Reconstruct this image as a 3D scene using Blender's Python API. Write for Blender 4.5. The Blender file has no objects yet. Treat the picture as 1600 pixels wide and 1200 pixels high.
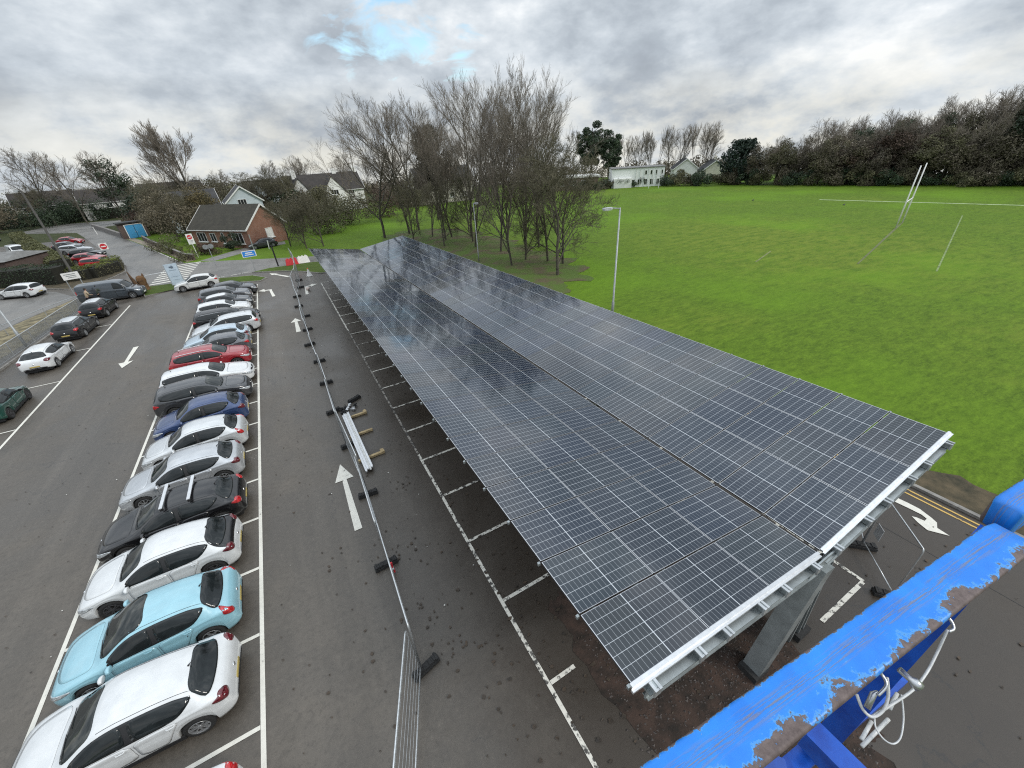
import bpy, bmesh, math, random
import numpy as np
from mathutils import Vector, Matrix
from mathutils.bvhtree import BVHTree

random.seed(7)
rng = np.random.default_rng(11)
scene = bpy.context.scene
COL = scene.collection

# ------------------------------------------------------------------ camera
cam_d = bpy.data.cameras.new("camera")
cam = bpy.data.objects.new("camera", cam_d)
COL.objects.link(cam)
scene.camera = cam
cam_d.sensor_width = 36.0
cam_d.sensor_fit = 'HORIZONTAL'
cam_d.lens = 620.2813 / 1600.0 * 36.0
cam_d.clip_start = 0.05
cam_d.clip_end = 4000.0
PITCH, ROLL, YAW, CAMH = 0.5312, -0.0672, 0.4827, 11.1821
fw = Vector((math.sin(YAW) * math.cos(PITCH), math.cos(YAW) * math.cos(PITCH), -math.sin(PITCH)))
rt = Vector((math.cos(YAW), -math.sin(YAW), 0.0))
up = rt.cross(fw)
c_, s_ = math.cos(ROLL), math.sin(ROLL)
cx = rt * c_ + up * s_
cy = up * c_ - rt * s_
m3 = Matrix((cx, cy, -fw)).transposed()
cam.matrix_world = Matrix.Translation((0, 0, CAMH)) @ m3.to_4x4()

# ------------------------------------------------------------------ exposure
scene.view_settings.view_transform = 'Standard'
scene.view_settings.look = 'None'
scene.view_settings.gamma = 1.0
scene.view_settings.use_curve_mapping = False
scene.view_settings.exposure = 0.18
scene.cycles.use_denoising = False
scene.cycles.filter_width = 1.15
scene.cycles.sample_clamp_indirect = 4.0

# ------------------------------------------------------------------ world: broken cloud over a clear winter sky
SUN_EL, SUN_AZ = math.radians(38), math.radians(140)      # azimuth clockwise from +Y
w = bpy.data.worlds.new("World")
scene.world = w
w.use_nodes = True
nt = w.node_tree
nt.nodes.clear()


def N(nt, t, **kw):
    n = nt.nodes.new(t)
    for k, v in kw.items():
        if k.startswith('i_'):
            key = k[2:]
            key = int(key) if key.isdigit() else key.replace('_', ' ')
            n.inputs[key].default_value = v
        else:
            setattr(n, k, v)
    return n


def math_n(nt, op, a, b=None, c=None, clamp=False):
    n = nt.nodes.new('ShaderNodeMath')
    n.operation = op
    n.use_clamp = clamp
    for i, v in enumerate((a, b, c)):
        if v is None:
            continue
        if isinstance(v, (int, float)):
            n.inputs[i].default_value = v
        else:
            nt.links.new(v, n.inputs[i])
    return n.outputs[0]


def mix_n(nt, fac, a, b, typ='MIX'):
    n = nt.nodes.new('ShaderNodeMix')
    n.data_type = 'RGBA'
    n.blend_type = typ
    n.clamp_factor = True
    for sock, v in ((n.inputs[0], fac), (n.inputs[6], a), (n.inputs[7], b)):
        if isinstance(v, (int, float)):
            sock.default_value = v
        elif isinstance(v, tuple):
            sock.default_value = (*v, 1.0) if len(v) == 3 else v
        else:
            nt.links.new(v, sock)
    return n.outputs[2]


def ramp_n(nt, fac, stops):
    n = nt.nodes.new('ShaderNodeValToRGB')
    e = n.color_ramp.elements
    while len(e) < len(stops):
        e.new(0.5)
    for el, (p, c) in zip(e, stops):
        el.position = p
        el.color = (*c, 1.0) if isinstance(c, tuple) else (c, c, c, 1.0)
    nt.links.new(fac, n.inputs[0])
    return n.outputs[0]


sky = nt.nodes.new('ShaderNodeTexSky')
sky.sky_type = 'NISHITA'
sky.sun_disc = False
sky.sun_elevation = SUN_EL
sky.sun_rotation = SUN_AZ
tc = nt.nodes.new('ShaderNodeTexCoord')
sep = nt.nodes.new('ShaderNodeSeparateXYZ')
nt.links.new(tc.outputs['Generated'], sep.inputs[0])
zc = math_n(nt, 'MAXIMUM', sep.outputs[2], 0.0)
den = math_n(nt, 'ADD', zc, 0.24)
comb = nt.nodes.new('ShaderNodeCombineXYZ')
nt.links.new(math_n(nt, 'DIVIDE', sep.outputs[0], den), comb.inputs[0])
nt.links.new(math_n(nt, 'DIVIDE', sep.outputs[1], den), comb.inputs[1])
mp = nt.nodes.new('ShaderNodeMapping')
mp.inputs['Location'].default_value = (3.1, 1.7, 0.0)
nt.links.new(comb.outputs[0], mp.inputs[0])
n1 = N(nt, 'ShaderNodeTexNoise', i_Scale=3.3, i_Detail=10.0, i_Roughness=0.55, i_Distortion=0.0)
lump = nt.nodes.new('ShaderNodeMapping')
lump.inputs['Location'].default_value = (0.35, 0.1, 0.2)
lump.inputs['Scale'].default_value = (1.0, 1.0, 2.0)
nt.links.new(tc.outputs['Generated'], lump.inputs[0])
nt.links.new(lump.outputs[0], n1.inputs['Vector'])
n2 = N(nt, 'ShaderNodeTexNoise', i_Scale=9.0, i_Detail=9.0, i_Roughness=0.6, i_Distortion=0.0)
nt.links.new(lump.outputs[0], n2.inputs['Vector'])
dens = math_n(nt, 'ADD', math_n(nt, 'MULTIPLY', n1.outputs[0], 0.72), math_n(nt, 'MULTIPLY', n2.outputs[0], 0.28))
cloud = ramp_n(nt, dens, [(0.37, (0.90, 0.925, 0.94)), (0.44, (0.68, 0.73, 0.775)), (0.50, (0.54, 0.595, 0.65)), (0.56, (0.42, 0.47, 0.525)), (0.66, (0.33, 0.37, 0.42))])
# overcast skies are about three times brighter overhead than at the horizon
grad = math_n(nt, 'ADD', math_n(nt, 'MULTIPLY', math_n(nt, 'MAXIMUM', math_n(nt, 'SUBTRACT', zc, 0.28), 0.0), 2.0), 1.0)
vm = nt.nodes.new('ShaderNodeVectorMath')
vm.operation = 'SCALE'
nt.links.new(cloud, vm.inputs[0])
nt.links.new(math_n(nt, 'MULTIPLY', grad, 9.9), vm.inputs['Scale'])
# warm brightening low down on two sides of the horizon
low = math_n(nt, 'MULTIPLY', math_n(nt, 'SUBTRACT', 1.0, math_n(nt, 'MULTIPLY', zc, 7.0), clamp=True), ramp_n(nt, n2.outputs[0], [(0.42, 0.75), (0.62, 0.1)]))
cl2 = mix_n(nt, low, vm.outputs[0], (8.0, 7.7, 6.7))
# gaps of clear sky
gap = None
for (dx, dy, dz, r) in ((0.276, 0.941, 0.200, 0.10), (0.215, 0.964, 0.170, 0.085), (0.347, 0.92, 0.185, 0.075), (0.407, 0.90, 0.158, 0.07), (0.30, 0.93, 0.26, 0.10)):
    vd = nt.nodes.new('ShaderNodeVectorMath')
    vd.operation = 'DISTANCE'
    nt.links.new(tc.outputs['Generated'], vd.inputs[0])
    vd.inputs[1].default_value = Vector((dx, dy, dz)).normalized()
    g = math_n(nt, 'SUBTRACT', 1.0, math_n(nt, 'DIVIDE', vd.outputs['Value'], r), clamp=True)
    gap = g if gap is None else math_n(nt, 'MAXIMUM', gap, g)
n3 = N(nt, 'ShaderNodeTexNoise', i_Scale=4.2, i_Detail=8.0, i_Roughness=0.6, i_Distortion=0.6)
nt.links.new(mp.outputs[0], n3.inputs['Vector'])
gm = math_n(nt, 'MULTIPLY', math_n(nt, 'SUBTRACT', math_n(nt, 'ADD', gap, math_n(nt, 'MULTIPLY', math_n(nt, 'SUBTRACT', n3.outputs[0], 0.5), 3.0)), 0.58), 1.8, clamp=True)
skyv = nt.nodes.new('ShaderNodeVectorMath')
skyv.operation = 'MULTIPLY'
nt.links.new(sky.outputs[0], skyv.inputs[0])
skyv.inputs[1].default_value = (2.0, 2.1, 1.9)
gm = math_n(nt, 'MULTIPLY', gm, math_n(nt, 'MULTIPLY', gap, 5.0, clamp=True))
fin = mix_n(nt, gm, cl2, skyv.outputs[0])
bg = nt.nodes.new('ShaderNodeBackground')
bg.inputs['Strength'].default_value = 0.1
nt.links.new(fin, bg.inputs[0])
wo = nt.nodes.new('ShaderNodeOutputWorld')
nt.links.new(bg.outputs[0], wo.inputs[0])

# ------------------------------------------------------------------ sun behind thin cloud
sd = bpy.data.lights.new("sun", 'SUN')
sd.energy = 1.5
sd.angle = math.radians(14)
sd.color = (1.0, 0.95, 0.87)
sun = bpy.data.objects.new("sun", sd)
COL.objects.link(sun)
sdir = Vector((math.sin(SUN_AZ) * math.cos(SUN_EL), math.cos(SUN_AZ) * math.cos(SUN_EL), math.sin(SUN_EL)))
sun.rotation_euler = sdir.to_track_quat('Z', 'Y').to_euler()


# ------------------------------------------------------------------ object helpers
def tag(o, label=None, cat=None, group=None, kind=None):
    if label:
        o['label'] = label
    if cat:
        o['category'] = cat
    if group:
        o['group'] = group
    if kind:
        o['kind'] = kind
    return o


def empty(name, loc=(0, 0, 0), rz=0.0, label=None, cat=None, group=None):
    o = bpy.data.objects.new(name, None)
    o.empty_display_size = 0.3
    COL.objects.link(o)
    o.location = loc
    o.rotation_euler = (0, 0, rz)
    return tag(o, label, cat, group)


def copy_tree(o, parent=None):
    c = o.copy()
    COL.objects.link(c)
    if parent is not None:
        c.parent = parent
    for ch in list(o.children):
        copy_tree(ch, c)
    return c


class MB:
    def __init__(s):
        s.v = []
        s.f = []
        s.m = []

    def add(s, vs, fs, mi=0):
        o = len(s.v)
        s.v += [tuple(p) for p in vs]
        s.f += [tuple(i + o for i in f) for f in fs]
        s.m += [mi] * len(fs)

    def box(s, c, d, rz=0.0, mi=0, R=None):
        x, y, z = d[0] / 2, d[1] / 2, d[2] / 2
        M = R if R is not None else Matrix.Rotation(rz, 3, 'Z')
        c = Vector(c)
        vs = [c + M @ Vector(p) for p in ((-x, -y, -z), (x, -y, -z), (x, y, -z), (-x, y, -z), (-x, -y, z), (x, -y, z), (x, y, z), (-x, y, z))]
        s.add(vs, [(0, 3, 2, 1), (4, 5, 6, 7), (0, 1, 5, 4), (1, 2, 6, 5), (2, 3, 7, 6), (3, 0, 4, 7)], mi)

    def beam(s, a, b, wd, ht, mi=0, upv=(0, 0, 1)):
        a, b = Vector(a), Vector(b)
        d = (b - a)
        L = d.length
        d.normalize()
        sd_ = d.cross(Vector(upv))
        if sd_.length < 1e-4:
            sd_ = d.cross(Vector((0, 1, 0)))
        sd_.normalize()
        u = sd_.cross(d)
        s.box((a + b) / 2, (L, wd, ht), R=Matrix((d, -sd_, u)).transposed(), mi=mi)

    def tube(s, pts, r, n=8, mi=0, cap=True):
        pts = [Vector(p) for p in pts]
        k = len(pts)
        rs = r if isinstance(r, (list, tuple)) else [r] * k
        vs, fs = [], []
        prev = None
        for i, p in enumerate(pts):
            d = (pts[min(i + 1, k - 1)] - pts[max(i - 1, 0)]).normalized()
            if prev is None:
                a = d.orthogonal().normalized()
            else:
                a = (prev - d * prev.dot(d))
                a = a.normalized() if a.length > 1e-5 else d.orthogonal().normalized()
            prev = a
            b = d.cross(a)
            for j in range(n):
                t = 2 * math.pi * j / n
                vs.append(p + (a * math.cos(t) + b * math.sin(t)) * rs[i])
        for i in range(k - 1):
            for j in range(n):
                j2 = (j + 1) % n
                fs.append((i * n + j, i * n + j2, (i + 1) * n + j2, (i + 1) * n + j))
        if cap:
            fs.append(tuple(range(n - 1, -1, -1)))
            fs.append(tuple((k - 1) * n + j for j in range(n)))
        s.add(vs, fs, mi)

    def prism(s, poly, z0, z1, mi=0):
        n = len(poly)
        vs = [(p[0], p[1], z0) for p in poly] + [(p[0], p[1], z1) for p in poly]
        fs = [tuple(range(n - 1, -1, -1)), tuple(range(n, 2 * n))]
        fs += [(i, (i + 1) % n, n + (i + 1) % n, n + i) for i in range(n)]
        s.add(vs, fs, mi)

    def sheet(s, poly, z, mi=0):
        n = len(poly)
        s.add([(p[0], p[1], z) for p in poly], [tuple(range(n))], mi)

    def lathe(s, prof, n=24, axis='Z', c=(0, 0, 0), mi=0):
        vs, fs = [], []
        k = len(prof)
        for (r, h) in prof:
            for j in range(n):
                t = 2 * math.pi * j / n
                a, b = r * math.cos(t), r * math.sin(t)
                p = (a, b, h) if axis == 'Z' else ((a, h, b) if axis == 'Y' else (h, a, b))
                vs.append((p[0] + c[0], p[1] + c[1], p[2] + c[2]))
        for i in range(k - 1):
            for j in range(n):
                j2 = (j + 1) % n
                fs.append((i * n + j, i * n + j2, (i + 1) * n + j2, (i + 1) * n + j))
        s.add(vs, fs, mi)

    def mesh(s, name, mats, smooth=False):
        me = bpy.data.meshes.new(name)
        me.from_pydata(s.v, [], s.f)
        mats = mats if isinstance(mats, (list, tuple)) else [mats]
        for m in mats:
            me.materials.append(m)
        if any(s.m):
            me.polygons.foreach_set('material_index', s.m)
        if smooth:
            me.polygons.foreach_set('use_smooth', [True] * len(me.polygons))
        me.update()
        return me

    def build(s, name, mats, parent=None, smooth=False, fix=True, **tg):
        me = s.mesh(name, mats, smooth)
        if fix:
            bm = bmesh.new()
            bm.from_mesh(me)
            bmesh.ops.recalc_face_normals(bm, faces=bm.faces)
            bm.to_mesh(me)
            bm.free()
        o = bpy.data.objects.new(name, me)
        COL.objects.link(o)
        if parent is not None:
            o.parent = parent
        return tag(o, **tg)


def link_mesh(name, me, parent=None, loc=(0, 0, 0), rot=(0, 0, 0), sc=(1, 1, 1), **tg):
    o = bpy.data.objects.new(name, me)
    COL.objects.link(o)
    o.location = loc
    o.rotation_euler = rot
    o.scale = sc
    if parent is not None:
        o.parent = parent
    return tag(o, **tg)


# ------------------------------------------------------------------ materials
def mat(name, col, rough=0.6, metal=0.0, var=0.25, scale=4.0, bump=0.0, bscale=40.0, coat=0.0, spec=0.5, col2=None, detail=6.0, coords='Object', randv=0.0, lo=0.35, hi=0.65):
    m = bpy.data.materials.new(name)
    m.use_nodes = True
    t = m.node_tree
    b = t.nodes['Principled BSDF']
    b.inputs['Roughness'].default_value = rough
    b.inputs['Metallic'].default_value = metal
    b.inputs['Specular IOR Level'].default_value = spec
    b.inputs['Coat Weight'].default_value = coat
    b.inputs['Coat Roughness'].default_value = 0.06
    tcn = t.nodes.new('ShaderNodeTexCoord')
    n = N(t, 'ShaderNodeTexNoise', i_Scale=scale, i_Detail=detail, i_Roughness=0.6)
    t.links.new(tcn.outputs[coords], n.inputs['Vector'])
    c2 = col2 if col2 else tuple(max(0.0, x * (1 + var)) for x in col)
    c1 = col if col2 else tuple(x * (1 - var) for x in col)
    out = ramp_n(t, n.outputs[0], [(lo, c1), (hi, c2)])
    if randv:
        oi = t.nodes.new('ShaderNodeObjectInfo')
        hs = t.nodes.new('ShaderNodeHueSaturation')
        t.links.new(math_n(t, 'ADD', math_n(t, 'MULTIPLY', oi.outputs['Random'], randv), 1 - randv / 2), hs.inputs['Value'])
        t.links.new(out, hs.inputs['Color'])
        out = hs.outputs[0]
    t.links.new(out, b.inputs['Base Color'])
    if bump:
        n2 = N(t, 'ShaderNodeTexNoise', i_Scale=bscale, i_Detail=4.0)
        t.links.new(tcn.outputs[coords], n2.inputs['Vector'])
        bp = t.nodes.new('ShaderNodeBump')
        bp.inputs['Strength'].default_value = bump
        bp.inputs['Distance'].default_value = 0.02
        t.links.new(n2.outputs[0], bp.inputs['Height'])
        t.links.new(bp.outputs[0], b.inputs['Normal'])
    return m
# ------------------------------------------------------------------ ground materials
def asphalt_mat(name, base=(0.094, 0.082, 0.068), brown=True):
    m = bpy.data.materials.new(name)
    m.use_nodes = True
    t = m.node_tree
    b = t.nodes['Principled BSDF']
    tcn = t.nodes.new('ShaderNodeTexCoord')
    ob = tcn.outputs['Object']
    big = N(t, 'ShaderNodeTexNoise', i_Scale=0.16, i_Detail=6.0, i_Roughness=0.6, i_Distortion=0.6)
    t.links.new(ob, big.inputs['Vector'])
    mid = N(t, 'ShaderNodeTexNoise', i_Scale=1.1, i_Detail=7.0, i_Roughness=0.65)
    t.links.new(ob, mid.inputs['Vector'])
    fine = N(t, 'ShaderNodeTexNoise', i_Scale=55.0, i_Detail=3.0, i_Roughness=0.7)
    t.links.new(ob, fine.inputs['Vector'])
    mpn = t.nodes.new('ShaderNodeMapping')
    mpn.inputs['Scale'].default_value = (0.9, 0.06, 1)
    mpn.inputs['Rotation'].default_value = (0, 0, 0.05)
    t.links.new(ob, mpn.inputs[0])
    st = N(t, 'ShaderNodeTexNoise', i_Scale=1.0, i_Detail=5.0, i_Roughness=0.6)
    t.links.new(mpn.outputs[0], st.inputs['Vector'])
    c = ramp_n(t, mid.outputs[0], [(0.3, tuple(x * 0.80 for x in base)), (0.7, tuple(x * 1.15 for x in base))])
    c = mix_n(t, ramp_n(t, big.outputs[0], [(0.40, 0.0), (0.58, 0.9)]), c, tuple(x * 0.62 for x in base))
    c = mix_n(t, ramp_n(t, st.outputs[0], [(0.5, 0.0), (0.68, 0.45)]), c, tuple(x * 1.3 for x in base))
    c = mix_n(t, ramp_n(t, fine.outputs[0], [(0.45, 0.0), (0.75, 0.3)]), c, tuple(x * 1.9 for x in base))
    spk = N(t, 'ShaderNodeTexNoise', i_Scale=7.0, i_Detail=8.0, i_Roughness=0.75)
    t.links.new(ob, spk.inputs['Vector'])
    c = mix_n(t, ramp_n(t, spk.outputs[0], [(0.36, 0.55), (0.5, 0.0)]), c, tuple(x * 0.55 for x in base))
    c = mix_n(t, ramp_n(t, spk.outputs[0], [(0.56, 0.0), (0.72, 0.45)]), c, tuple(x * 1.7 for x in base))
    if brown:
        # leaf mould and soil trodden over the tarmac along the canopy side
        sx = t.nodes.new('ShaderNodeSeparateXYZ')
        t.links.new(ob, sx.inputs[0])
        edge = math_n(t, 'ADD', math_n(t, 'MULTIPLY', sx.outputs[0], 0.26), math_n(t, 'MULTIPLY', mid.outputs[0], 1.3))
        near = math_n(t, 'MULTIPLY', math_n(t, 'SUBTRACT', 34.0, sx.outputs[1]), 0.05, clamp=True)
        msk = math_n(t, 'MULTIPLY', math_n(t, 'MULTIPLY', math_n(t, 'SUBTRACT', edge, 0.62), 1.3, clamp=True), near)
        c = mix_n(t, math_n(t, 'MULTIPLY', msk, 0.85), c, (0.036, 0.028, 0.021))
    # fine cracks and joints
    vo = N(t, 'ShaderNodeTexVoronoi', feature='DISTANCE_TO_EDGE', i_Scale=0.16)
    wob = t.nodes.new('ShaderNodeVectorMath')
    wob.operation = 'MULTIPLY_ADD'
    t.links.new(mid.outputs['Color'], wob.inputs[0])
    wob.inputs[1].default_value = (1.5, 1.5, 0)
    t.links.new(ob, wob.inputs[2])
    t.links.new(wob.outputs[0], vo.inputs['Vector'])
    crack = math_n(t, 'MULTIPLY', math_n(t, 'LESS_THAN', vo.outputs[0], 0.0025), ramp_n(t, big.outputs[0], [(0.52, 0.0), (0.58, 0.5)]))
    c = mix_n(t, crack, c, (0.02, 0.02, 0.02))
    t.links.new(c, b.inputs['Base Color'])
    t.links.new(ramp_n(t, big.outputs[0], [(0.38, 0.62), (0.60, 0.32)]), b.inputs['Roughness'])
    bp = t.nodes.new('ShaderNodeBump')
    bp.inputs['Strength'].default_value = 0.35
    bp.inputs['Distance'].default_value = 0.006
    t.links.new(fine.outputs[0], bp.inputs['Height'])
    t.links.new(bp.outputs[0], b.inputs['Normal'])
    return m


def grass_mat(name, a=(0.030, 0.056, 0.005), bcol=(0.118, 0.192, 0.014), dry=(0.165, 0.185, 0.026), far=False):
    m = bpy.data.materials.new(name)
    m.use_nodes = True
    t = m.node_tree
    b = t.nodes['Principled BSDF']
    b.inputs['Roughness'].default_value = 0.85
    b.inputs['Specular IOR Level'].default_value = 0.15
    tcn = t.nodes.new('ShaderNodeTexCoord')
    ob = tcn.outputs['Object']
    big = N(t, 'ShaderNodeTexNoise', i_Scale=0.045, i_Detail=6.0, i_Roughness=0.6)
    t.links.new(ob, big.inputs['Vector'])
    mpn = t.nodes.new('ShaderNodeMapping')
    mpn.inputs['Rotation'].default_value = (0, 0, 0.25)
    mpn.inputs['Scale'].default_value = (0.5, 1.3, 1)
    t.links.new(ob, mpn.inputs[0])
    mid = N(t, 'ShaderNodeTexNoise', i_Scale=0.9, i_Detail=9.0, i_Roughness=0.72)
    t.links.new(mpn.outputs[0], mid.inputs['Vector'])
    fine = N(t, 'ShaderNodeTexNoise', i_Scale=9.0, i_Detail=8.0, i_Roughness=0.75)
    t.links.new(ob, fine.inputs['Vector'])
    blade = math_n(t, 'ADD', math_n(t, 'MULTIPLY', fine.outputs[0], 0.6), math_n(t, 'MULTIPLY', mid.outputs[0], 0.4))
    tuft = N(t, 'ShaderNodeTexNoise', i_Scale=2.6, i_Detail=10.0, i_Roughness=0.78)
    t.links.new(mpn.outputs[0], tuft.inputs['Vector'])
    blade = math_n(t, 'ADD', math_n(t, 'MULTIPLY', blade, 0.5), math_n(t, 'MULTIPLY', tuft.outputs[0], 0.5))
    c = ramp_n(t, blade, [(0.38, a), (0.49, tuple((x + y) / 2 for x, y in zip(a, bcol))), (0.60, bcol)])
    sx = t.nodes.new('ShaderNodeSeparateXYZ')
    t.links.new(ob, sx.inputs[0])
    # worn, yellower turf in a broad band across the middle of the pitch
    dx = math_n(t, 'DIVIDE', math_n(t, 'SUBTRACT', sx.outputs[0], 52.0), 20.0)
    dy = math_n(t, 'DIVIDE', math_n(t, 'SUBTRACT', sx.outputs[1], 28.0), 26.0)
    rr = math_n(t, 'SUBTRACT', 1.0, math_n(t, 'ADD', math_n(t, 'MULTIPLY', dx, dx), math_n(t, 'MULTIPLY', dy, dy)), clamp=True)
    wear = math_n(t, 'MULTIPLY', rr, ramp_n(t, mid.outputs[0], [(0.40, 0.0), (0.62, 0.65)]))
    wear2 = math_n(t, 'MULTIPLY', ramp_n(t, big.outputs[0], [(0.52, 0.0), (0.68, 0.55)]), ramp_n(t, mid.outputs[0], [(0.42, 0.1), (0.62, 1.0)]))
    c = mix_n(t, math_n(t, 'MAXIMUM', wear, wear2), c, dry)
    # richer green where the pitch is less trodden
    c = mix_n(t, ramp_n(t, big.outputs[0], [(0.36, 0.55), (0.5, 0.0)]), c, (0.110, 0.212, 0.008))
    if far:
        # beyond the lawns the land is scrub and bare wood
        fr = math_n(t, 'MAXIMUM', math_n(t, 'MULTIPLY', math_n(t, 'SUBTRACT', math_n(t, 'SUBTRACT', sx.outputs[1], math_n(t, 'MULTIPLY', sx.outputs[0], 0.3)), 122.0), 0.08, clamp=True), math_n(t, 'MULTIPLY', math_n(t, 'SUBTRACT', sx.outputs[0], 128.0), 0.08, clamp=True))
        c = mix_n(t, fr, c, ramp_n(t, mid.outputs[0], [(0.4, (0.016, 0.018, 0.009)), (0.6, (0.050, 0.048, 0.024))]))
    t.links.new(c, b.inputs['Base Color'])
    b.inputs['Sheen Weight'].default_value = 0.05
    b.inputs['Sheen Roughness'].default_value = 0.6
    b.inputs['Sheen Tint'].default_value = (0.35, 0.75, 0.08, 1.0)
    bp = t.nodes.new('ShaderNodeBump')
    bp.inputs['Strength'].default_value = 0.8
    bp.inputs['Distance'].default_value = 0.05
    t.links.new(blade, bp.inputs['Height'])
    t.links.new(bp.outputs[0], b.inputs['Normal'])
    return m


M_asph = asphalt_mat('asphalt')
M_road = asphalt_mat('road asphalt', base=(0.165, 0.158, 0.147), brown=False)
M_grass = grass_mat('grass', far=True)
M_lawn = grass_mat('verge grass', a=(0.022, 0.036, 0.008), bcol=(0.070, 0.095, 0.018), dry=(0.09, 0.075, 0.03))


def paint_mat(name, col=(0.70, 0.68, 0.61), worn=0.45, under=(0.06, 0.057, 0.053), scale=7.0):
    m = bpy.data.materials.new(name)
    m.use_nodes = True
    t = m.node_tree
    b = t.nodes['Principled BSDF']
    b.inputs['Roughness'].default_value = 0.7
    tcn = t.nodes.new('ShaderNodeTexCoord')
    n = N(t, 'ShaderNodeTexNoise', i_Scale=scale, i_Detail=8.0, i_Roughness=0.7)
    t.links.new(tcn.outputs['Object'], n.inputs['Vector'])
    n2 = N(t, 'ShaderNodeTexNoise', i_Scale=1.2, i_Detail=4.0)
    t.links.new(tcn.outputs['Object'], n2.inputs['Vector'])
    v = math_n(t, 'ADD', math_n(t, 'MULTIPLY', n.outputs[0], 0.7), math_n(t, 'MULTIPLY', n2.outputs[0], 0.3))
    base = ramp_n(t, n.outputs[0], [(0.35, tuple(x * 0.85 for x in col)), (0.7, col)])
    msk = ramp_n(t, v, [(worn - 0.02, 1.0), (worn + 0.02, 0.0)])
    t.links.new(mix_n(t, msk, base, under), b.inputs['Base Color'])
    return m


M_line = paint_mat('white line paint', worn=0.36)
M_lineworn = paint_mat('worn white line paint', worn=0.475, scale=6.0)
M_lineghost = paint_mat('almost gone line paint', col=(0.30, 0.28, 0.25), worn=0.50, scale=5.0)
M_yellow = paint_mat('yellow line paint', col=(0.55, 0.36, 0.10), worn=0.42)
M_kerb = mat('kerb concrete', (0.20, 0.19, 0.175), rough=0.85, scale=3, var=0.3, bump=0.3)
M_soil = mat('red brown soil', (0.016, 0.012, 0.009), rough=0.95, scale=2.4, col2=(0.056, 0.034, 0.025), bump=1.0, bscale=14, detail=10)
M_mulch = mat('leaf mould', (0.026, 0.024, 0.012), rough=0.95, scale=1.6, col2=(0.095, 0.072, 0.040), bump=1.0, bscale=9, detail=10)
M_mulchg = mat('leaf mould over grass', (0.062, 0.104, 0.010), rough=0.95, scale=0.42, col2=(0.085, 0.066, 0.032), bump=1.0, bscale=9, detail=12, lo=0.44, hi=0.62)


# ------------------------------------------------------------------ ground sheet (to the horizon, rising gently to the north-west)
def ground_z(x, y):
    d = max(0.0, min(1.0, (y - 182 - 0.05 * abs(x)) / 50.0))
    s = d * d * (3 - 2 * d)
    up_ = 4.5 * s * max(0.0, min(1.0, (60 - x) / 50.0))
    # beyond the wood and the last houses the land drops away into a valley
    e = max(0.0, x - 150, y - 215, (x * .55 + y - 205) * .87, -x - 150)
    return up_ - min(500.0, 0.13 * e)


xs = [-3000, -1500, -800, -400, -250] + list(range(-180, 181, 12)) + [250, 400, 800, 1500, 3000]
ys = [-900, -300, -100, -50] + list(range(-24, 260, 12)) + [320, 450, 800, 1600, 3000]
g = MB()
vs = [(x, y, ground_z(x, y)) for y in ys for x in xs]
nx = len(xs)
fs = [(j * nx + i, j * nx + i + 1, (j + 1) * nx + i + 1, (j + 1) * nx + i) for j in range(len(ys) - 1) for i in range(nx - 1)]
g.add(vs, fs)
g.build('ground', M_grass, smooth=True, kind='structure')


def sheet(name, poly, z, m, kind='structure'):
    b = MB()
    b.sheet(poly, z)
    o = b.build(name, m, fix=False, kind=kind)
    bm = bmesh.new()
    bm.from_mesh(o.data)
    bmesh.ops.triangulate(bm, faces=bm.faces)
    for f in bm.faces:
        if f.normal.z < 0:
            f.normal_flip()
    bm.to_mesh(o.data)
    bm.free()
    return o


# car park tarmac, the service lane to its left and the bay area behind the hedge
sheet('car_park', [(17.0, -30), (17.0, 52), (13, 55), (9.2, 59.4), (3.4, 63.2), (-3.8, 67.6), (-8.2, 70.6), (-13.0, 73.0), (-20, 90), (-30.8, 124), (-52, 128), (-60, 110), (-60, 80), (-36, 62), (-60, 45), (-60, -30)], 0.004, M_asph)
sheet('road', [(-55, 176), (-39.5, 168), (-35.5, 153), (-40.6, 149.5), (-29.2, 118.7), (-22.0, 99.6), (-12.9, 73.9), (-8.2, 71.1), (-3.8, 68.2), (3.4, 63.6), (9.4, 59.8), (8.0, 57.8), (3.2, 59.6), (-2.3, 60.2), (-4.4, 59.2), (-7.8, 59.0), (-13.5, 59.8), (-16.0, 64), (-19.0, 71), (-20.1, 77.6), (-24.8, 91.3), (-30.8, 107.8), (-37.1, 126.3), (-42.4, 141.2), (-60, 158)], 0.008, M_road)


M_bank = mat('leaf strewn bank', (0.060, 0.052, 0.030), rough=.95, scale=1.4, col2=(0.26, 0.22, 0.13), bump=.6, bscale=8, detail=10)
sheet('service_lane', [(-21.5, 33), (-22.4, 45), (-24.2, 50.5), (-22.9, 55.6), (-21.2, 60.8), (-24.5, 66.2), (-28.4, 70.2), (-36, 72.5), (-60, 80), (-60, 40), (-40, 33)], 0.010, M_road)
sheet('leafy_bank', [(-20.9, 39), (-20.3, 46), (-19.9, 50.5), (-19.6, 55), (-21.2, 60.4), (-22.8, 55.4), (-24.0, 50.5), (-22.3, 45), (-21.5, 39)], 0.014, M_bank)


def island(name, poly, h, m, kerb=True):
    """raised bed with a concrete kerb round it"""
    c = Vector((sum(p[0] for p in poly) / len(poly), sum(p[1] for p in poly) / len(poly)))
    b = MB()
    b.prism(poly, -0.05, h)
    b.build('kerb', M_kerb, kind='structure')
    n = len(poly)
    inner = []
    for i in range(n):
        a, q, d = Vector(poly[i - 1]), Vector(poly[i]), Vector(poly[(i + 1) % n])
        t1, t2 = (q - a).normalized(), (d - q).normalized()
        bis = (t1 + t2)
        nrm = Vector((-bis.y, bis.x)).normalized()
        if nrm.dot(c - q) < 0:
            nrm = -nrm
        inner.append(tuple(q + nrm * 0.15))
    sheet(name, inner, h + 0.004, m)


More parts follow.
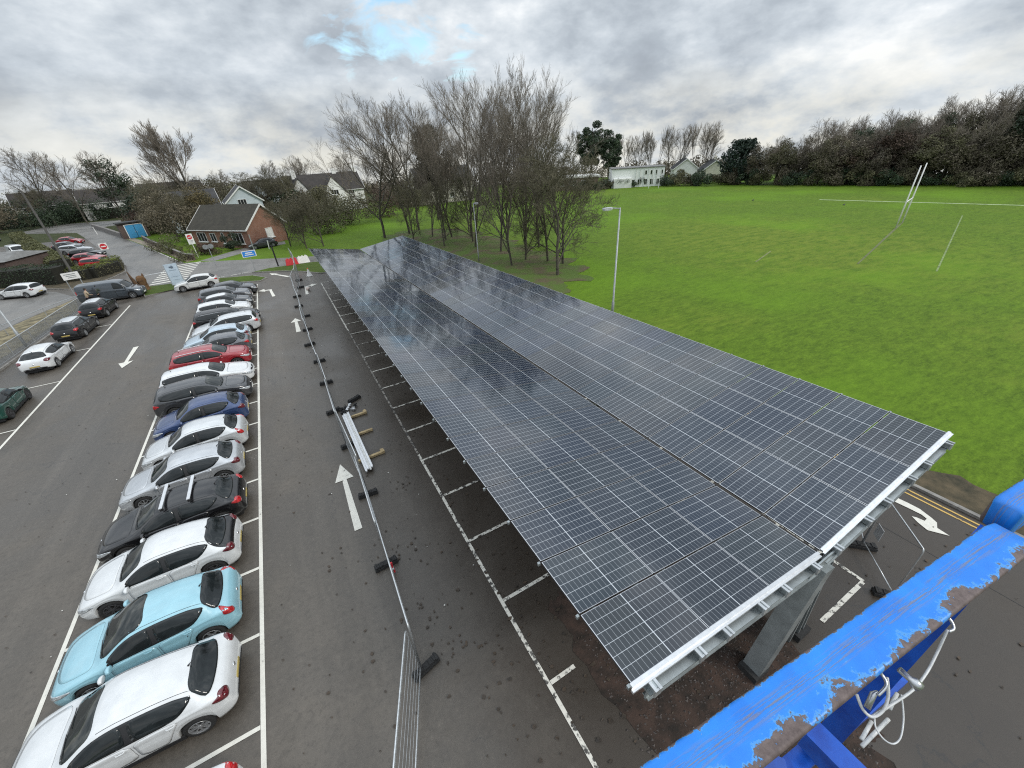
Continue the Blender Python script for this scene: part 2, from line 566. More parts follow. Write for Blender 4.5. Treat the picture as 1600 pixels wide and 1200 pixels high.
island('hedge_bed', [(-40.0, 87.0), (-33.0, 73.9), (-28.2, 70.6), (-23.4, 66.2), (-21.2, 66.8), (-19.9, 70.5), (-19.4, 73.6), (-20.4, 77.6), (-23.0, 86.5), (-28.2, 88.0)], 0.12, M_mulch)
island('verge', [(-14.3, 55.4), (-15.4, 60.5), (-13.5, 60.2), (-12.0, 59.9), (-7.8, 58.8), (-4.0, 57.1), (-2.6, 54.6), (-3.3, 53.4), (-5.7, 54.6), (-8.4, 56.7), (-12.4, 56.4)], 0.10, M_lawn)
island('verge', [(-4.2, 59.0), (-2.3, 60.0), (3.0, 59.4), (7.6, 57.2), (6.6, 52.8), (3.0, 52.0), (1.2, 54.6), (-1.0, 56.9)], 0.10, M_lawn)
# kerb and earth margin on the field side
kb = MB()
kb.prism([(16.98, -30), (17.13, -30), (17.13, 52), (16.98, 52)], -0.05, 0.10)
kb.build('kerb', M_kerb, kind='structure')
rq = random.Random(12)
pts = [(17.13, -30)] + [(18.7 + 0.35 * math.sin(y * 1.7) + 0.25 * math.sin(y * 4.1 + 1) + rq.uniform(-.22, .22), y) for y in [-30 + .4 * k for k in range(146)]] + [(17.13, 28.4)]
sheet('leaf_litter_bed', pts, 0.03, M_mulch)
ring = [(17.13, 28.4), (18.7, 28.4), (22.0, 29.5), (24.6, 30.4), (27.0, 33), (28.6, 40), (28.2, 48), (29.0, 55), (28.0, 62), (26.5, 69), (24, 73), (19, 74), (16, 72.5), (14.5, 69), (15.5, 64), (17.13, 56), (17.13, 52)]
pts = []
for k in range(len(ring)):
    a, c = Vector(ring[k]), Vector(ring[(k + 1) % len(ring)])
    d = c - a
    n = max(1, int(d.length / .45))
    for q in range(n):
        p = a + d * q / n
        if 0 < k < len(ring) - 2:
            nn = Vector((d.y, -d.x)).normalized()
            p = p + nn * (rq.uniform(-.55, .75) + .7 * math.sin(p.y * 1.3 + p.x))
        pts.append((max(17.13, p.x) if p.y < 56 else p.x, p.y))
sheet('leaf_litter_bed', pts, 0.026, M_mulchg)
# pitch wear lines
sheet('pitch_line', [(88.6, 42.3), (89.2, 42.3), (97.2, 11.0), (96.6, 11.0)], 0.012, mat('pitch line white', (0.34, 0.42, 0.22), var=0.3, scale=1.5))
sheet('pitch_line', [(48.6, 12.26), (48.66, 12.14), (81.56, 20.5), (81.5, 20.62)], 0.012, mat('faded pitch line', (0.15, 0.21, 0.06), var=0.4, scale=1.2))
sheet('worn_track', [(46.9, 17.42), (46.95, 17.28), (67.1, 22.18), (71.9, 23.35), (71.85, 23.5), (67.05, 22.42)], 0.012, mat('bare earth', (0.095, 0.110, 0.026), var=0.3, scale=1.2))
sheet('worn_track', [(41.2, 23.8), (41.3, 23.65), (46.5, 25.3), (46.4, 25.45)], 0.012, mat('bare earth pale', (0.13, 0.15, 0.035), var=0.3, scale=1.2))
M_path = mat('pavement', (0.17, 0.165, 0.155), rough=0.85, scale=1.5, var=0.2, bump=0.2)
sheet('drive', [(-11.0, 73.6), (-9.0, 71.9), (-3.8, 76.9), (0.6, 78.4), (0.6, 81.4), (-4.5, 81.2), (-6.5, 79.2)], 0.012, M_path)
sheet('pavement', [(-12.6, 74.3), (-11.6, 74.9), (-20.4, 99.5), (-28.0, 119.0), (-29.0, 118.5), (-21.8, 99.4)], 0.02, mat('buff paving', (0.25, 0.205, 0.14), var=0.2, scale=1.0))

# soil under the near end of the canopy
pts = []
rl0 = random.Random(4)
for i in range(150):
    a = 2 * math.pi * i / 150
    r = 1 + 0.08 * math.sin(5 * a + 1) + 0.06 * math.sin(11 * a) + 0.03 * math.sin(23 * a) + rl0.uniform(-.03, .03)
    pts.append((5.85 + 2.35 * r * math.copysign(abs(math.cos(a)) ** 0.6, math.cos(a)), 2.1 + 4.1 * r * math.copysign(abs(math.sin(a)) ** 0.6, math.sin(a))))
sheet('bare_soil', pts, 0.016, M_soil)

# ------------------------------------------------------------------ painted markings
lw = 0.10


def line(b, x0, y0, x1, y1, wd=lw, z=0.0125):
    a, c = Vector((x0, y0)), Vector((x1, y1))
    d = (c - a).normalized()
    n = Vector((-d.y, d.x)) * wd / 2
    b.add([(*(a + n), z), (*(a - n), z), (*(c - n), z), (*(c + n), z)], [(0, 1, 2, 3)])


def mark(b, name, m):
    return b.build(name, m, kind='structure')


b = MB()
line(b, -3.66, -8, -3.66, 52.2, 0.11)
line(b, -8.55, -8, -8.55, 46.0, 0.11)
line(b, -15.0, 5, -15.0, 52.6, 0.12)
mark(b, 'bay_line', M_line)
b = MB()
for k in range(-4, 19):
    y = 6.588 + 2.4 * k
    line(b, -8.49, y, -3.72, y, z=0.0165)
mark(b, 'bay_line', M_line)
b = MB()
for k, y in enumerate((16.4, 22.2, 27.9, 34.1, 40.3, 46.3)):
    line(b, -17.6, y, -15.07, y, 0.09, z=0.0165)
mark(b, 'bay_line', M_line)
b = MB()
line(b, 2.48, -8, 2.48, 14.0, 0.10, z=0.0205)
line(b, 2.48, 46.6, 2.48, 31, 0.10, z=0.0205)
mark(b, 'bay_line', M_lineworn)
b = MB()
line(b, 2.48, 14.0, 2.48, 31.0, 0.09, z=0.0205)
mark(b, 'bay_line', M_lineghost)
b = MB()
line(b, 2.54, 3.87, 3.25, 3.87, z=0.0205)
for k in range(0, 17):
    y = 6.27 + 2.4 * k
    line(b, 2.54, y, 4.1 if k == 0 else 6.9, y, z=0.0205)
line(b, 2.5, 47.6, 6.9, 47.6, z=0.0205)
line(b, 2.48, 46.6, 2.48, 47.65, z=0.0205)
mark(b, 'bay_line', M_lineworn)
b = MB()
line(b, 11.6, 1.36, 11.6, 48, 0.10)
for k in range(0, 20):
    y = 1.36 + 2.4 * k
    line(b, 9.45, y, 11.55, y, 0.11, z=0.0165)
mark(b, 'bay_line', M_lineworn)
b = MB()
line(b, 16.5, -20, 16.5, 50, 0.07)
line(b, 16.72, -20, 16.72, 50, 0.07)
mark(b, 'yellow_line', M_yellow)


def arrow(x, y, ang, L, hw=0.32, sw=0.12, hl=0.9, m=M_line, bend=None, z=0.0205):
    """straight arrow; tail at x,y pointing along ang"""
    b = MB()
    d = Vector((math.sin(ang), math.cos(ang)))
    n = Vector((d.y, -d.x))
    o = Vector((x, y))
    if bend is None:
        P = [o - n * sw * 1.25, o + n * sw * 1.25, o + d * (L - hl) + n * sw * 0.8, o + d * (L - hl) - n * sw * 0.8]
        b.add([(*p, z) for p in P], [(0, 1, 2, 3)])
        H = [o + d * (L - hl) - n * hw, o + d * (L - hl) + n * hw, o + d * L]
        b.add([(*p, z + 0.002) for p in H], [(0, 1, 2)])
    else:
        P = [o - n * sw, o + n * sw, o + d * L * 0.72 + n * sw * 0.8, o + d * L * 0.72 - n * sw * 0.8]
        b.add([(*p, z) for p in P], [(0, 1, 2, 3)])
        s = bend
        q = o + d * L * 0.74
        P = [q - n * s * sw - d * sw * 1.8, q + n * s * 0.55 - d * sw * 1.1 + d * 0.2, q + n * s * 0.55 + d * sw * 1.2 + d * 0.2, q - n * s * sw + d * sw * 1.0]
        b.add([(*p, z + 0.002) for p in P], [(0, 1, 2, 3)])
        q2 = q + n * s * 0.5 + d * 0.2
        H = [q2 - d * hw * 1.6, q2 + d * hw * 1.9, q2 + n * s * hl * 0.75 + d * 0.25]
        b.add([(*p, z + 0.004) for p in H], [(0, 1, 2)])
    mark(b, 'painted_arrow', m)


arrow(-0.60, 11.2, 0.0, 4.0, 0.36, 0.105, 1.1)
arrow(-11.85, 38.2, math.pi, 4.2, 0.42, 0.13, 1.1)
arrow(-0.85, 33.4, 0.0, 3.6, 0.40, 0.13, 1.0)
arrow(-2.2, 45.6, -0.08, 4.0, 0.36, 0.14, 0.9, bend=-1)
arrow(0.75, 44.0, 0.05, 4.2, 0.36, 0.14, 0.9, bend=1)
arrow(-0.4, 53.4, -0.5, 4.0, 0.36, 0.14, 1.2)
# the bold curved merge arrow on the lane behind the canopy
b = MB()
P = []
ol = [(15.45, 4.4), (15.75, 4.4), (15.95, 2.6), (16.0, 2.0), (16.0, 1.68), (15.86, 1.33), (15.76, 1.16), (15.51, 1.07), (15.45, 0.75), (15.16, 1.19), (15.28, 1.47), (15.42, 1.68), (15.49, 1.59), (15.53, 1.39), (15.69, 1.39), (15.76, 1.55), (15.74, 1.9), (15.70, 2.3)]
b.sheet(ol, 0.02)
o = mark(b, 'painted_arrow', M_line)
bm = bmesh.new()
bm.from_mesh(o.data)
bmesh.ops.triangulate(bm, faces=bm.faces)
for f in bm.faces:
    if f.normal.z < 0:
        f.normal_flip()
bm.to_mesh(o.data)
bm.free()
b = MB()
for xj in (14.2,):
    line(b, xj, -10, xj + 0.05, 50, 0.022, z=0.0085)
for (x0, y0, x1, y1) in ((-3.5, 52.4, 2.2, 52.2),):
    line(b, x0, y0, x1, y1, 0.02, z=0.0105)
mark(b, 'tarmac_joint', mat('bitumen joint', (0.02, 0.019, 0.018), rough=0.5))
# hatched crossing beside the junction
b = MB()
for i in range(9):
    y = 61.5 + i * 1.35
    line(b, -14.9 + 0.02 * i, y, -11.3 + 0.06 * i, y + 0.5, 0.42, z=0.013)
mark(b, 'crossing_stripe', M_line)
b = MB()
for (x0, y0, x1, y1) in ((-6.5, 59.4, -4.6, 59.9), (-8.8, 59.2, -7.2, 59.4), (-9.5, 71.4, -12.8, 73.4), (-13.2, 74.4, -22.2, 99.4)):
    line(b, x0, y0, x1, y1, 0.14, z=0.024)
mark(b, 'road_line', M_lineworn)

# leaf litter lying on the tarmac
b = MB()
rl = random.Random(5)


def litter(n, fx, fy, s0, s1):
    for _ in range(n):
        x, y, r = fx(), fy(), rl.uniform(s0, s1)
        a = rl.uniform(0, 6.28)
        k = rl.randint(4, 6)
        zz = 0.026 + rl.uniform(0, 0.004)
        vs = [(x + r * rl.uniform(0.35, 1.15) * math.cos(a + 6.28 * j / k) * 1.3, y + r * rl.uniform(0.35, 1.1) * math.sin(a + 6.28 * j / k), zz + rl.uniform(0, 0.012)) for j in range(k)]
        b.add(vs, [tuple(range(k))])


litter(230, lambda: rl.uniform(-3.2, 2.6), lambda: 1.5 + 30 * rl.random() ** 1.6, 0.018, 0.055)
litter(300, lambda: min(6.8, 2.4 + abs(rl.gauss(0, 1.5))), lambda: 1.0 + 30 * rl.random() ** 1.3, 0.02, 0.07)
litter(80, lambda: rl.uniform(9.3, 16.4), lambda: rl.uniform(-6, 5), 0.02, 0.06)
litter(140, lambda: rl.uniform(-14.5, -8.8), lambda: rl.uniform(4, 40), 0.015, 0.04)
for cx0, cy0 in ((1.0, 5.9), (1.6, 4.9), (0.6, 7.4), (1.3, 12.5), (0.7, 9.3)):
    litter(16, lambda: rl.gauss(cx0, 0.35), lambda: rl.gauss(cy0, 0.3), 0.02, 0.06)
b.build('fallen_leaves', mat('sodden leaves', (0.022, 0.018, 0.014), rough=0.6, col2=(0.060, 0.040, 0.024), scale=3), kind='stuff')
b = MB()
litter(60, lambda: rl.uniform(-14, 2.4), lambda: 3 + 28 * rl.random() ** 1.5, 0.012, 0.03)
b.build('paper_litter', mat('pale litter', (0.55, 0.54, 0.5)), kind='stuff')
# coarse stones in the soil strip
b = MB()
for _ in range(4200):
    a = rl.uniform(0, 6.28)
    q = math.sqrt(rl.random())
    x, y = 5.85 + 2.4 * q * math.cos(a), 2.1 + 4.0 * q * math.sin(a)
    if x < 5.0 and rl.random() < 0.4:
        continue
    r = rl.uniform(0.012, 0.04)
    z = 0.016
    rot = rl.uniform(0, 6)
    vs = [(x + r * math.cos(rot + 2.09 * j) * rl.uniform(0.7, 1.2), y + r * math.sin(rot + 2.09 * j) * rl.uniform(0.7, 1.2), z) for j in range(3)] + [(x, y, z + r * rl.uniform(0.6, 1.0))]
    b.add(vs, [(0, 1, 3), (1, 2, 3), (2, 0, 3)])
b.build('gravel', mat('dark gravel', (0.03, 0.025, 0.022), col2=(0.13, 0.11, 0.10), scale=18, rough=0.8), kind='stuff')
# ------------------------------------------------------------------ solar canopy
M_galv = mat('galvanised steel', (0.33, 0.36, 0.365), rough=0.45, metal=0.7, var=0.18, scale=2.5, detail=8)
M_galvl = mat('bright galvanised steel', (0.48, 0.50, 0.51), rough=0.4, metal=0.7, var=0.15, scale=5)
M_alu = mat('mill aluminium', (0.72, 0.73, 0.74), rough=0.35, metal=0.8, var=0.08, scale=8)
M_dark = mat('dark rubber', (0.018, 0.018, 0.018), rough=0.8, var=0.4, scale=20)


def panel_mat():
    m = bpy.data.materials.new('solar cells under glass')
    m.use_nodes = True
    t = m.node_tree
    b = t.nodes['Principled BSDF']
    uv = t.nodes.new('ShaderNodeUVMap')
    uv.uv_map = 'UVMap'
    s = t.nodes.new('ShaderNodeSeparateXYZ')
    t.links.new(uv.outputs[0], s.inputs[0])
    fu = math_n(t, 'FRACT', s.outputs[0])
    fv = math_n(t, 'FRACT', s.outputs[1])

    def edge(f, size, wd):
        d = math_n(t, 'MULTIPLY', math_n(t, 'MINIMUM', f, math_n(t, 'SUBTRACT', 1.0, f)), size)
        return math_n(t, 'LESS_THAN', d, wd)

    frame = math_n(t, 'MAXIMUM', edge(fu, 1.134, 0.0065), edge(fv, 1.722, 0.013))
    border = math_n(t, 'MAXIMUM', edge(fu, 1.134, 0.020), edge(fv, 1.722, 0.030))
    midg = math_n(t, 'LESS_THAN', math_n(t, 'MULTIPLY', math_n(t, 'ABSOLUTE', math_n(t, 'SUBTRACT', fv, 0.5)), 1.722), 0.0085)
    gu = math_n(t, 'FRACT', math_n(t, 'MULTIPLY', fu, 6.0))
    gv = math_n(t, 'FRACT', math_n(t, 'MULTIPLY', fv, 18.0))
    lu = edge(gu, 0.185, 0.0036)
    lv = edge(gv, 0.0945, 0.0019)
    grid = math_n(t, 'MAXIMUM', math_n(t, 'MULTIPLY', lu, 0.85), math_n(t, 'MULTIPLY', lv, 0.75))
    grid = math_n(t, 'MAXIMUM', grid, math_n(t, 'MULTIPLY', midg, 1.0))
    fl = t.nodes.new('ShaderNodeVectorMath')
    fl.operation = 'FLOOR'
    t.links.new(uv.outputs[0], fl.inputs[0])
    wn = t.nodes.new('ShaderNodeTexWhiteNoise')
    t.links.new(fl.outputs[0], wn.inputs['Vector'])
    hv = t.nodes.new('ShaderNodeVectorMath')
    hv.operation = 'MULTIPLY'
    t.links.new(uv.outputs[0], hv.inputs[0])
    hv.inputs[1].default_value = (1, 2, 1)
    fl2 = t.nodes.new('ShaderNodeVectorMath')
    fl2.operation = 'FLOOR'
    t.links.new(hv.outputs[0], fl2.inputs[0])
    wn2 = t.nodes.new('ShaderNodeTexWhiteNoise')
    t.links.new(fl2.outputs[0], wn2.inputs['Vector'])
    cell = ramp_n(t, wn.outputs['Value'], [(0.0, (0.006, 0.015, 0.034)), (0.45, (0.009, 0.020, 0.034)), (0.8, (0.013, 0.022, 0.030)), (1.0, (0.026, 0.028, 0.030))])
    cell = mix_n(t, math_n(t, 'MULTIPLY', wn2.outputs['Value'], 0.45), cell, (0.012, 0.015, 0.028))
    fine = t.nodes.new('ShaderNodeTexNoise')
    fine.inputs['Scale'].default_value = 60
    t.links.new(uv.outputs[0], fine.inputs['Vector'])
    c = mix_n(t, math_n(t, 'SUBTRACT', border, frame, clamp=True), cell, (0.030, 0.034, 0.045))
    c = mix_n(t, grid, c, (0.48, 0.51, 0.54))
    c = mix_n(t, frame, c, (0.62, 0.64, 0.66))
    t.links.new(c, b.inputs['Base Color'])
    t.links.new(math_n(t, 'MULTIPLY', frame, 0.7), b.inputs['Metallic'])
    dirt = N(t, 'ShaderNodeTexNoise', i_Scale=1.3, i_Detail=6.0)
    t.links.new(uv.outputs[0], dirt.inputs['Vector'])
    r = math_n(t, 'ADD', math_n(t, 'MULTIPLY', frame, 0.3), ramp_n(t, dirt.outputs[0], [(0.35, 0.05), (0.7, 0.10)]))
    t.links.new(r, b.inputs['Roughness'])
    b.inputs['IOR'].default_value = 1.5
    b.inputs['Specular IOR Level'].default_value = 0.8
    return m


M_pan = panel_mat()
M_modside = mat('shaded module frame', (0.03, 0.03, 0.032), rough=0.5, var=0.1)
XL, ZL, XV, ZV, XR, ZR, YN, SL = 2.4614, 4.6806, 7.6252, 3.8235, 12.7789, 4.605, 1.6797, -0.0295
PITCHY, NROW = 1.154, 42
canopy = empty('solar_canopy', (7.62, 25.0, 0), label='long butterfly-roofed solar panel canopy on galvanised legs over the parking bays', cat='solar canopy')
cl_off = Vector((-7.62, -25.0, 0))


def wing(side, a, y):
    """point on the panel plane; a = distance from valley up the wing"""
    if side < 0:
        d = Vector((XL - XV, 0, ZL - ZV)).normalized()
        p = Vector((XV - 0.055, 0, ZV)) + d * a
    else:
        d = Vector((XR - XV, 0, ZR - ZV)).normalized()
        p = Vector((XV + 0.055, 0, ZV)) + d * a
    return Vector((p.x, y, p.z + SL * (y - YN)))


def module_geo(side, i, j):
    MW, ML, T = 1.120, 1.722, 0.035
    y0 = YN + PITCHY * j
    a0 = i * (ML + 0.018)
    rr = random.Random(side * 1000 + i * 100 + j)
    tl = [rr.uniform(-0.0035, 0.0035) for _ in range(3)]
    P = [wing(side, a0, y0), wing(side, a0, y0 + MW), wing(side, a0 + ML, y0 + MW), wing(side, a0 + ML, y0)]
    dz = [tl[0], tl[1], tl[1] + tl[2] - tl[0], tl[2]]
    P = [p + cl_off + Vector((0, 0, z)) for p, z in zip(P, dz)]
    nrm = (P[1] - P[0]).cross(P[3] - P[0]).normalized()
    if nrm.z < 0:
        nrm = -nrm
    Q = [p - nrm * T for p in P]
    U = 10 + j + (60 if side > 0 else 0)
    V = 3 + i
    uvs = [(U + 0.0005, V + 0.0005), (U + 0.9995, V + 0.0005), (U + 0.9995, V + 0.9995), (U + 0.0005, V + 0.9995)]
    vs = P + Q
    fs = [(0, 1, 2, 3), (7, 6, 5, 4), (0, 4, 5, 1), (1, 5, 6, 2), (2, 6, 7, 3), (3, 7, 4, 0)]
    return vs, fs, uvs


def build_modules(lst, name, kind=None):
    me = bpy.data.meshes.new(name)
    V, F, UV, MI = [], [], [], []
    for (s, i, j) in lst:
        vs, fs, uvs = module_geo(s, i, j)
        o = len(V)
        V += [tuple(v) for v in vs]
        if s > 0:
            fs = [tuple(reversed(f)) for f in fs]
            uvs4 = list(reversed(uvs))
        else:
            uvs4 = uvs
        for k, f in enumerate(fs):
            F.append(tuple(q + o for q in f))
            UV += uvs4 if k == 0 else [(0.5, 0.001)] * 4
            MI.append(0 if k == 0 else 1)
    me.from_pydata(V, [], F)
    me.materials.append(M_pan)
    me.materials.append(M_modside)
    me.polygons.foreach_set('material_index', MI)
    l = me.uv_layers.new(name='UVMap')
    l.data.foreach_set('uv', np.array(UV, dtype=np.float32).ravel())
    me.update()
    o = bpy.data.objects.new(name, me)
    COL.objects.link(o)
    o.parent = canopy
    return tag(o, kind=kind)


allm = [(s, i, j) for j in range(NROW) for s in (-1, 1) for i in range(3)]
for q in allm[:100]:
    build_modules([q], 'solar_panel')
build_modules(allm[100:], 'solar_panel', kind='stuff')


def cw(side, a, y, dz=0.0):
    return wing(side, a, y) + cl_off + Vector((0, 0, dz))


YF = YN + PITCHY * NROW
# purlins run the length of the canopy; their ends stick out at the near edge
for s in (-1, 1):
    for a in (0.35, 1.45, 2.2, 3.2, 3.9, 4.9):
        b = MB()
        b.beam(cw(s, a, YN - 0.21, -0.115), cw(s, a, YF + 0.1, -0.115), 0.07, 0.14)
        b.build('purlin', M_galv, canopy)
        b = MB()
        for q in (-.045, .045):
            b.beam(cw(s, a + q, YN - 0.25, -0.035), cw(s, a + q, YN - 0.11, -0.035), 0.045, 0.025)
        b.beam(cw(s, a, YN - 0.245, -0.12), cw(s, a, YN - 0.215, -0.12), 0.13, 0.15)
        b.build('clamp', M_galvl, canopy)
    # pale trim along the near edge, in two steps
    b = MB()
    b.beam(cw(s, 0.0 if s > 0 else 0.0, YN - 0.035, 0.002), cw(s, 5.24, YN - 0.035, 0.002), 0.055, 0.05)
    b.beam(cw(s, 0.0, YN - 0.085, -0.035), cw(s, 5.26, YN - 0.085, -0.035), 0.045, 0.04)
    b.build('edge_trim', M_alu, canopy)
    # clips hanging under the eaves, at the module seams
    b = MB()
    for j in range(0, NROW + 1):
        b.box(cw(s, 5.25, YN + PITCHY * j - 0.01, -0.05), (0.05, 0.045, 0.07))
    b.build('eaves_clips', M_galv, canopy)
# valley gutter
b = MB()
b.beam((0, YN - 25 - 0.1, ZV - 0.10), (0, YF - 25, ZV - 0.10 + SL * (YF - YN)), 0.12, 0.02)
b.build('gutter', M_dark, canopy)
frames = [1.545 + 7.44 * k for k in range(7)]
for y in frames:
    dz = SL * (y - YN)
    for s in (-1, 1):
        b = MB()
        b.beam(cw(s, 0.0, y, -0.215), cw(s, 5.0, y, -0.205), 0.13, 0.03)
        b.beam(cw(s, 0.0, y, -0.37), cw(s, 5.0, y, -0.29), 0.03, 0.20)
        b.beam(cw(s, 0.0, y, -0.48), cw(s, 5.0, y, -0.37), 0.12, 0.02)
        b.build('rafter', M_galv, canopy)
    yy = y - 25
    top = ZV - 0.55 + dz
    b = MB()
    b.beam((-0.72, yy + 0.05, 0.0), (0.15, yy + 0.05, top + 0.15), 0.40, 0.40, upv=(0, 1, 0))
    b.build('raking_leg', M_galv, canopy)
    b = MB()
    for dx in (-0.10, 0.0, 0.10):
        b.beam((1.02 + dx, yy + 0.05, 0.0), (0.36 + dx, yy + 0.05, top + 0.1), 0.045, 0.24 if dx else 0.06, upv=(0, 1, 0))
    b.beam((0.62, yy + 0.16, 0.0), (0.10, yy + 0.10, top + 0.1), 0.06, 0.42, upv=(0, 1, 0))
    b.beam((1.02, yy + 0.10, 0.0), (0.36, yy + 0.10, top + 0.1), 0.2, 0.03, upv=(0, 1, 0))
    b.build('channel_post', M_galv, canopy)
    b = MB()
    b.box((0.15, yy - 0.02, top + 0.28), (1.1, 0.03, 0.42))
    b.build('gusset_plate', M_galv, canopy)
    for fx in (-0.75, 1.02):
        b = MB()
        b.box((fx, yy + 0.05, 0.10), (0.5, 0.45, 0.2))
        b.build('footing', M_dark, canopy)
# ------------------------------------------------------------------ cars
def paint(name, col, metal=0.0, rough=0.32):
    m = mat(name, col, rough=rough, metal=metal, var=0.05, scale=3.0, coat=1.0)
    b = m.node_tree.nodes['Principled BSDF']
    b.inputs['Coat Roughness'].default_value = 0.05
    return m


P_white = paint('white car paint', (0.60, 0.615, 0.62))
P_cream = paint('off white car paint', (0.56, 0.57, 0.56))
P_blue = paint('pale blue car paint', (0.26, 0.48, 0.56))
P_black = paint('black car paint', (0.006, 0.006, 0.007), rough=0.25)
P_black.node_tree.nodes['Principled BSDF'].inputs['Coat Weight'].default_value = 0.6
P_silver = paint('silver car paint', (0.46, 0.48, 0.50), metal=0.45)
P_palesilver = paint('pale silver car paint', (0.56, 0.58, 0.59), metal=0.3)
P_navy = paint('blue metallic car paint', (0.028, 0.055, 0.145), metal=0.25)
P_grey = paint('dark grey car paint', (0.042, 0.044, 0.048), metal=0.3)
P_mid = paint('grey car paint', (0.11, 0.115, 0.125), metal=0.4)
P_red = paint('red car paint', (0.27, 0.012, 0.020))
P_red2 = paint('bright red car paint', (0.42, 0.014, 0.022))
P_icy = paint('icy blue car paint', (0.40, 0.49, 0.56), metal=0.3)
P_green = paint('dark green car paint', (0.004, 0.055, 0.040), rough=0.2)
P_slate = paint('slate van paint', (0.050, 0.062, 0.075), metal=0.3)
M_glass = mat('tinted car glass', (0.012, 0.015, 0.016), rough=0.04, var=0.35, scale=2.2, spec=0.45)
M_glassl = mat('car glass', (0.014, 0.018, 0.018), rough=0.04, var=0.5, scale=1.5, spec=0.5, col2=(0.085, 0.088, 0.080), lo=0.50, hi=0.66)
M_trim = mat('black plastic trim', (0.014, 0.014, 0.015), rough=0.55, var=0.2)
M_seam = mat('panel gap', (0.02, 0.02, 0.022), rough=0.8, var=0.1)
M_tyre = mat('tyre rubber', (0.016, 0.016, 0.016), rough=0.85, var=0.3)
M_rim = mat('alloy wheel', (0.42, 0.43, 0.44), rough=0.35, metal=0.7, var=0.1)
M_rimd = mat('dark alloy wheel', (0.09, 0.09, 0.095), rough=0.35, metal=0.6, var=0.1)
M_tail = mat('red tail lamp', (0.40, 0.010, 0.014), rough=0.12, var=0.5, scale=14, coat=1.0)
M_taild = mat('smoked tail lamp', (0.11, 0.006, 0.012), rough=0.12, var=0.5, scale=14, coat=1.0)
M_head = mat('headlamp', (0.50, 0.53, 0.55), rough=0.08, var=0.45, scale=16, coat=1.0, metal=0.3)
M_chrome = mat('bright trim', (0.75, 0.76, 0.77), rough=0.15, metal=0.95, var=0.05)
M_py = mat('yellow number plate', (0.40, 0.31, 0.09), rough=0.4, var=0.06)
M_pw = mat('white number plate', (0.70, 0.70, 0.66), rough=0.4, var=0.06)


def pchip(xs, ys):
    xs, ys = np.array(xs, float), np.array(ys, float)
    h = np.diff(xs)
    d = np.diff(ys) / h
    m = np.zeros_like(ys)
    m[0], m[-1] = d[0], d[-1]
    for i in range(1, len(xs) - 1):
        if d[i - 1] * d[i] > 0:
            w1, w2 = 2 * h[i] + h[i - 1], h[i] + 2 * h[i - 1]
            m[i] = (w1 + w2) / (w1 / d[i - 1] + w2 / d[i])

    def f(x):
        x = min(max(x, xs[0]), xs[-1])
        i = int(min(max(np.searchsorted(xs, x) - 1, 0), len(xs) - 2))
        t = (x - xs[i]) / h[i]
        return float(ys[i] * (1 + 2 * t) * (1 - t) ** 2 + m[i] * h[i] * t * (1 - t) ** 2 + ys[i + 1] * t * t * (3 - 2 * t) + m[i + 1] * h[i] * t * t * (t - 1))
    return f


# side profiles: u runs 0 at the nose to 1 at the tail, heights are for a car 1.48 m tall
STY = {
    'hatch': dict(top=[(0, .50), (.012, .60), (.04, .72), (.10, .82), (.18, .90), (.255, .965), (.275, 1.0), (.34, 1.17), (.42, 1.365), (.475, 1.445), (.55, 1.48), (.66, 1.472), (.77, 1.425), (.825, 1.375), (.86, 1.30), (.90, 1.145), (.935, 1.02), (.958, .955), (.978, .875), (.992, .75), (1, .55)],
                  ws=(.282, .445), rw=(1.055, 1.335), dlo=(.335, .843), bp=.57, wheel=(.195, .815), rear='hatch'),
    'estate': dict(top=[(0, .50), (.012, .60), (.04, .72), (.10, .81), (.20, .90), (.275, .96), (.29, .99), (.35, 1.17), (.42, 1.35), (.48, 1.43), (.58, 1.48), (.76, 1.475), (.90, 1.43), (.925, 1.38), (.94, 1.30), (.962, 1.10), (.975, .97), (.985, .88), (.994, .74), (1, .55)],
                   ws=(.295, .445), rw=(1.03, 1.35), dlo=(.345, .92), bp=.56, wheel=(.19, .80), rear='estate'),
    'suv': dict(top=[(0, .55), (.012, .66), (.035, .80), (.09, .90), (.18, .965), (.25, 1.01), (.27, 1.04), (.335, 1.20), (.41, 1.375), (.47, 1.445), (.58, 1.48), (.76, 1.47), (.88, 1.425), (.915, 1.38), (.935, 1.30), (.96, 1.12), (.972, 1.0), (.985, .88), (.994, .74), (1, .56)],
                ws=(.275, .435), rw=(1.06, 1.36), dlo=(.33, .90), bp=.56, wheel=(.19, .81), rear='suv'),
    'mini': dict(top=[(0, .52), (.012, .64), (.04, .78), (.10, .87), (.20, .93), (.29, .975), (.305, 1.0), (.355, 1.20), (.40, 1.36), (.45, 1.44), (.56, 1.48), (.74, 1.465), (.87, 1.41), (.905, 1.36), (.925, 1.27), (.95, 1.10), (.968, 1.0), (.98, .90), (.992, .76), (1, .55)],
                 ws=(.31, .425), rw=(1.03, 1.335), dlo=(.355, .90), bp=.60, wheel=(.185, .83), rear='hatch'),
    'van': dict(top=[(0, .46), (.010, .56), (.03, .66), (.07, .74), (.13, .80), (.165, .83), (.18, .86), (.22, 1.05), (.265, 1.27), (.30, 1.39), (.36, 1.45), (.5, 1.48), (.8, 1.475), (.95, 1.45), (.975, 1.42), (.985, 1.34), (.990, 1.2), (.994, 1.0), (.997, .8), (1, .5)],
                ws=(.178, .285), rw=(1.00, 1.34), dlo=(.21, .40), bp=.5, wheel=(.16, .775), rear='van'),
}
RIMS = {}


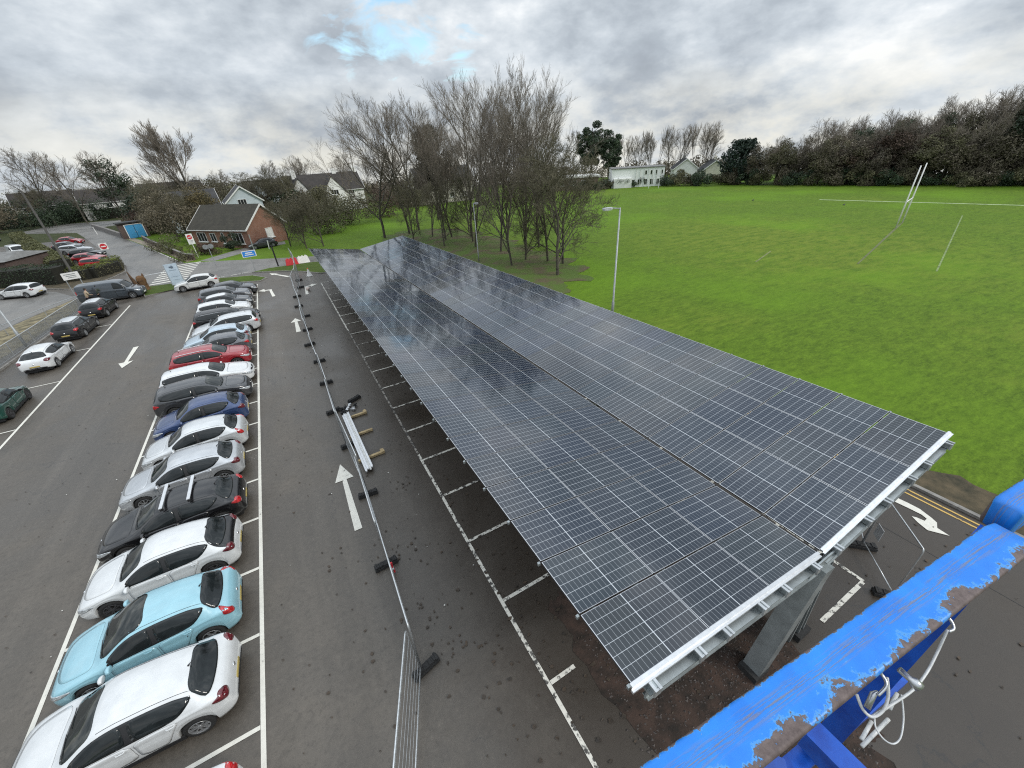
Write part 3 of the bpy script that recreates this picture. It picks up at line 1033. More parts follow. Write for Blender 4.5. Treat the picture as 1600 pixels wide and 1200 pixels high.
def wheel_mesh(R, style):
    key = (round(R, 3), style)
    if key in RIMS:
        return RIMS[key]
    b = MB()
    hw = 0.105
    b.lathe([(R * .62, -hw), (R * .90, -hw), (R * .98, -hw * .75), (R, -hw * .4), (R, hw * .4), (R * .98, hw * .75), (R * .90, hw), (R * .66, hw * .98), (R * .64, hw * .5), (0.001, hw * .3)], 28, axis='Y')
    ty = b.mesh('tyre', M_tyre, True)
    b = MB()
    b.lathe([(R * .68, hw * .90), (R * .66, hw * 1.0), (R * .60, hw * 1.0), (R * .58, hw * .6)], 28, axis='Y')
    ns = {'five': 5, 'six': 6, 'multi': 8, 'twin': 5}[style]
    for k in range(ns):
        a = 2 * math.pi * k / ns
        d = Vector((math.cos(a), 0, math.sin(a)))
        n = Vector((-math.sin(a), 0, math.cos(a)))
        off = ((-.07, .07) if style == 'twin' else (0,))
        for o in off:
            w0, w1 = (.05, .045) if style == 'twin' else ((.085, .06) if style != 'multi' else (.05, .035))
            if style == 'six':
                w0, w1 = .10, .085
            p0, p1 = d * R * .10 + n * R * o * .4, d * R * .62 + n * R * o * 1.6
            y0, y1 = hw * .86, hw * .98
            q = [p0 - n * R * w0, p0 + n * R * w0, p1 + n * R * w1 * 1.2, p1 - n * R * w1 * 1.2]
            V = [(v.x, y0 if i < 2 else y1, v.z) for i, v in enumerate(q)] + [(v.x, hw * .55, v.z) for v in q]
            b.add(V, [(0, 1, 2, 3), (0, 4, 5, 1), (1, 5, 6, 2), (2, 6, 7, 3), (3, 7, 4, 0)])
    b.lathe([(R * .18, hw * .6), (R * .17, hw * .92), (R * .10, hw * .98), (0.001, hw * .98)], 16, axis='Y')
    rim = b.mesh('rim', M_rim if style != 'twin' else M_rimd)
    RIMS[key] = (ty, rim)
    return RIMS[key]


def chaikin(P, it=2):
    P = [Vector(p) for p in P]
    for _ in range(it):
        Q = []
        n = len(P)
        for i in range(n):
            a, c = P[i], P[(i + 1) % n]
            Q += [a * .78 + c * .22, a * .22 + c * .78]
        P = Q
    return P


def resample(P, n):
    P = P + [P[0]]
    L = [0]
    for i in range(len(P) - 1):
        L.append(L[-1] + (P[i + 1] - P[i]).length)
    out, j = [], 0
    for k in range(n):
        s = L[-1] * k / n
        while L[j + 1] < s:
            j += 1
        t = (s - L[j]) / max(1e-9, L[j + 1] - L[j])
        out.append(P[j].lerp(P[j + 1], t))
    return out


def make_car(label, cat, loc, head, paintm, style='hatch', L=4.1, W=1.76, H=1.48, rim='five', glass=None, tail=None,
             bars=False, rails=False, blacktail=False, pano=False, chrome=False, group=None, roofm=None, detail=True, mirror=None, name='parked_car', name2=None):
    """local +X is forward; head = world angle of the nose measured from +X"""
    S = STY[style]
    hs = H / 1.48
    root = empty(name, loc, head, label, cat, group)
    glass = glass or M_glass
    tail = tail or M_tail
    ztop_ = pchip(*zip(*S['top']))
    ztop = lambda u: ztop_(u) * hs
    van = style == 'van'
    if van:
        zb = pchip([0, .03, .08, .16, .3, .95, .985, 1], [.42, .58, .68, .76, .86, .90, .86, .50])
    else:
        zb = pchip([0, .02, .06, .14, .26, .45, .75, .90, .95, .98, 1], [.42, .56, .68, .78, .875, .90, .935, .955, .94, .85, .48])
    up_ = 1.08 if style == 'suv' else 1.0
    zbelt = lambda u: min(zb(u) * hs * up_, ztop(u) - 0.022)
    wv = pchip([0, .006, .02, .05, .10, .18, .35, .70, .86, .93, .97, .99, 1], [.60, .70, .80, .885, .95, .985, 1.0, 1.0, .985, .955, .90, .84, .74] if not van else [.60, .70, .82, .90, .96, .985, 1, 1, 1, .99, .98, .96, .88])
    wr = pchip([0, .02, .06, .14, .26, .30, .42, .60, .86, .92, .96, .985, 1], [.50, .66, .78, .84, .86, .84, .70, .675, .65, .66, .72, .74, .60] if not van else [.5, .66, .78, .84, .84, .83, .80, .83, .84, .84, .83, .80, .70])
    zbot = pchip([0, .02, .06, .12, .88, .95, .98, 1], [.30, .22, .19, .19, .20, .25, .30, .36])
    lift = .05 if style == 'suv' else 0.0
    R = (.315 if style != 'suv' else .345) * (1.0 if L > 3.7 else .95)
    if van:
        R = .34
    RA = R + .055
    wx = [L / 2 - S['wheel'][0] * L, L / 2 - S['wheel'][1] * L]
    us = set(np.round(np.concatenate([[0, .003, .008, .015, .025, .04, .06], np.linspace(.08, .92, 44), [.935, .95, .96, .97, .98, .987, .993, .997, 1]]), 5))
    for x in wx:
        uc = (L / 2 - x) / L
        for a in np.linspace(-1, 1, 13):
            us.add(round(uc + RA / L * math.sin(a * math.pi / 2), 5))
        us.add(round(uc - RA / L - .0008, 5))
        us.add(round(uc + RA / L + .0008, 5))
    us = sorted(us)
    secs = []
    for u in us:
        x = L / 2 - u * L
        w = W / 2 * wv(u)
        r = W / 2 * min(wr(u), wv(u) * .97)
        zt, ze = ztop(u), zbelt(u)
        z0 = zbot(u) + lift
        arch = False
        for xc in wx:
            if abs(x - xc) < RA:
                za = R + math.sqrt(max(0, RA * RA - (x - xc) ** 2))
                if za > z0:
                    z0 = za
                    arch = True
        z0 = min(z0, ze - .05)
        sec = [(w * .72, z0 + (.0 if not arch else .02)), (w * .955 if not arch else w * .985, z0)]
        for s in (.10, .25, .42, .58, .72, .84, .93):
            y = w * (.962 + .038 * math.sin(math.pi * min(1, s * 1.12) ** 1.0))
            if s > .8:
                y = w * (.985 + .012 * (1 - s))
            sec.append((y, z0 + (ze - z0) * s))
        sec.append((w * .962, ze))
        dr = min(.11, (zt - ze) * .42)
        for s in (.12, .3, .5, .7, .88, 1.0):
            y = w * .962 + (r - w * .962) * s
            bulge = .025 * math.sin(math.pi * s) * min(1, (zt - ze) / .4)
            sec.append((y + bulge, ze + .01 + (zt - dr - ze - .01) * s))
        for s in (.12, .26, .42, .6, .8, 1.0):
            yy = r * (1 - s)
            sec.append((yy, zt - dr * (abs(yy) / max(r, 1e-6)) ** 2.6))
        secs.append((x, sec))
    K = len(secs[0][1])
    V, F = [], []
    for x, sec in secs:
        V += [(x, y, z) for y, z in sec]
    for x, sec in secs:
        V += [(x, -y, z) for y, z in sec]
    off = len(secs) * K
    for i in range(len(secs) - 1):
        for j in range(K - 1):
            a, b_, c, d = i * K + j, i * K + j + 1, (i + 1) * K + j + 1, (i + 1) * K + j
            F.append((a, b_, c, d))
            F.append((a + off, d + off, c + off, b_ + off))
    # caps at nose and tail
    for i in (0, len(secs) - 1):
        F.append([i * K + j for j in range(K)] + [off + i * K + j for j in range(K - 2, -1, -1)])
    bm = bmesh.new()
    bvs = [bm.verts.new(v) for v in V]
    for f in F:
        try:
            bm.faces.new([bvs[i] for i in f])
        except ValueError:
            pass
    bmesh.ops.remove_doubles(bm, verts=bm.verts, dist=1e-5)
    bmesh.ops.recalc_face_normals(bm, faces=bm.faces)
    for f in bm.faces:
        f.smooth = True
    bm.normal_update()
    bvh = BVHTree.FromBMesh(bm)
    me = bpy.data.meshes.new('body')
    bm.to_mesh(me)
    bm.free()
    me.materials.append(paintm)
    body = link_mesh('body', me, root)

    def caster(view, s=1):
        if view == 'side':
            return lambda p: (Vector((p[0], s * 3, p[1])), Vector((0, -s, 0)))
        if view == 'top':
            return lambda p: (Vector((p[0], p[1], 4)), Vector((0, 0, -1)))
        if view == 'rear':
            return lambda p: (Vector((-5, p[0], p[1])), Vector((1, 0, 0)))
        if view == 'tail':
            dt = Vector((.78, 0, -.62)).normalized()

            def ft(p):
                lo_, hi_ = .70, 1.0
                for _ in range(24):
                    md = (lo_ + hi_) / 2
                    if ztop(md) > p[1]:
                        lo_ = md
                    else:
                        hi_ = md
                return Vector((L / 2 - lo_ * L, p[0], p[1])) - dt * 3, dt
            return ft
        if view == 'front':
            return lambda p: (Vector((5, p[0], p[1])), Vector((-1, 0, 0)))
        # corner views: t measured across the corner, + toward the flank
        e = -1 if view == 'rc' else 1
        d = Vector((-e * .72, -s * .69, 0)).normalized()
        lat = Vector((-e * .69, s * .72, 0)).normalized()
        C = Vector((e * (L / 2 - .16), s * (W / 2 - .12), 0))
        return lambda p: (C + lat * p[0] + Vector((0, 0, p[1])) - d * 3, d)

    def patch(name, outline, view, m, parent=root, s=1, off=.005, n=40, rings=4, round_=2, lab=None):
        P = resample(chaikin(outline, round_), n)
        cst = caster(view, s)
        cen = sum(P, Vector((0, 0))) / n
        pts, last = [], None
        rows = []
        for k in range(rings + 1):
            f = k / rings
            row = []
            for q in ([cen] if k == 0 else [cen + (q_ - cen) * f for q_ in P]):
                o, d = cst(q)
                h, nn, _, _ = bvh.ray_cast(o, d)
                if h is None:
                    h, nn, _, _ = bvh.find_nearest(o + d * ((o - (last or Vector((0, 0, .8)))).length))
                if nn.dot(d) > 0:
                    nn = -nn
                last = h
                row.append((h, nn))
            rows.append(row)
        b = MB()
        vs = [tuple(h + nn * off) for row in rows for h, nn in row]
        vs += [tuple(h - nn * .004) for h, nn in rows[-1]]
        fs = []
        for i in range(n):
            fs.append((0, 1 + i, 1 + (i + 1) % n))
        for k in range(1, rings + 1):
            a0, b0 = 1 + (k - 1) * n, 1 + k * n
            for i in range(n):
                j = (i + 1) % n
                fs.append((a0 + i, b0 + i, b0 + j, a0 + j))
        b.add(vs, fs)
        o = b.build(name, m, parent)
        me = o.data
        me.polygons.foreach_set('use_smooth', [True] * len(me.polygons))
        if lab:
            o['label'] = lab
        return o

    X = lambda u: L / 2 - u * L
    # windscreen and rear window
    u0, u1 = S['ws']
    if pano:
        u1 += .10
    hwb = W / 2 * wv(u0) * .76
    hwt = W / 2 * wr(u1) * .88
    patch('windscreen', [(X(u0 + .012), -hwb), (X(u0), -hwb * .5), (X(u0 - .006), 0), (X(u0), hwb * .5), (X(u0 + .012), hwb), (X((u0 + u1) / 2), (hwb + hwt) / 2 * 1.01), (X(u1), hwt), (X(u1 - .008), 0), (X(u1), -hwt), (X((u0 + u1) / 2), -(hwb + hwt) / 2 * 1.01)], 'top', M_glassl if not van else glass, n=56, rings=7, off=.004)
    z0, z1 = (S['rw'][0] - .03) * hs, (S['rw'][1] + .005) * hs
    wb = W / 2 * .79
    wt = W / 2 * .60
    if van:
        wb, wt = W / 2 * .72, W / 2 * .68
    ur = None
    if blacktail:
        patch('tailgate', [(-W * .44, .80 * hs), (-W * .455, .90 * hs), (-wb * 1.07, z0), (-wt * 1.08, z1 + .012), (0, z1 + .022), (wt * 1.08, z1 + .012), (wb * 1.07, z0), (W * .455, .90 * hs), (W * .44, .80 * hs), (0, .86 * hs)], 'tail', P_black, n=56, rings=6, lab='gloss black tailgate')
    patch('rear_window', [(-wb, z0 + .015), (-wb * .93, z0 + .12 * hs), (-wt, z1), (0, z1 + .015), (wt, z1), (wb * .93, z0 + .12 * hs), (wb, z0 + .015), (0, z0 - .02)], 'tail' if not van else 'rear', glass, n=56, rings=8, off=.014 if blacktail else .011)
    # side glass
    ua, ub = S['dlo']
    bpil = S['bp']

    def zr(u):
        zt, ze = ztop(u), zbelt(u)
        return zt - min(.11, (zt - ze) * .42) - .012

    def dlo(a, c, front, rear, grow=0.0):
        lo, hi = [], []
        n = 9
        for k in range(n):
            u = a + (c - a) * k / (n - 1)
            zl = zbelt(u) + .022 - grow
            zh = max(zl + .012, zr(u) - .022 + grow)
            if rear:
                f = max(0, (u - (ub - .085)) / .085)
                zl += f ** 1.6 * (zh - zl) * (.80 if style in ('hatch', 'mini') else .30)
            lo.append((X(u), zl))
            hi.append((X(u), zh))
        return lo + hi[::-1]

    for s in (1, -1):
        if not van:
            patch('window_trim', dlo(ua - .008, ub + .006, True, True, .014), 'side', M_chrome if chrome else M_trim, s=s, off=.002, n=60, rings=5, round_=1)
            if chrome:
                patch('window_trim', dlo(ua - .002, ub, True, True, .001), 'side', M_trim, s=s, off=.004, n=60, rings=5, round_=1)
            patch('side_window', dlo(ua, bpil - .012, True, False), 'side', glass, s=s, off=.006, n=44, rings=5, round_=1)
            patch('side_window', dlo(bpil + .012, ub, False, True), 'side', glass, s=s, off=.006, n=44, rings=5, round_=1)
        else:
            patch('side_window', dlo(ua, ub, True, False), 'side', glass, s=s, off=.005, n=44, rings=5, round_=1)
        if detail:
            # doors, each in its dark gap, with a handle
            sill = .31 + lift
            doors = [(ua - .012, bpil), (bpil, wx and (L / 2 - wx[1]) / L - .035)] if not van else [(.17, .40)]
            for (a, c) in doors:
                a_, c_ = X(a + .006), X(c - .006)
                zt1, zt2 = zbelt(a) - .0, zbelt(c) - .0
                rear_d = (c != bpil) and not van
                ol = [(a_, sill + .04), (a_, (sill + zt1) / 2), (a_, zt1 - .03), ((a_ + c_) / 2, (zt1 + zt2) / 2 - .005), (c_, zt2 - .03), (c_ + (.16 if rear_d else 0), (sill + zt2) / 2 + .06), (c_ + (.36 if rear_d else 0), sill + .05), ((a_ + c_) / 2, sill)]
                big = [(q[0] + (.006 if i in (0, 1, 2) else (-.006 if i in (4, 5, 6) else 0)), q[1] + (-.010 if i in (0, 6, 7) else 0.004)) for i, q in enumerate(ol)]
                dr_ = patch('door', ol, 'side', paintm, s=s, off=.0035, n=64, rings=6, round_=1)
                patch('door_gap', big, 'side', M_seam, parent=dr_, s=s, off=.0018, n=48, rings=5, round_=1)
                hx, hz = c_ + .16, (zt2 - .095)
                h0 = bvh.ray_cast(Vector((hx, s * 3, hz)), Vector((0, -s, 0)))[0]
                if h0:
                    hb = MB()
                    hb.tube([(hx + .09, h0.y + s * .004, hz), (hx + .07, h0.y + s * .030, hz + .003), (hx - .05, h0.y + s * .030, hz + .008), (hx - .07, h0.y + s * .004, hz + .008)], .013, 6)
                    hb.build('handle', paintm if not chrome else M_chrome, dr_)
            sk = MB()
            sk.box((X(.5), s * (W / 2 * .975), .245 + lift), (L * .50, .035, .11))
            sk.build('sill_trim', M_trim, root)
        # lamps
        zt_ = zbelt(.96)
        if style in ('estate', 'suv', 'hatch', 'mini'):
            ol = [(-.22, .80 * hs), (-.10, .76 * hs), (.05, .78 * hs), (.20, .88 * hs), (.12, .93 * hs), (-.03, .97 * hs), (-.20, .90 * hs)]
            if style == 'mini':
                ol = [(-.16, .70 * hs), (-.04, .70 * hs), (-.02, .9 * hs), (-.14, .9 * hs)]
            if rim == 'five' and style == 'hatch':
                ol = [(-.13, .74 * hs), (.02, .74 * hs), (.14, .84 * hs), (.10, .98 * hs), (.02, 1.03 * hs), (-.04, .92 * hs), (-.14, .84 * hs)]
            patch('tail_light', ol, 'rc', tail, s=s, off=.007, n=30, rings=3)
        else:
            patch('tail_light', [(-.10, .75 * hs), (.04, .75 * hs), (.04, 1.05 * hs), (-.10, 1.05 * hs)], 'rc', tail, s=s, off=.006, n=30, rings=3)
        zf = zbelt(.03) + .02
        patch('headlight', [(-.26, zf - .10), (-.05, zf - .12), (.14, zf - .06), (.36, zf + .075), (.20, zf + .075), (-.02, zf + .03), (-.22, zf - .03)], 'fc', M_head, s=s, off=.006, n=32, rings=3)
        # mirrors
        um = ua + .018
        hb = bvh.ray_cast(Vector((X(um), s * 3, zbelt(um) - .02)), Vector((0, -s, 0)))[0]
        if hb:
            b = MB()
            prof = [(0.0, -.055), (.045, -.05), (.062, -.02), (.062, .03), (.05, .05), (0.0, .06)]
            bmm = bmesh.new()
            bmesh.ops.create_uvsphere(bmm, u_segments=14, v_segments=8, radius=1)
            for v in bmm.verts:
                v.co = Vector((v.co.x * .075 + (v.co.z * .01), v.co.y * .115, v.co.z * .068))
                if v.co.x < -.03:
                    v.co.x = -.03
                v.co += Vector((X(um) + .02, hb.y + s * .125, hb.z + .075))
            mm = bpy.data.meshes.new('wing_mirror')
            for f in bmm.faces:
                f.smooth = True
            bmm.to_mesh(mm)
            bmm.free()
            mm.materials.append(mirror or paintm)
            mo = link_mesh('wing_mirror', mm, root)
            b = MB()
            b.tube([(X(um) + .01, hb.y - s * .02, hb.z + .02), (X(um) + .015, hb.y + s * .05, hb.z + .045)], .022, 6)
            b.build('mirror_stalk', M_trim, mo)
        for x in wx:
            ty, ri = wheel_mesh(R, rim)
            wo = link_mesh('wheel', ty, root, (x, s * (W / 2 - .125), R), (0, 0, 0 if s > 0 else math.pi))
            link_mesh('rim', ri, wo)
    if detail:
        for vw, zz in (('rear', .70 * hs), ('front', .605 * hs)):
            patch('badge', [(.055 * math.cos(q), zz + .05 * math.sin(q)) for q in (0, 1.05, 2.1, 3.14, 4.19, 5.24)], vw, M_chrome, off=.010, n=16, rings=1, round_=1)
    # number plates, grille, lower bumper trims
    patch('number_plate', [(-.26, .46), (.26, .46), (.26, .555), (-.26, .555)], 'rear', M_py, off=.010, n=24, rings=2, round_=0, lab='yellow rear number plate')
    patch('number_plate', [(-.26, .36), (.26, .36), (.26, .47), (-.26, .47)], 'front', M_pw, off=.012, n=24, rings=2, round_=0, lab='white front number plate')
    patch('grille', [(-.42, .40), (-.50, .30), (0, .27), (.50, .30), (.42, .40), (0, .42)], 'front', M_trim, off=.006, n=32, rings=3)
    patch('upper_grille', [(-.48, .60 * hs), (0, .55 * hs), (.48, .60 * hs), (.40, .66 * hs), (0, .63 * hs), (-.40, .66 * hs)], 'front', M_trim, off=.006, n=32, rings=2)
    patch('bumper_trim', [(-.60, .42), (-.64, .36), (0, .34), (.64, .36), (.60, .42), (0, .44)], 'rear', M_trim, off=.006, n=32, rings=2)
    if detail and not van:
        ub_ = S['ws'][0]
        hw0, hw1 = W / 2 * .70, W / 2 * .80
        ol = [(X(.045), 0), (X(.055), -hw0 * .7), (X(.09), -hw0 * 1.0), (X(.17), -hw1 * .98), (X(ub_ - .025), -hw1), (X(ub_ - .032), 0), (X(ub_ - .025), hw1), (X(.17), hw1 * .98), (X(.09), hw0 * 1.0), (X(.055), hw0 * .7)]
        bn = patch('bonnet', ol, 'top', paintm, off=.0032, n=64, rings=7)
        cx_ = X(.15)
        patch('bonnet_gap', [(cx_ + (q[0] - cx_) * 1.008, q[1] * 1.006) for q in ol], 'top', M_seam, parent=bn, off=.0016, n=64, rings=7)
        # ditch lines along the roof edges
        for s in (1, -1):
            b = MB()
            pts = []
            for k in range(12):
                u = S['ws'][1] + .02 + (.86 - S['ws'][1] - .02) * k / 11
                h, nn, _, _ = bvh.ray_cast(Vector((X(u), s * W / 2 * wr(u) * .93, 4)), Vector((0, 0, -1)))
                if h:
                    pts.append(h + nn * .001)
            b.tube(pts, .006 if not rails else .018, 5)
            if rails:
                b.v = [(p[0], p[1], p[2] + .035) for p in b.v]
                for q in (pts[0], pts[len(pts) // 2], pts[-1]):
                    b.box((q.x, q.y, q.z + .015), (.08, .025, .05))
            b.build('roof_rail' if rails else 'roof_seam', M_alu if rails else M_seam, root)
        # wipers at the foot of the screen
        b = MB()
        for (ya, yb) in ((.05, .55), (-.50, .0)):
            h1 = bvh.ray_cast(Vector((X(ub_ + .004), ya, 4)), Vector((0, 0, -1)))
            h2 = bvh.ray_cast(Vector((X(ub_ + .022), yb, 4)), Vector((0, 0, -1)))
            b.tube([h1[0] + h1[1] * .02, h2[0] + h2[1] * .02], .008, 5)
        b.build('wiper', M_trim, root)
        h = bvh.ray_cast(Vector((X(.83), 0, 4)), Vector((0, 0, -1)))[0]
        b = MB()
        b.tube([h, h + Vector((-.05, 0, .05)), h + Vector((-.16, 0, .13))], [.022, .009, .004], 6)
        b.build('roof_aerial', M_trim, root)
    if roofm:
        hwr = W / 2 * .60
        patch('roof_panel', [(X(S['ws'][1] + .02), -hwr), (X(S['ws'][1] + .012), 0), (X(S['ws'][1] + .02), hwr), (X(.70), hwr), (X(.85), hwr * .95), (X(.86), 0), (X(.85), -hwr * .95), (X(.70), -hwr)], 'top', roofm, off=.007, n=48, rings=6)
    if bars:
        for u in (.50, .68):
            h = bvh.ray_cast(Vector((X(u), 0, 4)), Vector((0, 0, -1)))[0]
            b = MB()
            b.box((X(u), 0, h.z + .085), (.10, W * .78, .03), mi=0)
            for s in (1, -1):
                b.box((X(u), s * W * .36, h.z + .02), (.09, .06, .12), mi=1)
            b.build('roof_bar', [M_alu, M_trim], root)
    # dark underbody and wheel wells
    b = MB()
    b.box((0, 0, .28 + lift), (L * .91, W * .78, .32))
    for x in wx:
        b.box((x, 0, .42), (RA * 2 + .06, W * .74, .50))
    b.build('underbody', M_trim, root)
    return root


PI = math.pi
ROWX = -6.08
# the double row in the middle, from nearest to farthest
row = [
    # y, head(0 = nose right), dx, dy, rot, args
    (5.0, PI, .15, 0, -.02, dict(label='white car mostly out of frame below the nearest white hatchback', paintm=P_white, L=4.2, rim='multi')),
    (7.79, PI, -.05, .25, -.03, dict(label='nearest white hatchback in the middle row, plain white roof and dark red tail lamps', paintm=P_white, L=4.2, W=1.8, H=1.45, rim='multi', tail=M_taild)),
    (10.19, PI, .05, 0.0, .02, dict(label='pale blue hatchback with a deep panoramic windscreen', paintm=P_blue, L=4.0, W=1.74, H=1.52, rim='five', pano=True)),
    (12.59, PI, -.05, 0.05, -.02, dict(label='white hatchback with a gloss black tailgate', paintm=P_white, L=4.1, W=1.75, H=1.49, rim='twin', blacktail=True, tail=M_taild)),
    (14.99, PI, -.05, -.1, 0.0, dict(label='black hatchback carrying two silver roof bars', paintm=P_black, L=4.35, W=1.79, H=1.46, rim='multi', bars=True)),
    (17.39, PI, -.10, 0.1, .01, dict(label='silver hatchback parked between the black roof-bar car and a pale silver hatchback', paintm=P_silver, L=4.2, W=1.76, H=1.46, rim='multi', chrome=False, tail=M_taild)),
    (19.79, PI, .1, .0, 0.0, dict(label='pale silver small hatchback with large red tail lamps and six-spoke wheels', paintm=P_palesilver, L=4.0, W=1.72, H=1.50, rim='five')),
    (22.19, PI, .1, 0.0, .02, dict(label='metallic blue hatchback in the middle row', paintm=P_navy, L=4.0, W=1.73, H=1.54, rim='twin', tail=M_taild)),
    (24.69, 0, 0.05, 0.05, 0.02, dict(label='dark grey crossover parked nose right beside the blue hatchback', paintm=P_grey, style='suv', L=4.4, W=1.82, H=1.58, rim='multi')),
    (27.09, 0, 0.0, 0.05, -.02, dict(label='white estate car parked nose right in the middle row', paintm=P_white, style='estate', L=4.65, W=1.82, H=1.46, rim='multi')),
    (29.79, 0, .0, .05, 0.0, dict(label='red crossover parked nose right in the middle row', paintm=P_red, style='suv', L=4.35, W=1.80, H=1.6, rim='multi', rails=True)),
    (31.99, PI, .2, 0.0, 0.0, dict(label='dark grey hatchback with red tail lamps beyond the red crossover', paintm=P_mid, L=4.0, W=1.72, H=1.5, rim='multi')),
    (34.19, PI, .0, 0.0, .0, dict(label='icy blue hatchback parked nose left in the middle row', paintm=P_icy, L=4.25, W=1.77, H=1.46, rim='multi', tail=M_taild)),
    (36.69, PI, .45, 0.0, .0, dict(label='silver estate car whose tail overhangs the bay line', paintm=P_palesilver, style='estate', L=4.65, W=1.82, H=1.48, rim='multi')),
    (39.0, 0, .4, 0.1, .0, dict(label='black saloon-like estate with a bright window outline', paintm=P_black, style='estate', L=4.7, W=1.84, H=1.45, rim='multi', chrome=True)),
    (41.6, 0, .1, 0.0, .0, dict(label='white hatchback between the black estate and the far dark crossover', paintm=P_white, style='suv', L=4.1, W=1.76, H=1.5, rim='multi')),
    (44.1, 0, .15, 0.0, .0, dict(label='black and white hatchback at the far end of the middle row', paintm=P_grey, roofm=P_white, L=4.1, W=1.76, H=1.5, rim='multi')),
    (46.5, 0, -.05, 0.0, .0, dict(label='grey crossover last but one in the middle row', paintm=P_mid, style='suv', L=4.4, W=1.84, H=1.6, rim='multi')),
    (49.0, 0, .5, 0.0, .0, dict(label='dark car at the very end of the middle row', paintm=P_grey, style='hatch', L=4.2, W=1.8, H=1.48, rim='multi')),
]
for (y, hd, dx, dy, rot, kw) in row:
    kw = dict(kw)
    make_car(kw.pop('label'), 'car', (ROWX + dx, y + dy, .016), hd + rot, kw.pop('paintm'), group='cars in the middle row', **kw)
# the file along the left fence, all pointing away
G2 = 'cars along the left fence'
make_car('dark green small hatchback at the left edge', 'car', (-16.55, 30.9, .012), PI / 2 + .04, P_green, 'mini', L=3.85, W=1.72, H=1.42, rim='twin', mirror=P_black, roofm=P_black, group=G2)
make_car('white hatchback parked by the mesh fence', 'car', (-16.75, 38.7, .012), PI / 2 - .02, P_white, 'hatch', L=4.25, W=1.80, H=1.44, rim='multi', group=G2, tail=M_taild)
make_car('black estate with silver roof edge parked by the mesh fence', 'car', (-16.95, 45.4, .012), PI / 2 - .04, P_black, 'estate', L=4.5, W=1.83, H=1.5, rim='multi', chrome=True, roofm=P_palesilver, group=G2)
make_car('small black crossover with a pale roof, just before the van', 'car', (-16.75, 51.0, .012), PI / 2 - .05, P_black, 'suv', L=4.1, W=1.78, H=1.55, rim='multi', roofm=P_palesilver, group=G2)
make_car('dark slate panel van standing across the end of the fence row', 'van', (-16.9, 56.8, .012), -.12, P_slate, 'van', L=5.3, W=1.95, H=1.97, rim='multi', name='panel_van')
make_car('white hatchback parked alone beside the grass verge', 'car', (-9.4, 55.4, .012), PI + .03, P_cream, 'hatch', L=4.2, W=1.78, H=1.47, rim='multi')
make_car('white estate parked on the service lane in front of the dark hedge', 'car', (-27.4, 66.4, .012), PI - .42, P_white, 'estate', L=4.4, W=1.80, H=1.5, rim='multi', tail=M_taild)
G3 = 'cars in the bays behind the hedge'
make_car('red saloon nearest the end of the hedge', 'car', (-23.7, 81.0, .012), -.25, P_red2, 'estate', L=4.5, W=1.8, H=1.42, rim='multi', group=G3, detail=False)
make_car('red car behind the nearest red one, beside a black car', 'car', (-26.6, 87.5, .012), -.25, P_red, 'hatch', L=4.3, W=1.78, H=1.42, rim='multi', group=G3, detail=False)
make_car('black saloon between red and silver cars behind the hedge', 'car', (-28.2, 93.5, .012), -.25, P_black, 'estate', L=4.6, W=1.8, H=1.45, rim='multi', group=G3, detail=False)
make_car('silver estate behind the hedge under the leaning lamp post', 'car', (-31.5, 100.5, .012), -.25, P_silver, 'estate', L=4.6, W=1.8, H=1.5, rim='multi', group=G3, detail=False)
make_car('grey hatchback farther up the bays behind the hedge', 'car', (-34.5, 107.5, .012), -.25, P_mid, 'hatch', L=4.3, W=1.8, H=1.5, rim='multi', group=G3, detail=False)
make_car('farthest red hatchback behind the hedge', 'car', (-36.6, 116.5, .012), -.25, P_red, 'hatch', L=4.1, W=1.75, H=1.5, rim='multi', group=G3, detail=False)
make_car('white van parked left of the clipped hedge', 'van', (-41.5, 108.0, .012), -1.05, P_white, 'van', L=4.7, W=1.9, H=1.85, rim='multi', name='panel_van', detail=False)
make_car('dark car at the far left edge beyond the white van', 'car', (-57.5, 140.0, .012), -.2, P_grey, 'estate', L=4.6, W=1.8, H=1.6, rim='multi', detail=False)
make_car('dark car parked in front of the bungalow gable', 'car', (-2.6, 77.9, .016), PI + .12, P_grey, 'hatch', L=4.2, W=1.76, H=1.45, rim='multi', detail=False)
# ------------------------------------------------------------------ trees
M_bark = mat('bark', (0.040, 0.035, 0.026), rough=0.9, scale=3.0, col2=(0.105, 0.095, 0.072), bump=0.6, bscale=12, randv=0.4)
M_twig = mat('twigs', (0.115, 0.098, 0.076), rough=0.9, scale=0.6, col2=(0.215, 0.185, 0.148), randv=0.4)
M_birch = mat('pale bark', (0.10, 0.095, 0.085), rough=0.9, scale=3.0, col2=(0.26, 0.25, 0.23))
M_leafbrown = mat('dry brown leaves', (0.056, 0.048, 0.030), rough=0.8, scale=0.5, col2=(0.150, 0.128, 0.085), randv=0.5)
M_leafolive = mat('olive winter twigs and leaves', (0.052, 0.050, 0.026), rough=0.85, scale=0.5, col2=(0.140, 0.132, 0.070), randv=0.5)
M_leafdark = mat('dark evergreen leaves', (0.012, 0.024, 0.011), rough=0.6, scale=0.6, col2=(0.042, 0.070, 0.030), randv=0.4)
M_leafgreen = mat('hedge leaves', (0.055, 0.062, 0.022), rough=0.7, scale=0.7, col2=(0.135, 0.140, 0.055), randv=0.3)
M_leaflime = mat('bright shrub leaves', (0.060, 0.085, 0.012), rough=0.7, scale=1.0, col2=(0.16, 0.19, 0.03))
M_leafrust = mat('rusty leaves', (0.050, 0.034, 0.024), rough=0.8, scale=0.6, col2=(0.100, 0.064, 0.044), randv=0.4)


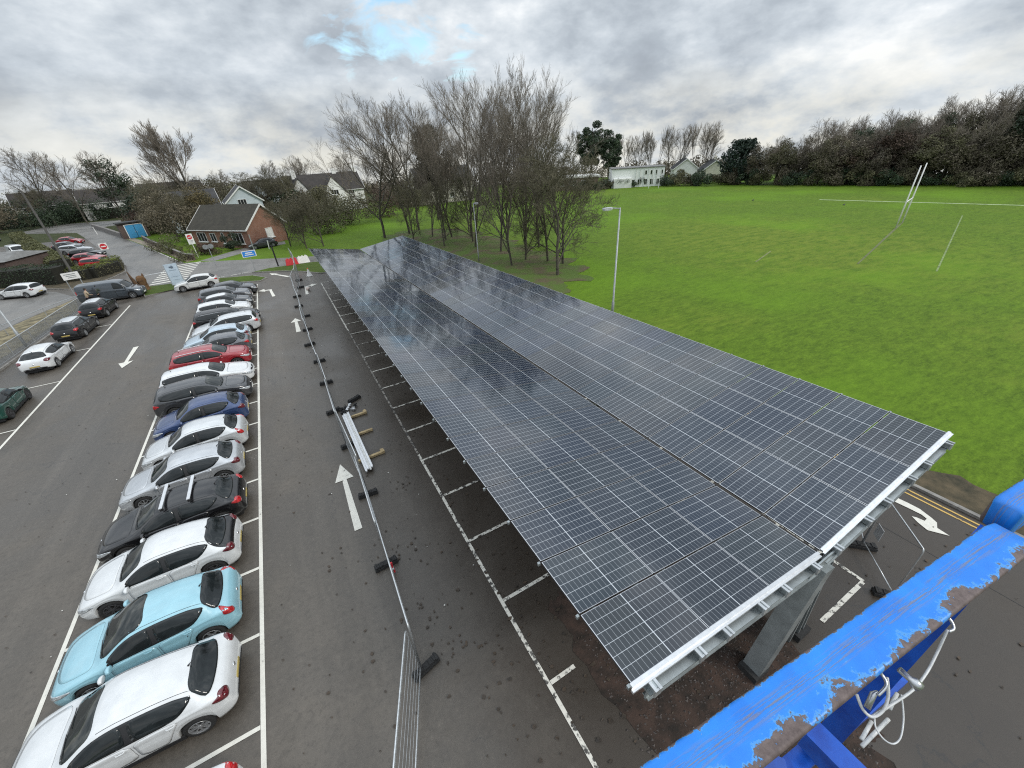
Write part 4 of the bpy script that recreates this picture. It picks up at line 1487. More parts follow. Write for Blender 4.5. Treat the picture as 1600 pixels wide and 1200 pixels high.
class Tubes:
    def __init__(s):
        s.V, s.F, s.o = [], [], 0

    def add(s, P, R, n):
        k = len(P)
        P = np.asarray(P)
        d = np.empty_like(P)
        d[1:-1] = P[2:] - P[:-2]
        d[0] = P[1] - P[0]
        d[-1] = P[-1] - P[-2]
        d /= np.linalg.norm(d, axis=1)[:, None] + 1e-9
        ref = np.array([0.31, 0.87, 0.38]) if abs(d[0][2]) > 0.8 else np.array([0.05, 0.1, 1.0])
        a = np.cross(d, ref)
        a /= np.linalg.norm(a, axis=1)[:, None] + 1e-9
        b = np.cross(d, a)
        t = np.arange(n) * 2 * np.pi / n
        ring = a[:, None, :] * np.cos(t)[None, :, None] + b[:, None, :] * np.sin(t)[None, :, None]
        v = P[:, None, :] + ring * np.asarray(R)[:, None, None]
        s.V.append(v.reshape(-1, 3))
        i = np.arange(k - 1)[:, None] * n
        j = np.arange(n)[None, :]
        j2 = (j + 1) % n
        f = np.stack([i + j, i + j2, i + n + j2, i + n + j], -1).reshape(-1, 4) + s.o
        s.F.append(f)
        s.o += k * n

    def mesh(s, name, m, extra=None):
        me = bpy.data.meshes.new(name)
        if not s.V:
            return None
        V = np.concatenate(s.V)
        F = np.concatenate(s.F)
        quick_mesh(me, V, F)
        me.materials.append(m)
        return me


def quick_mesh(me, V, F, smooth=True):
    k = F.shape[1]
    me.vertices.add(len(V))
    me.vertices.foreach_set('co', V.astype(np.float32).ravel())
    me.loops.add(F.size)
    me.loops.foreach_set('vertex_index', F.astype(np.int32).ravel())
    me.polygons.add(len(F))
    me.polygons.foreach_set('loop_start', (np.arange(len(F)) * k).astype(np.int32))
    me.polygons.foreach_set('loop_total', np.full(len(F), k, dtype=np.int32))
    if smooth:
        me.polygons.foreach_set('use_smooth', np.ones(len(F), dtype=bool))
    me.update(calc_edges=True)


def grow(seed, H=18.0, r0=0.22, fork=0.18, limbs=7, spread=0.55, levels=4, kids=(7, 8, 7, 5), tip=0.011, upt=0.35, lean=(0, 0), curve=0.18, crown_lo=0.3, later=1.15, thick=(.45, .62)):
    """bare broad-leaved tree; returns (trunk tubes, crown tubes)"""
    rg = np.random.default_rng(seed)
    T, Cn = Tubes(), Tubes()

    def unit(v):
        return v / (np.linalg.norm(v) + 1e-9)

    def branch(p, d, L, r, lev, first=False):
        n = 7 if lev <= 1 else (5 if lev == 2 else 4 if lev == 3 else 3)
        P, R = [p], [r]
        dd = unit(d)
        bend = rg.normal(0, curve, 3)
        re = max(tip * .7, r * (0.42 if lev < 3 else 0.55))
        for i in range(n):
            dd = unit(dd + bend / n + rg.normal(0, curve * .45, 3) + np.array([0, 0, upt / n]))
            P.append(P[-1] + dd * L / n)
            R.append(r + (re - r) * (i + 1) / n)
        tgt = T if lev <= 1 else Cn
        tgt.add(P, R, 7 if lev == 0 else 5 if lev <= 1 else 4 if lev == 2 else 3)
        if lev >= levels:
            return
        nk = kids[min(lev, len(kids) - 1)]
        for k in range(nk):
            f = crown_lo + (1 - crown_lo) * (k + rg.uniform(.2, .9)) / nk if lev > 0 else fork + (1 - fork) * (k + rg.uniform(0, .8)) / nk
            f = min(f, .98)
            q = f * n
            i = int(q)
            pp = P[i] + (P[i + 1] - P[i]) * (q - i)
            rr = R[i] + (R[i + 1] - R[i]) * (q - i)
            ax = unit(P[i + 1] - P[i])
            side = unit(np.cross(ax, rg.normal(0, 1, 3)))
            ang = rg.uniform(.7, 1.25) * spread * (1.0 if lev == 0 else later)
            cd = unit(ax * math.cos(ang) + side * math.sin(ang))
            sc = rg.uniform(.75, 1.1)
            if lev == 0:
                Lk = H * (0.62 - 0.30 * f) * sc
            else:
                Lk = L * (0.58 - 0.18 * f) * sc
            branch(pp, cd, Lk, max(tip, rr * rg.uniform(*thick)), lev + 1)

    branch(np.array([0., 0., -0.1]), np.array([lean[0], lean[1], 1.0]), H * 0.80, r0, 0)
    return T, Cn


def leaf_cloud(seed, n, sampler, size, m, name='crown', flat=0.0):
    """many small leaf faces spread through a volume"""
    rg = np.random.default_rng(seed)
    P = sampler(rg, n)
    n = len(P)
    s = size * rg.uniform(.5, 1.25, (n, 1))
    a = rg.normal(0, 1, (n, 3))
    a[:, 2] *= (1 - flat)
    a /= np.linalg.norm(a, axis=1)[:, None]
    b = np.cross(a, rg.normal(0, 1, (n, 3)))
    b /= np.linalg.norm(b, axis=1)[:, None]
    V = np.stack([P - a * s * .5, P + b * s * .32, P + a * s * .6, P - b * s * .32], 1).reshape(-1, 3)
    F = np.arange(4 * n).reshape(-1, 4)
    me = bpy.data.meshes.new(name)
    quick_mesh(me, V, F, smooth=False)
    me.materials.append(m)
    return me


def clumpy(rx, ry, z0, z1, nclump, cr, squash=.75, top=1.0):
    """sampler: leaf clumps scattered over an uneven crown"""
    def f(rg, n):
        C = []
        while len(C) < nclump:
            p = rg.uniform(-1, 1, 3)
            q = np.linalg.norm(p)
            if q > 1 or q < .35:
                continue
            z = (z0 + z1) / 2 + p[2] * (z1 - z0) / 2
            k = 1 - (max(0, p[2]) ** 2) * (1 - top)
            C.append((p[0] * rx * k, p[1] * ry * k, z, cr * rg.uniform(.55, 1.35)))
        C = np.array(C)
        wgt = C[:, 3] ** 2
        idx = rg.choice(len(C), n, p=wgt / wgt.sum())
        d = rg.normal(0, 1, (n, 3))
        d /= np.linalg.norm(d, axis=1)[:, None]
        r = C[idx, 3][:, None] * rg.uniform(.25, 1, (n, 1)) ** .5
        return C[idx, :3] + d * r * np.array([1, 1, squash])
    return f


def bare_proto(name, seed, crown_mat=None, bark=None, **kw):
    T, Cn = grow(seed, **kw)
    return (T.mesh('trunk', bark or M_bark), Cn.mesh('crown', crown_mat or M_twig))


PB = {
    'tall1': bare_proto('a', 1, H=18, r0=.20, fork=.12, spread=.72, kids=(10, 9, 8, 4), upt=.42, tip=.012, later=.78, thick=(.52, .74), curve=.14),
    'tall2': bare_proto('b', 2, H=18, r0=.18, fork=.09, spread=.62, kids=(10, 9, 8, 4), upt=.46, tip=.012, later=.78, thick=(.52, .74), curve=.14),
    'tall3': bare_proto('c', 3, H=18, r0=.22, fork=.15, spread=.82, kids=(10, 9, 8, 4), upt=.38, tip=.012, later=.80, thick=(.52, .74), curve=.14),
    'broad': bare_proto('d', 4, H=15, r0=.26, fork=.14, spread=.78, kids=(10, 8, 7, 5), upt=.28, tip=.016),
    'scrub': bare_proto('e', 5, H=9, r0=.12, fork=.06, spread=.74, kids=(13, 9, 8, 5), upt=.25, tip=.010, crown_mat=mat('olive twigs', (0.078, 0.072, 0.042), rough=.9, col2=(0.150, 0.136, 0.088), scale=.8, randv=.3)),
    'thin': bare_proto('f', 6, H=18, r0=.13, fork=.30, spread=.34, kids=(8, 6, 5), levels=3, upt=.5, tip=.036, later=.8),
    'far': bare_proto('g', 7, H=16, r0=.22, fork=.16, spread=.58, kids=(12, 9, 10), levels=3, upt=.45, tip=.024),
    'far2': bare_proto('h', 8, H=16, r0=.25, fork=.14, spread=.75, kids=(12, 9, 10), levels=3, upt=.3, tip=.024),
    'weep': bare_proto('i', 9, H=20, r0=.26, fork=.16, spread=.62, kids=(15, 10, 9, 4), upt=.45, tip=.022, lean=(.06, 0), curve=.12, later=.75),
}


def plant_bare(kind, x, y, h, h0, label, group=None, rz=None, wide=1.0, name='bare_tree', cat='tree', z=None, bark=None):
    t, c = PB[kind]
    z = ground_z(x, y) if z is None else z
    r = empty(name, (x, y, z), random.uniform(0, 6.28) if rz is None else rz, label, cat, group)
    s = h / h0
    for nm, me in (('trunk', t), ('crown', c)):
        o = link_mesh(nm, me, r, sc=(s * wide, s * wide, s))
    return r


# grove between the canopy and the field
GV = 'bare trees in the grove beside the canopy'
zmax = {}
for k, (t, c) in PB.items():
    co = np.empty(len(c.vertices) * 3, dtype=np.float32)
    c.vertices.foreach_get('co', co)
    zmax[k] = float(co.reshape(-1, 3)[:, 2].max())
grove = [
    ('tall3', 15.0, 69.9, 18.5, 1.05, 'left-hand bare tree of the grove, leaning branches low on its left'),
    ('tall1', 19.4, 70.7, 19.5, .95, 'bare tree second from the left in the grove, behind the far end of the canopy'),
    ('tall3', 21.8, 73.0, 20.5, 1.0, 'tallest bare tree on the left half of the grove with a forked crown'),
    ('tall2', 21.3, 64.6, 16.0, .9, 'slim bare tree just right of the forked one in the grove'),
    ('tall1', 21.9, 60.3, 17.5, .9, 'bare tree in front of the dark ivy-clad tree'),
    ('tall2', 23.6, 62.0, 19.0, .9, 'bare tree left of the middle of the grove, several thin stems'),
    ('tall3', 25.9, 59.6, 20.5, .85, 'stout dark-trunked bare tree in the middle of the grove'),
    ('tall2', 23.0, 52.0, 20.0, .85, 'bare tree behind the slim lamp post in the grove'),
    ('tall1', 25.8, 43.2, 19.5, .75, 'tall bare tree leaning right of the slim lamp post'),
    ('tall2', 21.8, 39.7, 18.0, .75, 'twin-stemmed bare tree at the grove front edge, right of the slim lamp post'),
    ('tall1', 25.9, 38.6, 16.8, .8, 'tall bare tree at the right end of the grove, standing behind the pale-trunked one'),
    ('tall2', 24.3, 47.0, 19.5, .8, 'bare tree in the thick of the grove right of centre'),
    ('tall2', 27.5, 51.0, 19.0, .9, 'bare tree at the back of the grove towards the pitch'),
    ('tall3', 29.5, 46.0, 16.5, .8, 'bare tree at the back right of the grove towards the pitch'),
]
for i, (k, x, y, h, wd, lab) in enumerate(grove):
    plant_bare(k, x, y, h, zmax[k], lab, GV, rz=i * 1.37, wide=wd * 1.03)
# lower twiggy growth through the grove
SC = 'twiggy small trees under the grove'
for i, (x, y, h, lab) in enumerate([(23.4, 33.1, 12.5, 'twiggy olive tree with a pale trunk at the near right end of the grove'),
                                    (26.5, 36.5, 10.5, 'bushy olive tree behind the pale-trunked one, spreading over the pitch'),
                                    (24.4, 41.0, 9.5, 'bushy twiggy tree low in the right half of the grove'),
                                    (20.0, 56.0, 8.5, 'small twiggy tree low in the middle of the grove'),
                                    (24.5, 56.0, 10.0, 'twiggy tree low behind the middle of the grove'),
                                    (18.0, 64.0, 8.0, 'small twiggy tree low in the left half of the grove'),
                                    (27.5, 64.0, 10.5, 'twiggy tree at the back left of the grove'),
                                    (26.0, 48.0, 10.5, 'dense twiggy tree in the thick of the grove')]):
    plant_bare('scrub', x, y, h, zmax['scrub'], lab, SC, rz=i * 2.1, wide=1.05, name='small_bare_tree')
# ivy-clad dark tree
r = empty('ivy_clad_tree', (29.0, 82.0, 0), 0, 'dark brown-green ivy-clad columnar tree rising behind the grove', 'tree')
T = Tubes()
T.add([(0, 0, -.1), (.1, 0, 8), (0, .1, 16)], [.35, .25, .1], 7)
link_mesh('trunk', T.mesh('trunk', M_bark), r)
link_mesh('crown', leaf_cloud(21, 15000, clumpy(2.9, 2.9, 3.0, 16.0, 60, 1.2, .9, .8), .36, mat('ivy leaves', (0.026, 0.024, 0.014), col2=(0.066, 0.056, 0.034), rough=.7)), r)

# trees and shrubs round the bungalow
BG = 'small bushy trees on the lawn by the bungalow'
for i, (x, y, h, lab) in enumerate([(1.2, 75.0, 7.0, 'bushy bare tree in front of the bungalow gable'), (3.2, 71.0, 7.6, 'bushy bare tree on the lawn left of two, short dark trunk'), (5.6, 70.6, 7.8, 'bushy bare tree on the lawn nearest the end of the canopy')]):
    plant_bare('scrub', x, y, h, zmax['scrub'], lab, BG, rz=i * 1.1 + .4, wide=1.15, name='small_bare_tree')
for i, (x, y, h, rx, lab, m, n) in enumerate([
    (9.0, 84.0, 5.5, 4.2, 'olive brown shrub mass behind the lawn, right of the bungalow', M_leafolive, 5200),
    (15.5, 92.0, 5.0, 4.6, 'olive shrub at the far edge of the lawn behind the grove', M_leafolive, 5200),
    (22.5, 99.0, 4.6, 5.0, 'rust tinted shrub low behind the grove', M_leafrust, 4500),
    (4.8, 91.0, 6.2, 4.0, 'tall brown shrub close behind the bungalow gable', M_leafbrown, 4600),
    (-7.0, 79.3, 2.6, 1.25, 'round dark evergreen bush against the bungalow front', M_leafdark, 2600),
    (-9.4, 77.6, 1.6, 1.2, 'rusty low bush in the bungalow garden', M_leafrust, 1300),
    (-11.3, 79.2, 1.5, 1.5, 'low brown garden bush under the bungalow window', M_leafrust, 1300),
    (-15.2, 84.5, 2.4, 1.9, 'grey-green bush at the left corner of the bungalow', M_leafgreen, 2200),
    (-12.8, 75.8, 1.4, 1.5, 'brownish bush behind the white no-entry board', M_leafolive, 1300),
    (-17.5, 88.6, 1.8, 1.9, 'low olive bush on the lawn left of the bungalow', M_leafolive, 1800),
]):
    o = link_mesh('shrub', leaf_cloud(50 + i, n, clumpy(rx, rx * .85, .1, h, 16, rx * .42, .8, .8), .26 if n > 4000 else .17, m, 'shrub'), None, (x, y, 0), label=lab, cat='shrub')

# dark brown thicket left of the bungalow
THK = 'dark twiggy trees left of the bungalow'
for i, (x, y, h, rx, lab, m) in enumerate([
    (-14.6, 97.0, 8.2, 4.6, 'broad dark brown twiggy tree left of the bungalow roof', M_leafbrown),
    (-11.0, 101.0, 8.2, 3.8, 'yellow-brown tree just behind the bungalow left roof edge', mat('yellowing leaves', (0.075, 0.060, 0.025), col2=(0.15, 0.12, 0.05), rough=.8)),
    (-17.8, 107.0, 8.8, 4.3, 'dark brown tree right of the blue-doored kiosk', M_leafbrown),
    (-25.5, 121.0, 4.6, 2.8, 'rusty bush behind the blue-doored kiosk', M_leafrust),
]):
    r = empty('bushy_tree', (x, y, 0), 0, lab, 'tree', THK)
    T = Tubes()
    T.add([(0, 0, -.1), (.1, 0, h * .4), (0, .1, h * .9)], [.22, .16, .05], 6)
    link_mesh('trunk', T.mesh('trunk', M_bark), r)
    link_mesh('crown', leaf_cloud(80 + i, 9000 if h > 5 else 2500, clumpy(rx, rx * .8, h * .12, h, 34, rx * .33, .85, .8), .24, m), r)
    if h > 5:
        tt, cc = PB['scrub']
        link_mesh('twigs', cc, r, sc=((h + .6) / zmax['scrub'],) * 3)

# far bare trees on the left skyline
LS = 'bare trees on the left skyline'
for i, (k, x, y, h, wd, lab) in enumerate([
    ('weep', -18.5, 150.0, 24.0, 1.2, 'big bare weeping-branched tree standing tallest on the left skyline'),
    ('far', -66.0, 165.0, 20.0, 1.1, 'pale bare tree at the far left edge of the skyline'),
    ('far2', -55.0, 172.0, 20.5, 1.0, 'pale bare tree second from the left edge of the skyline'),
    ('far', -47.0, 168.0, 19.0, 1.0, 'pale bare tree left of the green ivy-covered skyline tree'),
    ('far2', 2.0, 158.0, 13.5, 1.0, 'rounded bare tree above the pale blue gable'),
    ('far', 10.0, 155.0, 14.5, 1.0, 'rounded bare tree left of the white cottages skyline chimney'),
    ('far2', 15.0, 160.0, 13.5, .9, 'rounded bare tree behind the white cottages'),
    ('broad', 27.0, 175.0, 15.5, .8, 'small open-branched oak on the skyline above the white cottages'),
    ('far', 34.0, 170.0, 13.5, .8, 'hazy bare tree beside the open-branched oak'),
    ('scrub', -1.5, 114.0, 11.0, 1.35, 'bare bushy tree in front of the long dark-roofed house'),
    ('scrub', 3.6, 113.0, 11.5, 1.3, 'bare tree between the pale blue gable and the white cottages'),
    ('far2', -12.0, 165.0, 12.0, .9, 'low bare tree right of the tall weeping tree'),
]):
    plant_bare(k, x, y, h, zmax[k], lab, LS, rz=i * 1.9, wide=wd, z=ground_z(x, y) - .3)
r = empty('ivy_covered_tree', (-34.0, 150.0, ground_z(-34, 150)), 0, 'bare tree thick with green ivy on the left skyline', 'tree', LS)
link_mesh('trunk', PB['far'][0], r, sc=(.95, .95, .95))
link_mesh('crown', PB['far'][1], r, sc=(.95, .95, .95))
link_mesh('ivy', leaf_cloud(97, 5500, clumpy(4.4, 4.4, 5, 16.0, 30, 1.3, .9, .6), .34, M_leafdark, 'ivy'), r)
# bushes and hedgerow trees in the left middle distance
MD = 'winter bushes in the left middle distance'
for i, (x, y, h, rx, m) in enumerate([(-78, 150, 8, 8, M_leafbrown), (-66, 146, 7, 7, M_leafolive), (-64, 188, 7.5, 7, M_leafbrown), (-47, 186, 8, 6, M_leafolive), (-66, 128, 5.2, 5, M_leafolive), (-72, 128, 6, 6, M_leafolive), (-50, 177, 5, 7, M_leafdark), (-30, 180, 7, 6, M_leafolive), (-24, 160, 8, 5.5, M_leafbrown), (-24, 132, 8, 5, M_leafdark), (-34, 190, 7, 8, M_leafdark), (-16, 128, 8.5, 5.5, M_leafbrown), (-86, 170, 9, 8, M_leafdark), (-4, 140, 7, 6, M_leafolive), (7, 132, 7.5, 5, M_leafdark), (12, 118, 5.5, 5, M_leafolive), (20, 125, 5.5, 6, M_leafolive), (31, 120, 5, 6, M_leafrust), (42, 124, 5, 7, M_leafolive)]):
    places = ['at the far left', 'left of the leaning lamp post', 'behind the leaning lamp post', 'right of the leaning lamp post', 'before the far left lot', 'at the left edge', 'along the far road', 'at the road bend', 'right of the road bend', 'behind the shelter', 'beyond the road bend', 'behind the dark twiggy tree', 'at the far left skyline', 'behind the bungalow roof', 'below the white cottages', 'behind the bungalow gable', 'below the cottage gables', 'low behind the grove', 'low behind the grove middle']
    link_mesh('shrub', leaf_cloud(120 + i, 6000, clumpy(rx, rx * .8, .1, h, 26, rx * .36, .8, .85), .34, m, 'shrub'), None, (x, y, ground_z(x, y)), label='large winter bush ' + places[i], cat='shrub', group=MD)


# ------------------------------------------------------------------ hedges
def hedge(pts, wd, h, m, label, seed, dens=210, size=.13, top=None):
    """clipped hedge following a line; dark woody core, leafy skin"""
    r = empty('hedge', (pts[0][0], pts[0][1], 0.1), 0, label, 'hedge')
    o = Vector((pts[0][0], pts[0][1], 0))
    rg = np.random.default_rng(seed)
    b = MB()
    L = []
    for i in range(len(pts) - 1):
        a, c = Vector((*pts[i], 0)) - o, Vector((*pts[i + 1], 0)) - o
        n = int((c - a).length * dens * (wd + 2 * h) / 3)
        d = (c - a).normalized()
        nn = Vector((-d.y, d.x, 0))
        b.beam(a + Vector((0, 0, h * .44)) - d * .2, c + Vector((0, 0, h * .44)) + d * .2, wd * .86, h * .88)
        for _ in range(n):
            t = rg.uniform(-.03, 1.03)
            q = rg.uniform(0, wd + 2 * h)
            if q < h:
                u, z = -wd / 2, q
            elif q < h + wd:
                u, z = q - h - wd / 2, h
            else:
                u, z = wd / 2, q - h - wd
            wob = .10 * math.sin(t * (c - a).length * 1.3 + i) + .06 * math.sin(t * (c - a).length * 3.7)
            sh = 1 - .25 * (max(0, z / h - .75) / .25) ** 2
            p = a + (c - a) * t + nn * (u * sh + rg.normal(0, .05)) + Vector((0, 0, z + (wob if z > h * .5 else 0) + rg.normal(0, .05)))
            L.append(tuple(p))
    b.build('hedge_core', M_seam if False else mat('hedge wood', (0.012, 0.012, 0.007), rough=.9), r)
    L = np.array(L)
    link_mesh('foliage', leaf_cloud(seed, len(L), lambda g_, n_: L, size, m, 'foliage'), r)
    if top is not None:
        k = L[:, 2] > h * .86
        Lt = L[k] + np.array([0, 0, .06])
        link_mesh('top_growth', leaf_cloud(seed + 1, len(Lt), lambda g_, n_: Lt, size, top, 'top_growth'), r)
    return r


hedge([(-51.0, 137.0), (-41.0, 112.0), (-33.0, 93.0), (-27.6, 80.5)], 2.4, 1.7, M_leafgreen, 'long clipped olive hedge running down between the two far car bays', 301, dens=210, size=.22)
hedge([(-34.0, 75.8), (-28.5, 73.2), (-25.0, 71.2)], 2.0, 2.2, M_leafdark, 'dark leafy hedge behind the white estate on the service lane', 302)
hedge([(-25.8, 72.6), (-22.5, 71.8), (-20.9, 74.3), (-21.6, 78.2)], 2.1, 1.35, M_leafolive, 'low hedge with bright green top at the junction, in front of the red cars', 303, top=M_leaflime)
hedge([(-70, 178), (-52, 179), (-36, 181)], 2.5, 3.2, M_leafdark, 'dark hedge along the far road', 304, dens=60, size=.3)
hedge([(-30.5, 84.5), (-33.5, 93.0)], 1.4, 1.2, M_leafolive, 'short hedge beside the low brick building', 305, dens=90, size=.18)

# ------------------------------------------------------------------ wood beyond the pitch
pine = leaf_cloud(400, 15000, clumpy(3.4, 3.4, 4.0, 14.0, 60, .95, .7, .7), .32, M_leafdark)
for i, (x, y, h, lab) in enumerate([(92, 112, 17.5, 'flat-topped dark pine above the right end of the grove'), (96, 108, 15.0, 'second dark pine left of the white flat-roofed block')]):
    r = empty('pine_tree', (x, y, 0), i * 2.0, lab, 'tree', 'pines left of the white block')
    T = Tubes()
    T.add([(0, 0, -.1), (.2, 0, 6), (.1, .2, 12.5)], [.32, .24, .1], 7)
    for a in range(6):
        T.add([(.1, .1, 7.5 + a * .8), (2.6 * math.cos(a * 2.2), 2.6 * math.sin(a * 2.2), 9.0 + a * .7)], [.1, .04], 4)
    link_mesh('trunk', T.mesh('trunk', M_bark), r, sc=(h / 14,) * 3)
    link_mesh('crown', pine, r, sc=(h / 14,) * 3)
# big dark conifer with feathery ascending sprays
r = empty('conifer_tree', (110.4, 73.9, 0), 0, 'large dark green conifer with feathery upswept sprays beside the white gabled houses', 'tree')
rg = np.random.default_rng(77)
T = Tubes()
T.add([(0, 0, -.1), (0, .1, 6), (0, 0, 10.5)], [.4, .28, .08], 7)
L = []
for k in range(330):
    z = rg.uniform(.6, 9.6)
    a = rg.uniform(0, 6.28)
    ln = (1.5 + 4.3 * (1 - abs(z - 4.2) / 6.2) + rg.uniform(-.6, .6))
    for t in np.linspace(.15, 1, 44):
        rr = ln * t
        L.append((rr * math.cos(a) + rg.normal(0, .22 * (1.2 - t * .6)), rr * math.sin(a) + rg.normal(0, .22 * (1.2 - t * .6)), z + rr * .30 * t + rg.normal(0, .15)))
L = np.array(L)
link_mesh('trunk', T.mesh('trunk', M_bark), r)
link_mesh('crown', leaf_cloud(78, len(L), lambda g_, n_: L, .46, mat('dark conifer sprays', (0.008, 0.020, 0.014), col2=(0.026, 0.050, 0.032), rough=.6), 'crown'), r)

leafy = {}
for nm, m, sd_ in (('brown', M_leafbrown, 501), ('olive', M_leafolive, 502), ('dark', M_leafdark, 503), ('rust', M_leafrust, 504), ('brown2', M_leafbrown, 505), ('olive2', M_leafolive, 506)):
    leafy[nm] = leaf_cloud(sd_, 7500, clumpy(4.0, 4.0, 1.2, 10.5, 40, 1.15, .9, .75), .30, m)
TW = Tubes()
TW.add([(0, 0, -.1), (.1, .1, 5), (0, .2, 9.5)], [.25, .18, .05], 6)
tw_mesh = TW.mesh('trunk', M_bark)
edge_pts = [(100, 87), (107, 71), (113, 52), (117, 40), (121, 24), (124, 8), (126, -8)]


def along(t):
    q = t * (len(edge_pts) - 1)
    i = min(int(q), len(edge_pts) - 2)
    a, c = Vector(edge_pts[i]), Vector(edge_pts[i + 1])
    d = (c - a).normalized()
    return a.lerp(c, q - i), Vector((-d.y, d.x))


rw = random.Random(31)
WG = {'front': 'leafy trees along the near edge of the wood', 'mid': 'bare tall trees rising behind the wood edge', 'row': 'slim bare trees behind the white houses', 'dark': 'dark evergreens in the wood'}
# front edge: bushy, brown and olive
kinds = ['brown', 'olive', 'brown2', 'olive2', 'brown', 'rust', 'brown2', 'olive', 'olive2', 'brown', 'olive', 'brown2']
for k in range(26):
    t = .21 + .79 * (k + rw.uniform(-.25, .25)) / 25
    p, n = along(max(.20, min(1, t)))
    off = rw.uniform(1.5, 6)
    x, y = p.x + abs(n.x) * off, p.y + .35 * off
    h = 8.6 + 3.0 * max(0, t - .3) + rw.uniform(-1.2, 1.6)
    kd = kinds[k % len(kinds)]
    if k in (7, 8):
        kd, h = 'rust', 11.0
    lab = 'leafy winter tree along the near edge of the wood'
    if k == 7:
        lab = 'russet-crowned tree at the near edge of the wood, left of the goal posts'
    r = empty('wood_edge_tree', (x, y, 0), rw.uniform(0, 6), lab, 'tree', WG['front'] if k != 7 else None)
    s = h / 10.8
    link_mesh('trunk', tw_mesh, r, sc=(s, s, s))
    link_mesh('crown', leafy[kd], r, sc=(s * 1.15, s * 1.15, s))
    link_mesh('twigs', PB['far2'][1], r, sc=((h * 1.12) / zmax['far2'],) * 3)
for k in range(22):
    t = .23 + .77 * (k + rw.uniform(-.3, .3)) / 21
    p, n = along(max(.22, min(1, t)))
    off = rw.uniform(8, 14)
    x, y = p.x + abs(n.x) * off, p.y + .35 * off
    h = 10.2 + 3.2 * min(1, max(0, (t - .36) / .3)) + rw.uniform(-1.2, 1.2)
    r = empty('wood_tree', (x, y, 0), rw.uniform(0, 6), 'leafy winter tree in the second rank of the wood', 'tree', 'leafy trees in the second rank of the wood')
    s = h / 10.8
    link_mesh('trunk', tw_mesh, r, sc=(s, s, s))
    link_mesh('crown', leafy[kinds[(k * 5 + 1) % len(kinds)]], r, sc=(s, s, s))
    link_mesh('twigs', PB['far'][1], r, sc=((h * 1.15) / zmax['far'],) * 3)
# tall bare trees and evergreens behind
for k in range(34):
    t = .27 + .73 * (k + rw.uniform(-.3, .3)) / 33
    p, n = along(max(.25, min(1, t)))
    off = rw.uniform(8, 20)
    x, y = p.x + abs(n.x) * off, p.y + .35 * off
    h = 12.6 + 4.0 * min(1, max(0, (t - .40) / .28)) + rw.uniform(-1.3, 1.3) + (off - 8) * .08
    kd = 'far' if k % 2 else 'far2'
    plant_bare(kd, x, y, h, zmax[kd], 'tall bare tree rising behind the edge of the wood', WG['mid'], wide=.85)
for k, t in enumerate((.36, .45, .53, .64, .75, .93)):
    p, n = along(t)
    off = 7 + (k % 3) * 3
    x, y = p.x + abs(n.x) * off, p.y + .35 * off
    h = (11.5, 12.5, 13.5, 14.5, 14.0, 13.0, 14.2, 14.5, 15.0)[k]
    r = empty('evergreen_tree', (x, y, 0), k, 'dark evergreen tree standing within the wood', 'tree', WG['dark'])
    s = h / 10.8
    link_mesh('trunk', tw_mesh, r, sc=(s, s, s))
    link_mesh('crown', leafy['dark'], r, sc=(s * .75, s * .75, s))
# row of slim bare trees behind the white block and houses
for k in range(20):
    u = k / 19
    x, y = 96 + 33 * u + rw.uniform(-1, 1), 122 - 26 * u + rw.uniform(-3, 3)
    kd = ('thin', 'far')[k % 2]
    plant_bare(kd, x, y, rw.uniform(13.0, 16.0), zmax[kd], 'slim bare tree in the row behind the white houses', WG['row'], wide=.8)
# undergrowth along the foot of the wood
UG = 'dark undergrowth bushes along the foot of the wood'
und = [leaf_cloud(600 + k, 2600, clumpy(3.0, 2.2, .1, 2.6, 14, .9, .7, .9), .26, m, 'shrub') for k, m in enumerate((M_leafdark, M_leafolive, M_leafbrown))]
for k in range(34):
    t = (k + rw.uniform(-.3, .3)) / 33
    p, n = along(max(0, min(1, t)))
    off = rw.uniform(-.5, 2.0)
    o = link_mesh('shrub', und[k % 3], None, (p.x + abs(n.x) * off, p.y + .35 * off, 0), (0, 0, rw.uniform(0, 6)), (1.0, 1.0, rw.uniform(.8, 1.5)), label='dark undergrowth bush along the foot of the wood', cat='shrub', group=UG)
for k in range(10):
    o = link_mesh('shrub', und[k % 2], None, (80 + k * 2.0, 101 - k * .8, 0), (0, 0, k * 1.3), (1.0, 1.0, .9), label='dark bush by the white block at the left end of the pitch', cat='shrub', group='bushes by the white block')
for k in range(9):
    o = link_mesh('shrub', und[k % 2], None, (104 + k * 1.2, 91.5 - k * 2.1, 0), (0, 0, k * 1.7), (.8, .8, .75), label='dark hedge bush below the white gabled houses', cat='shrub', group='hedge bushes below the white houses')

# woods and hedgerows far beyond, reading as one brown mass


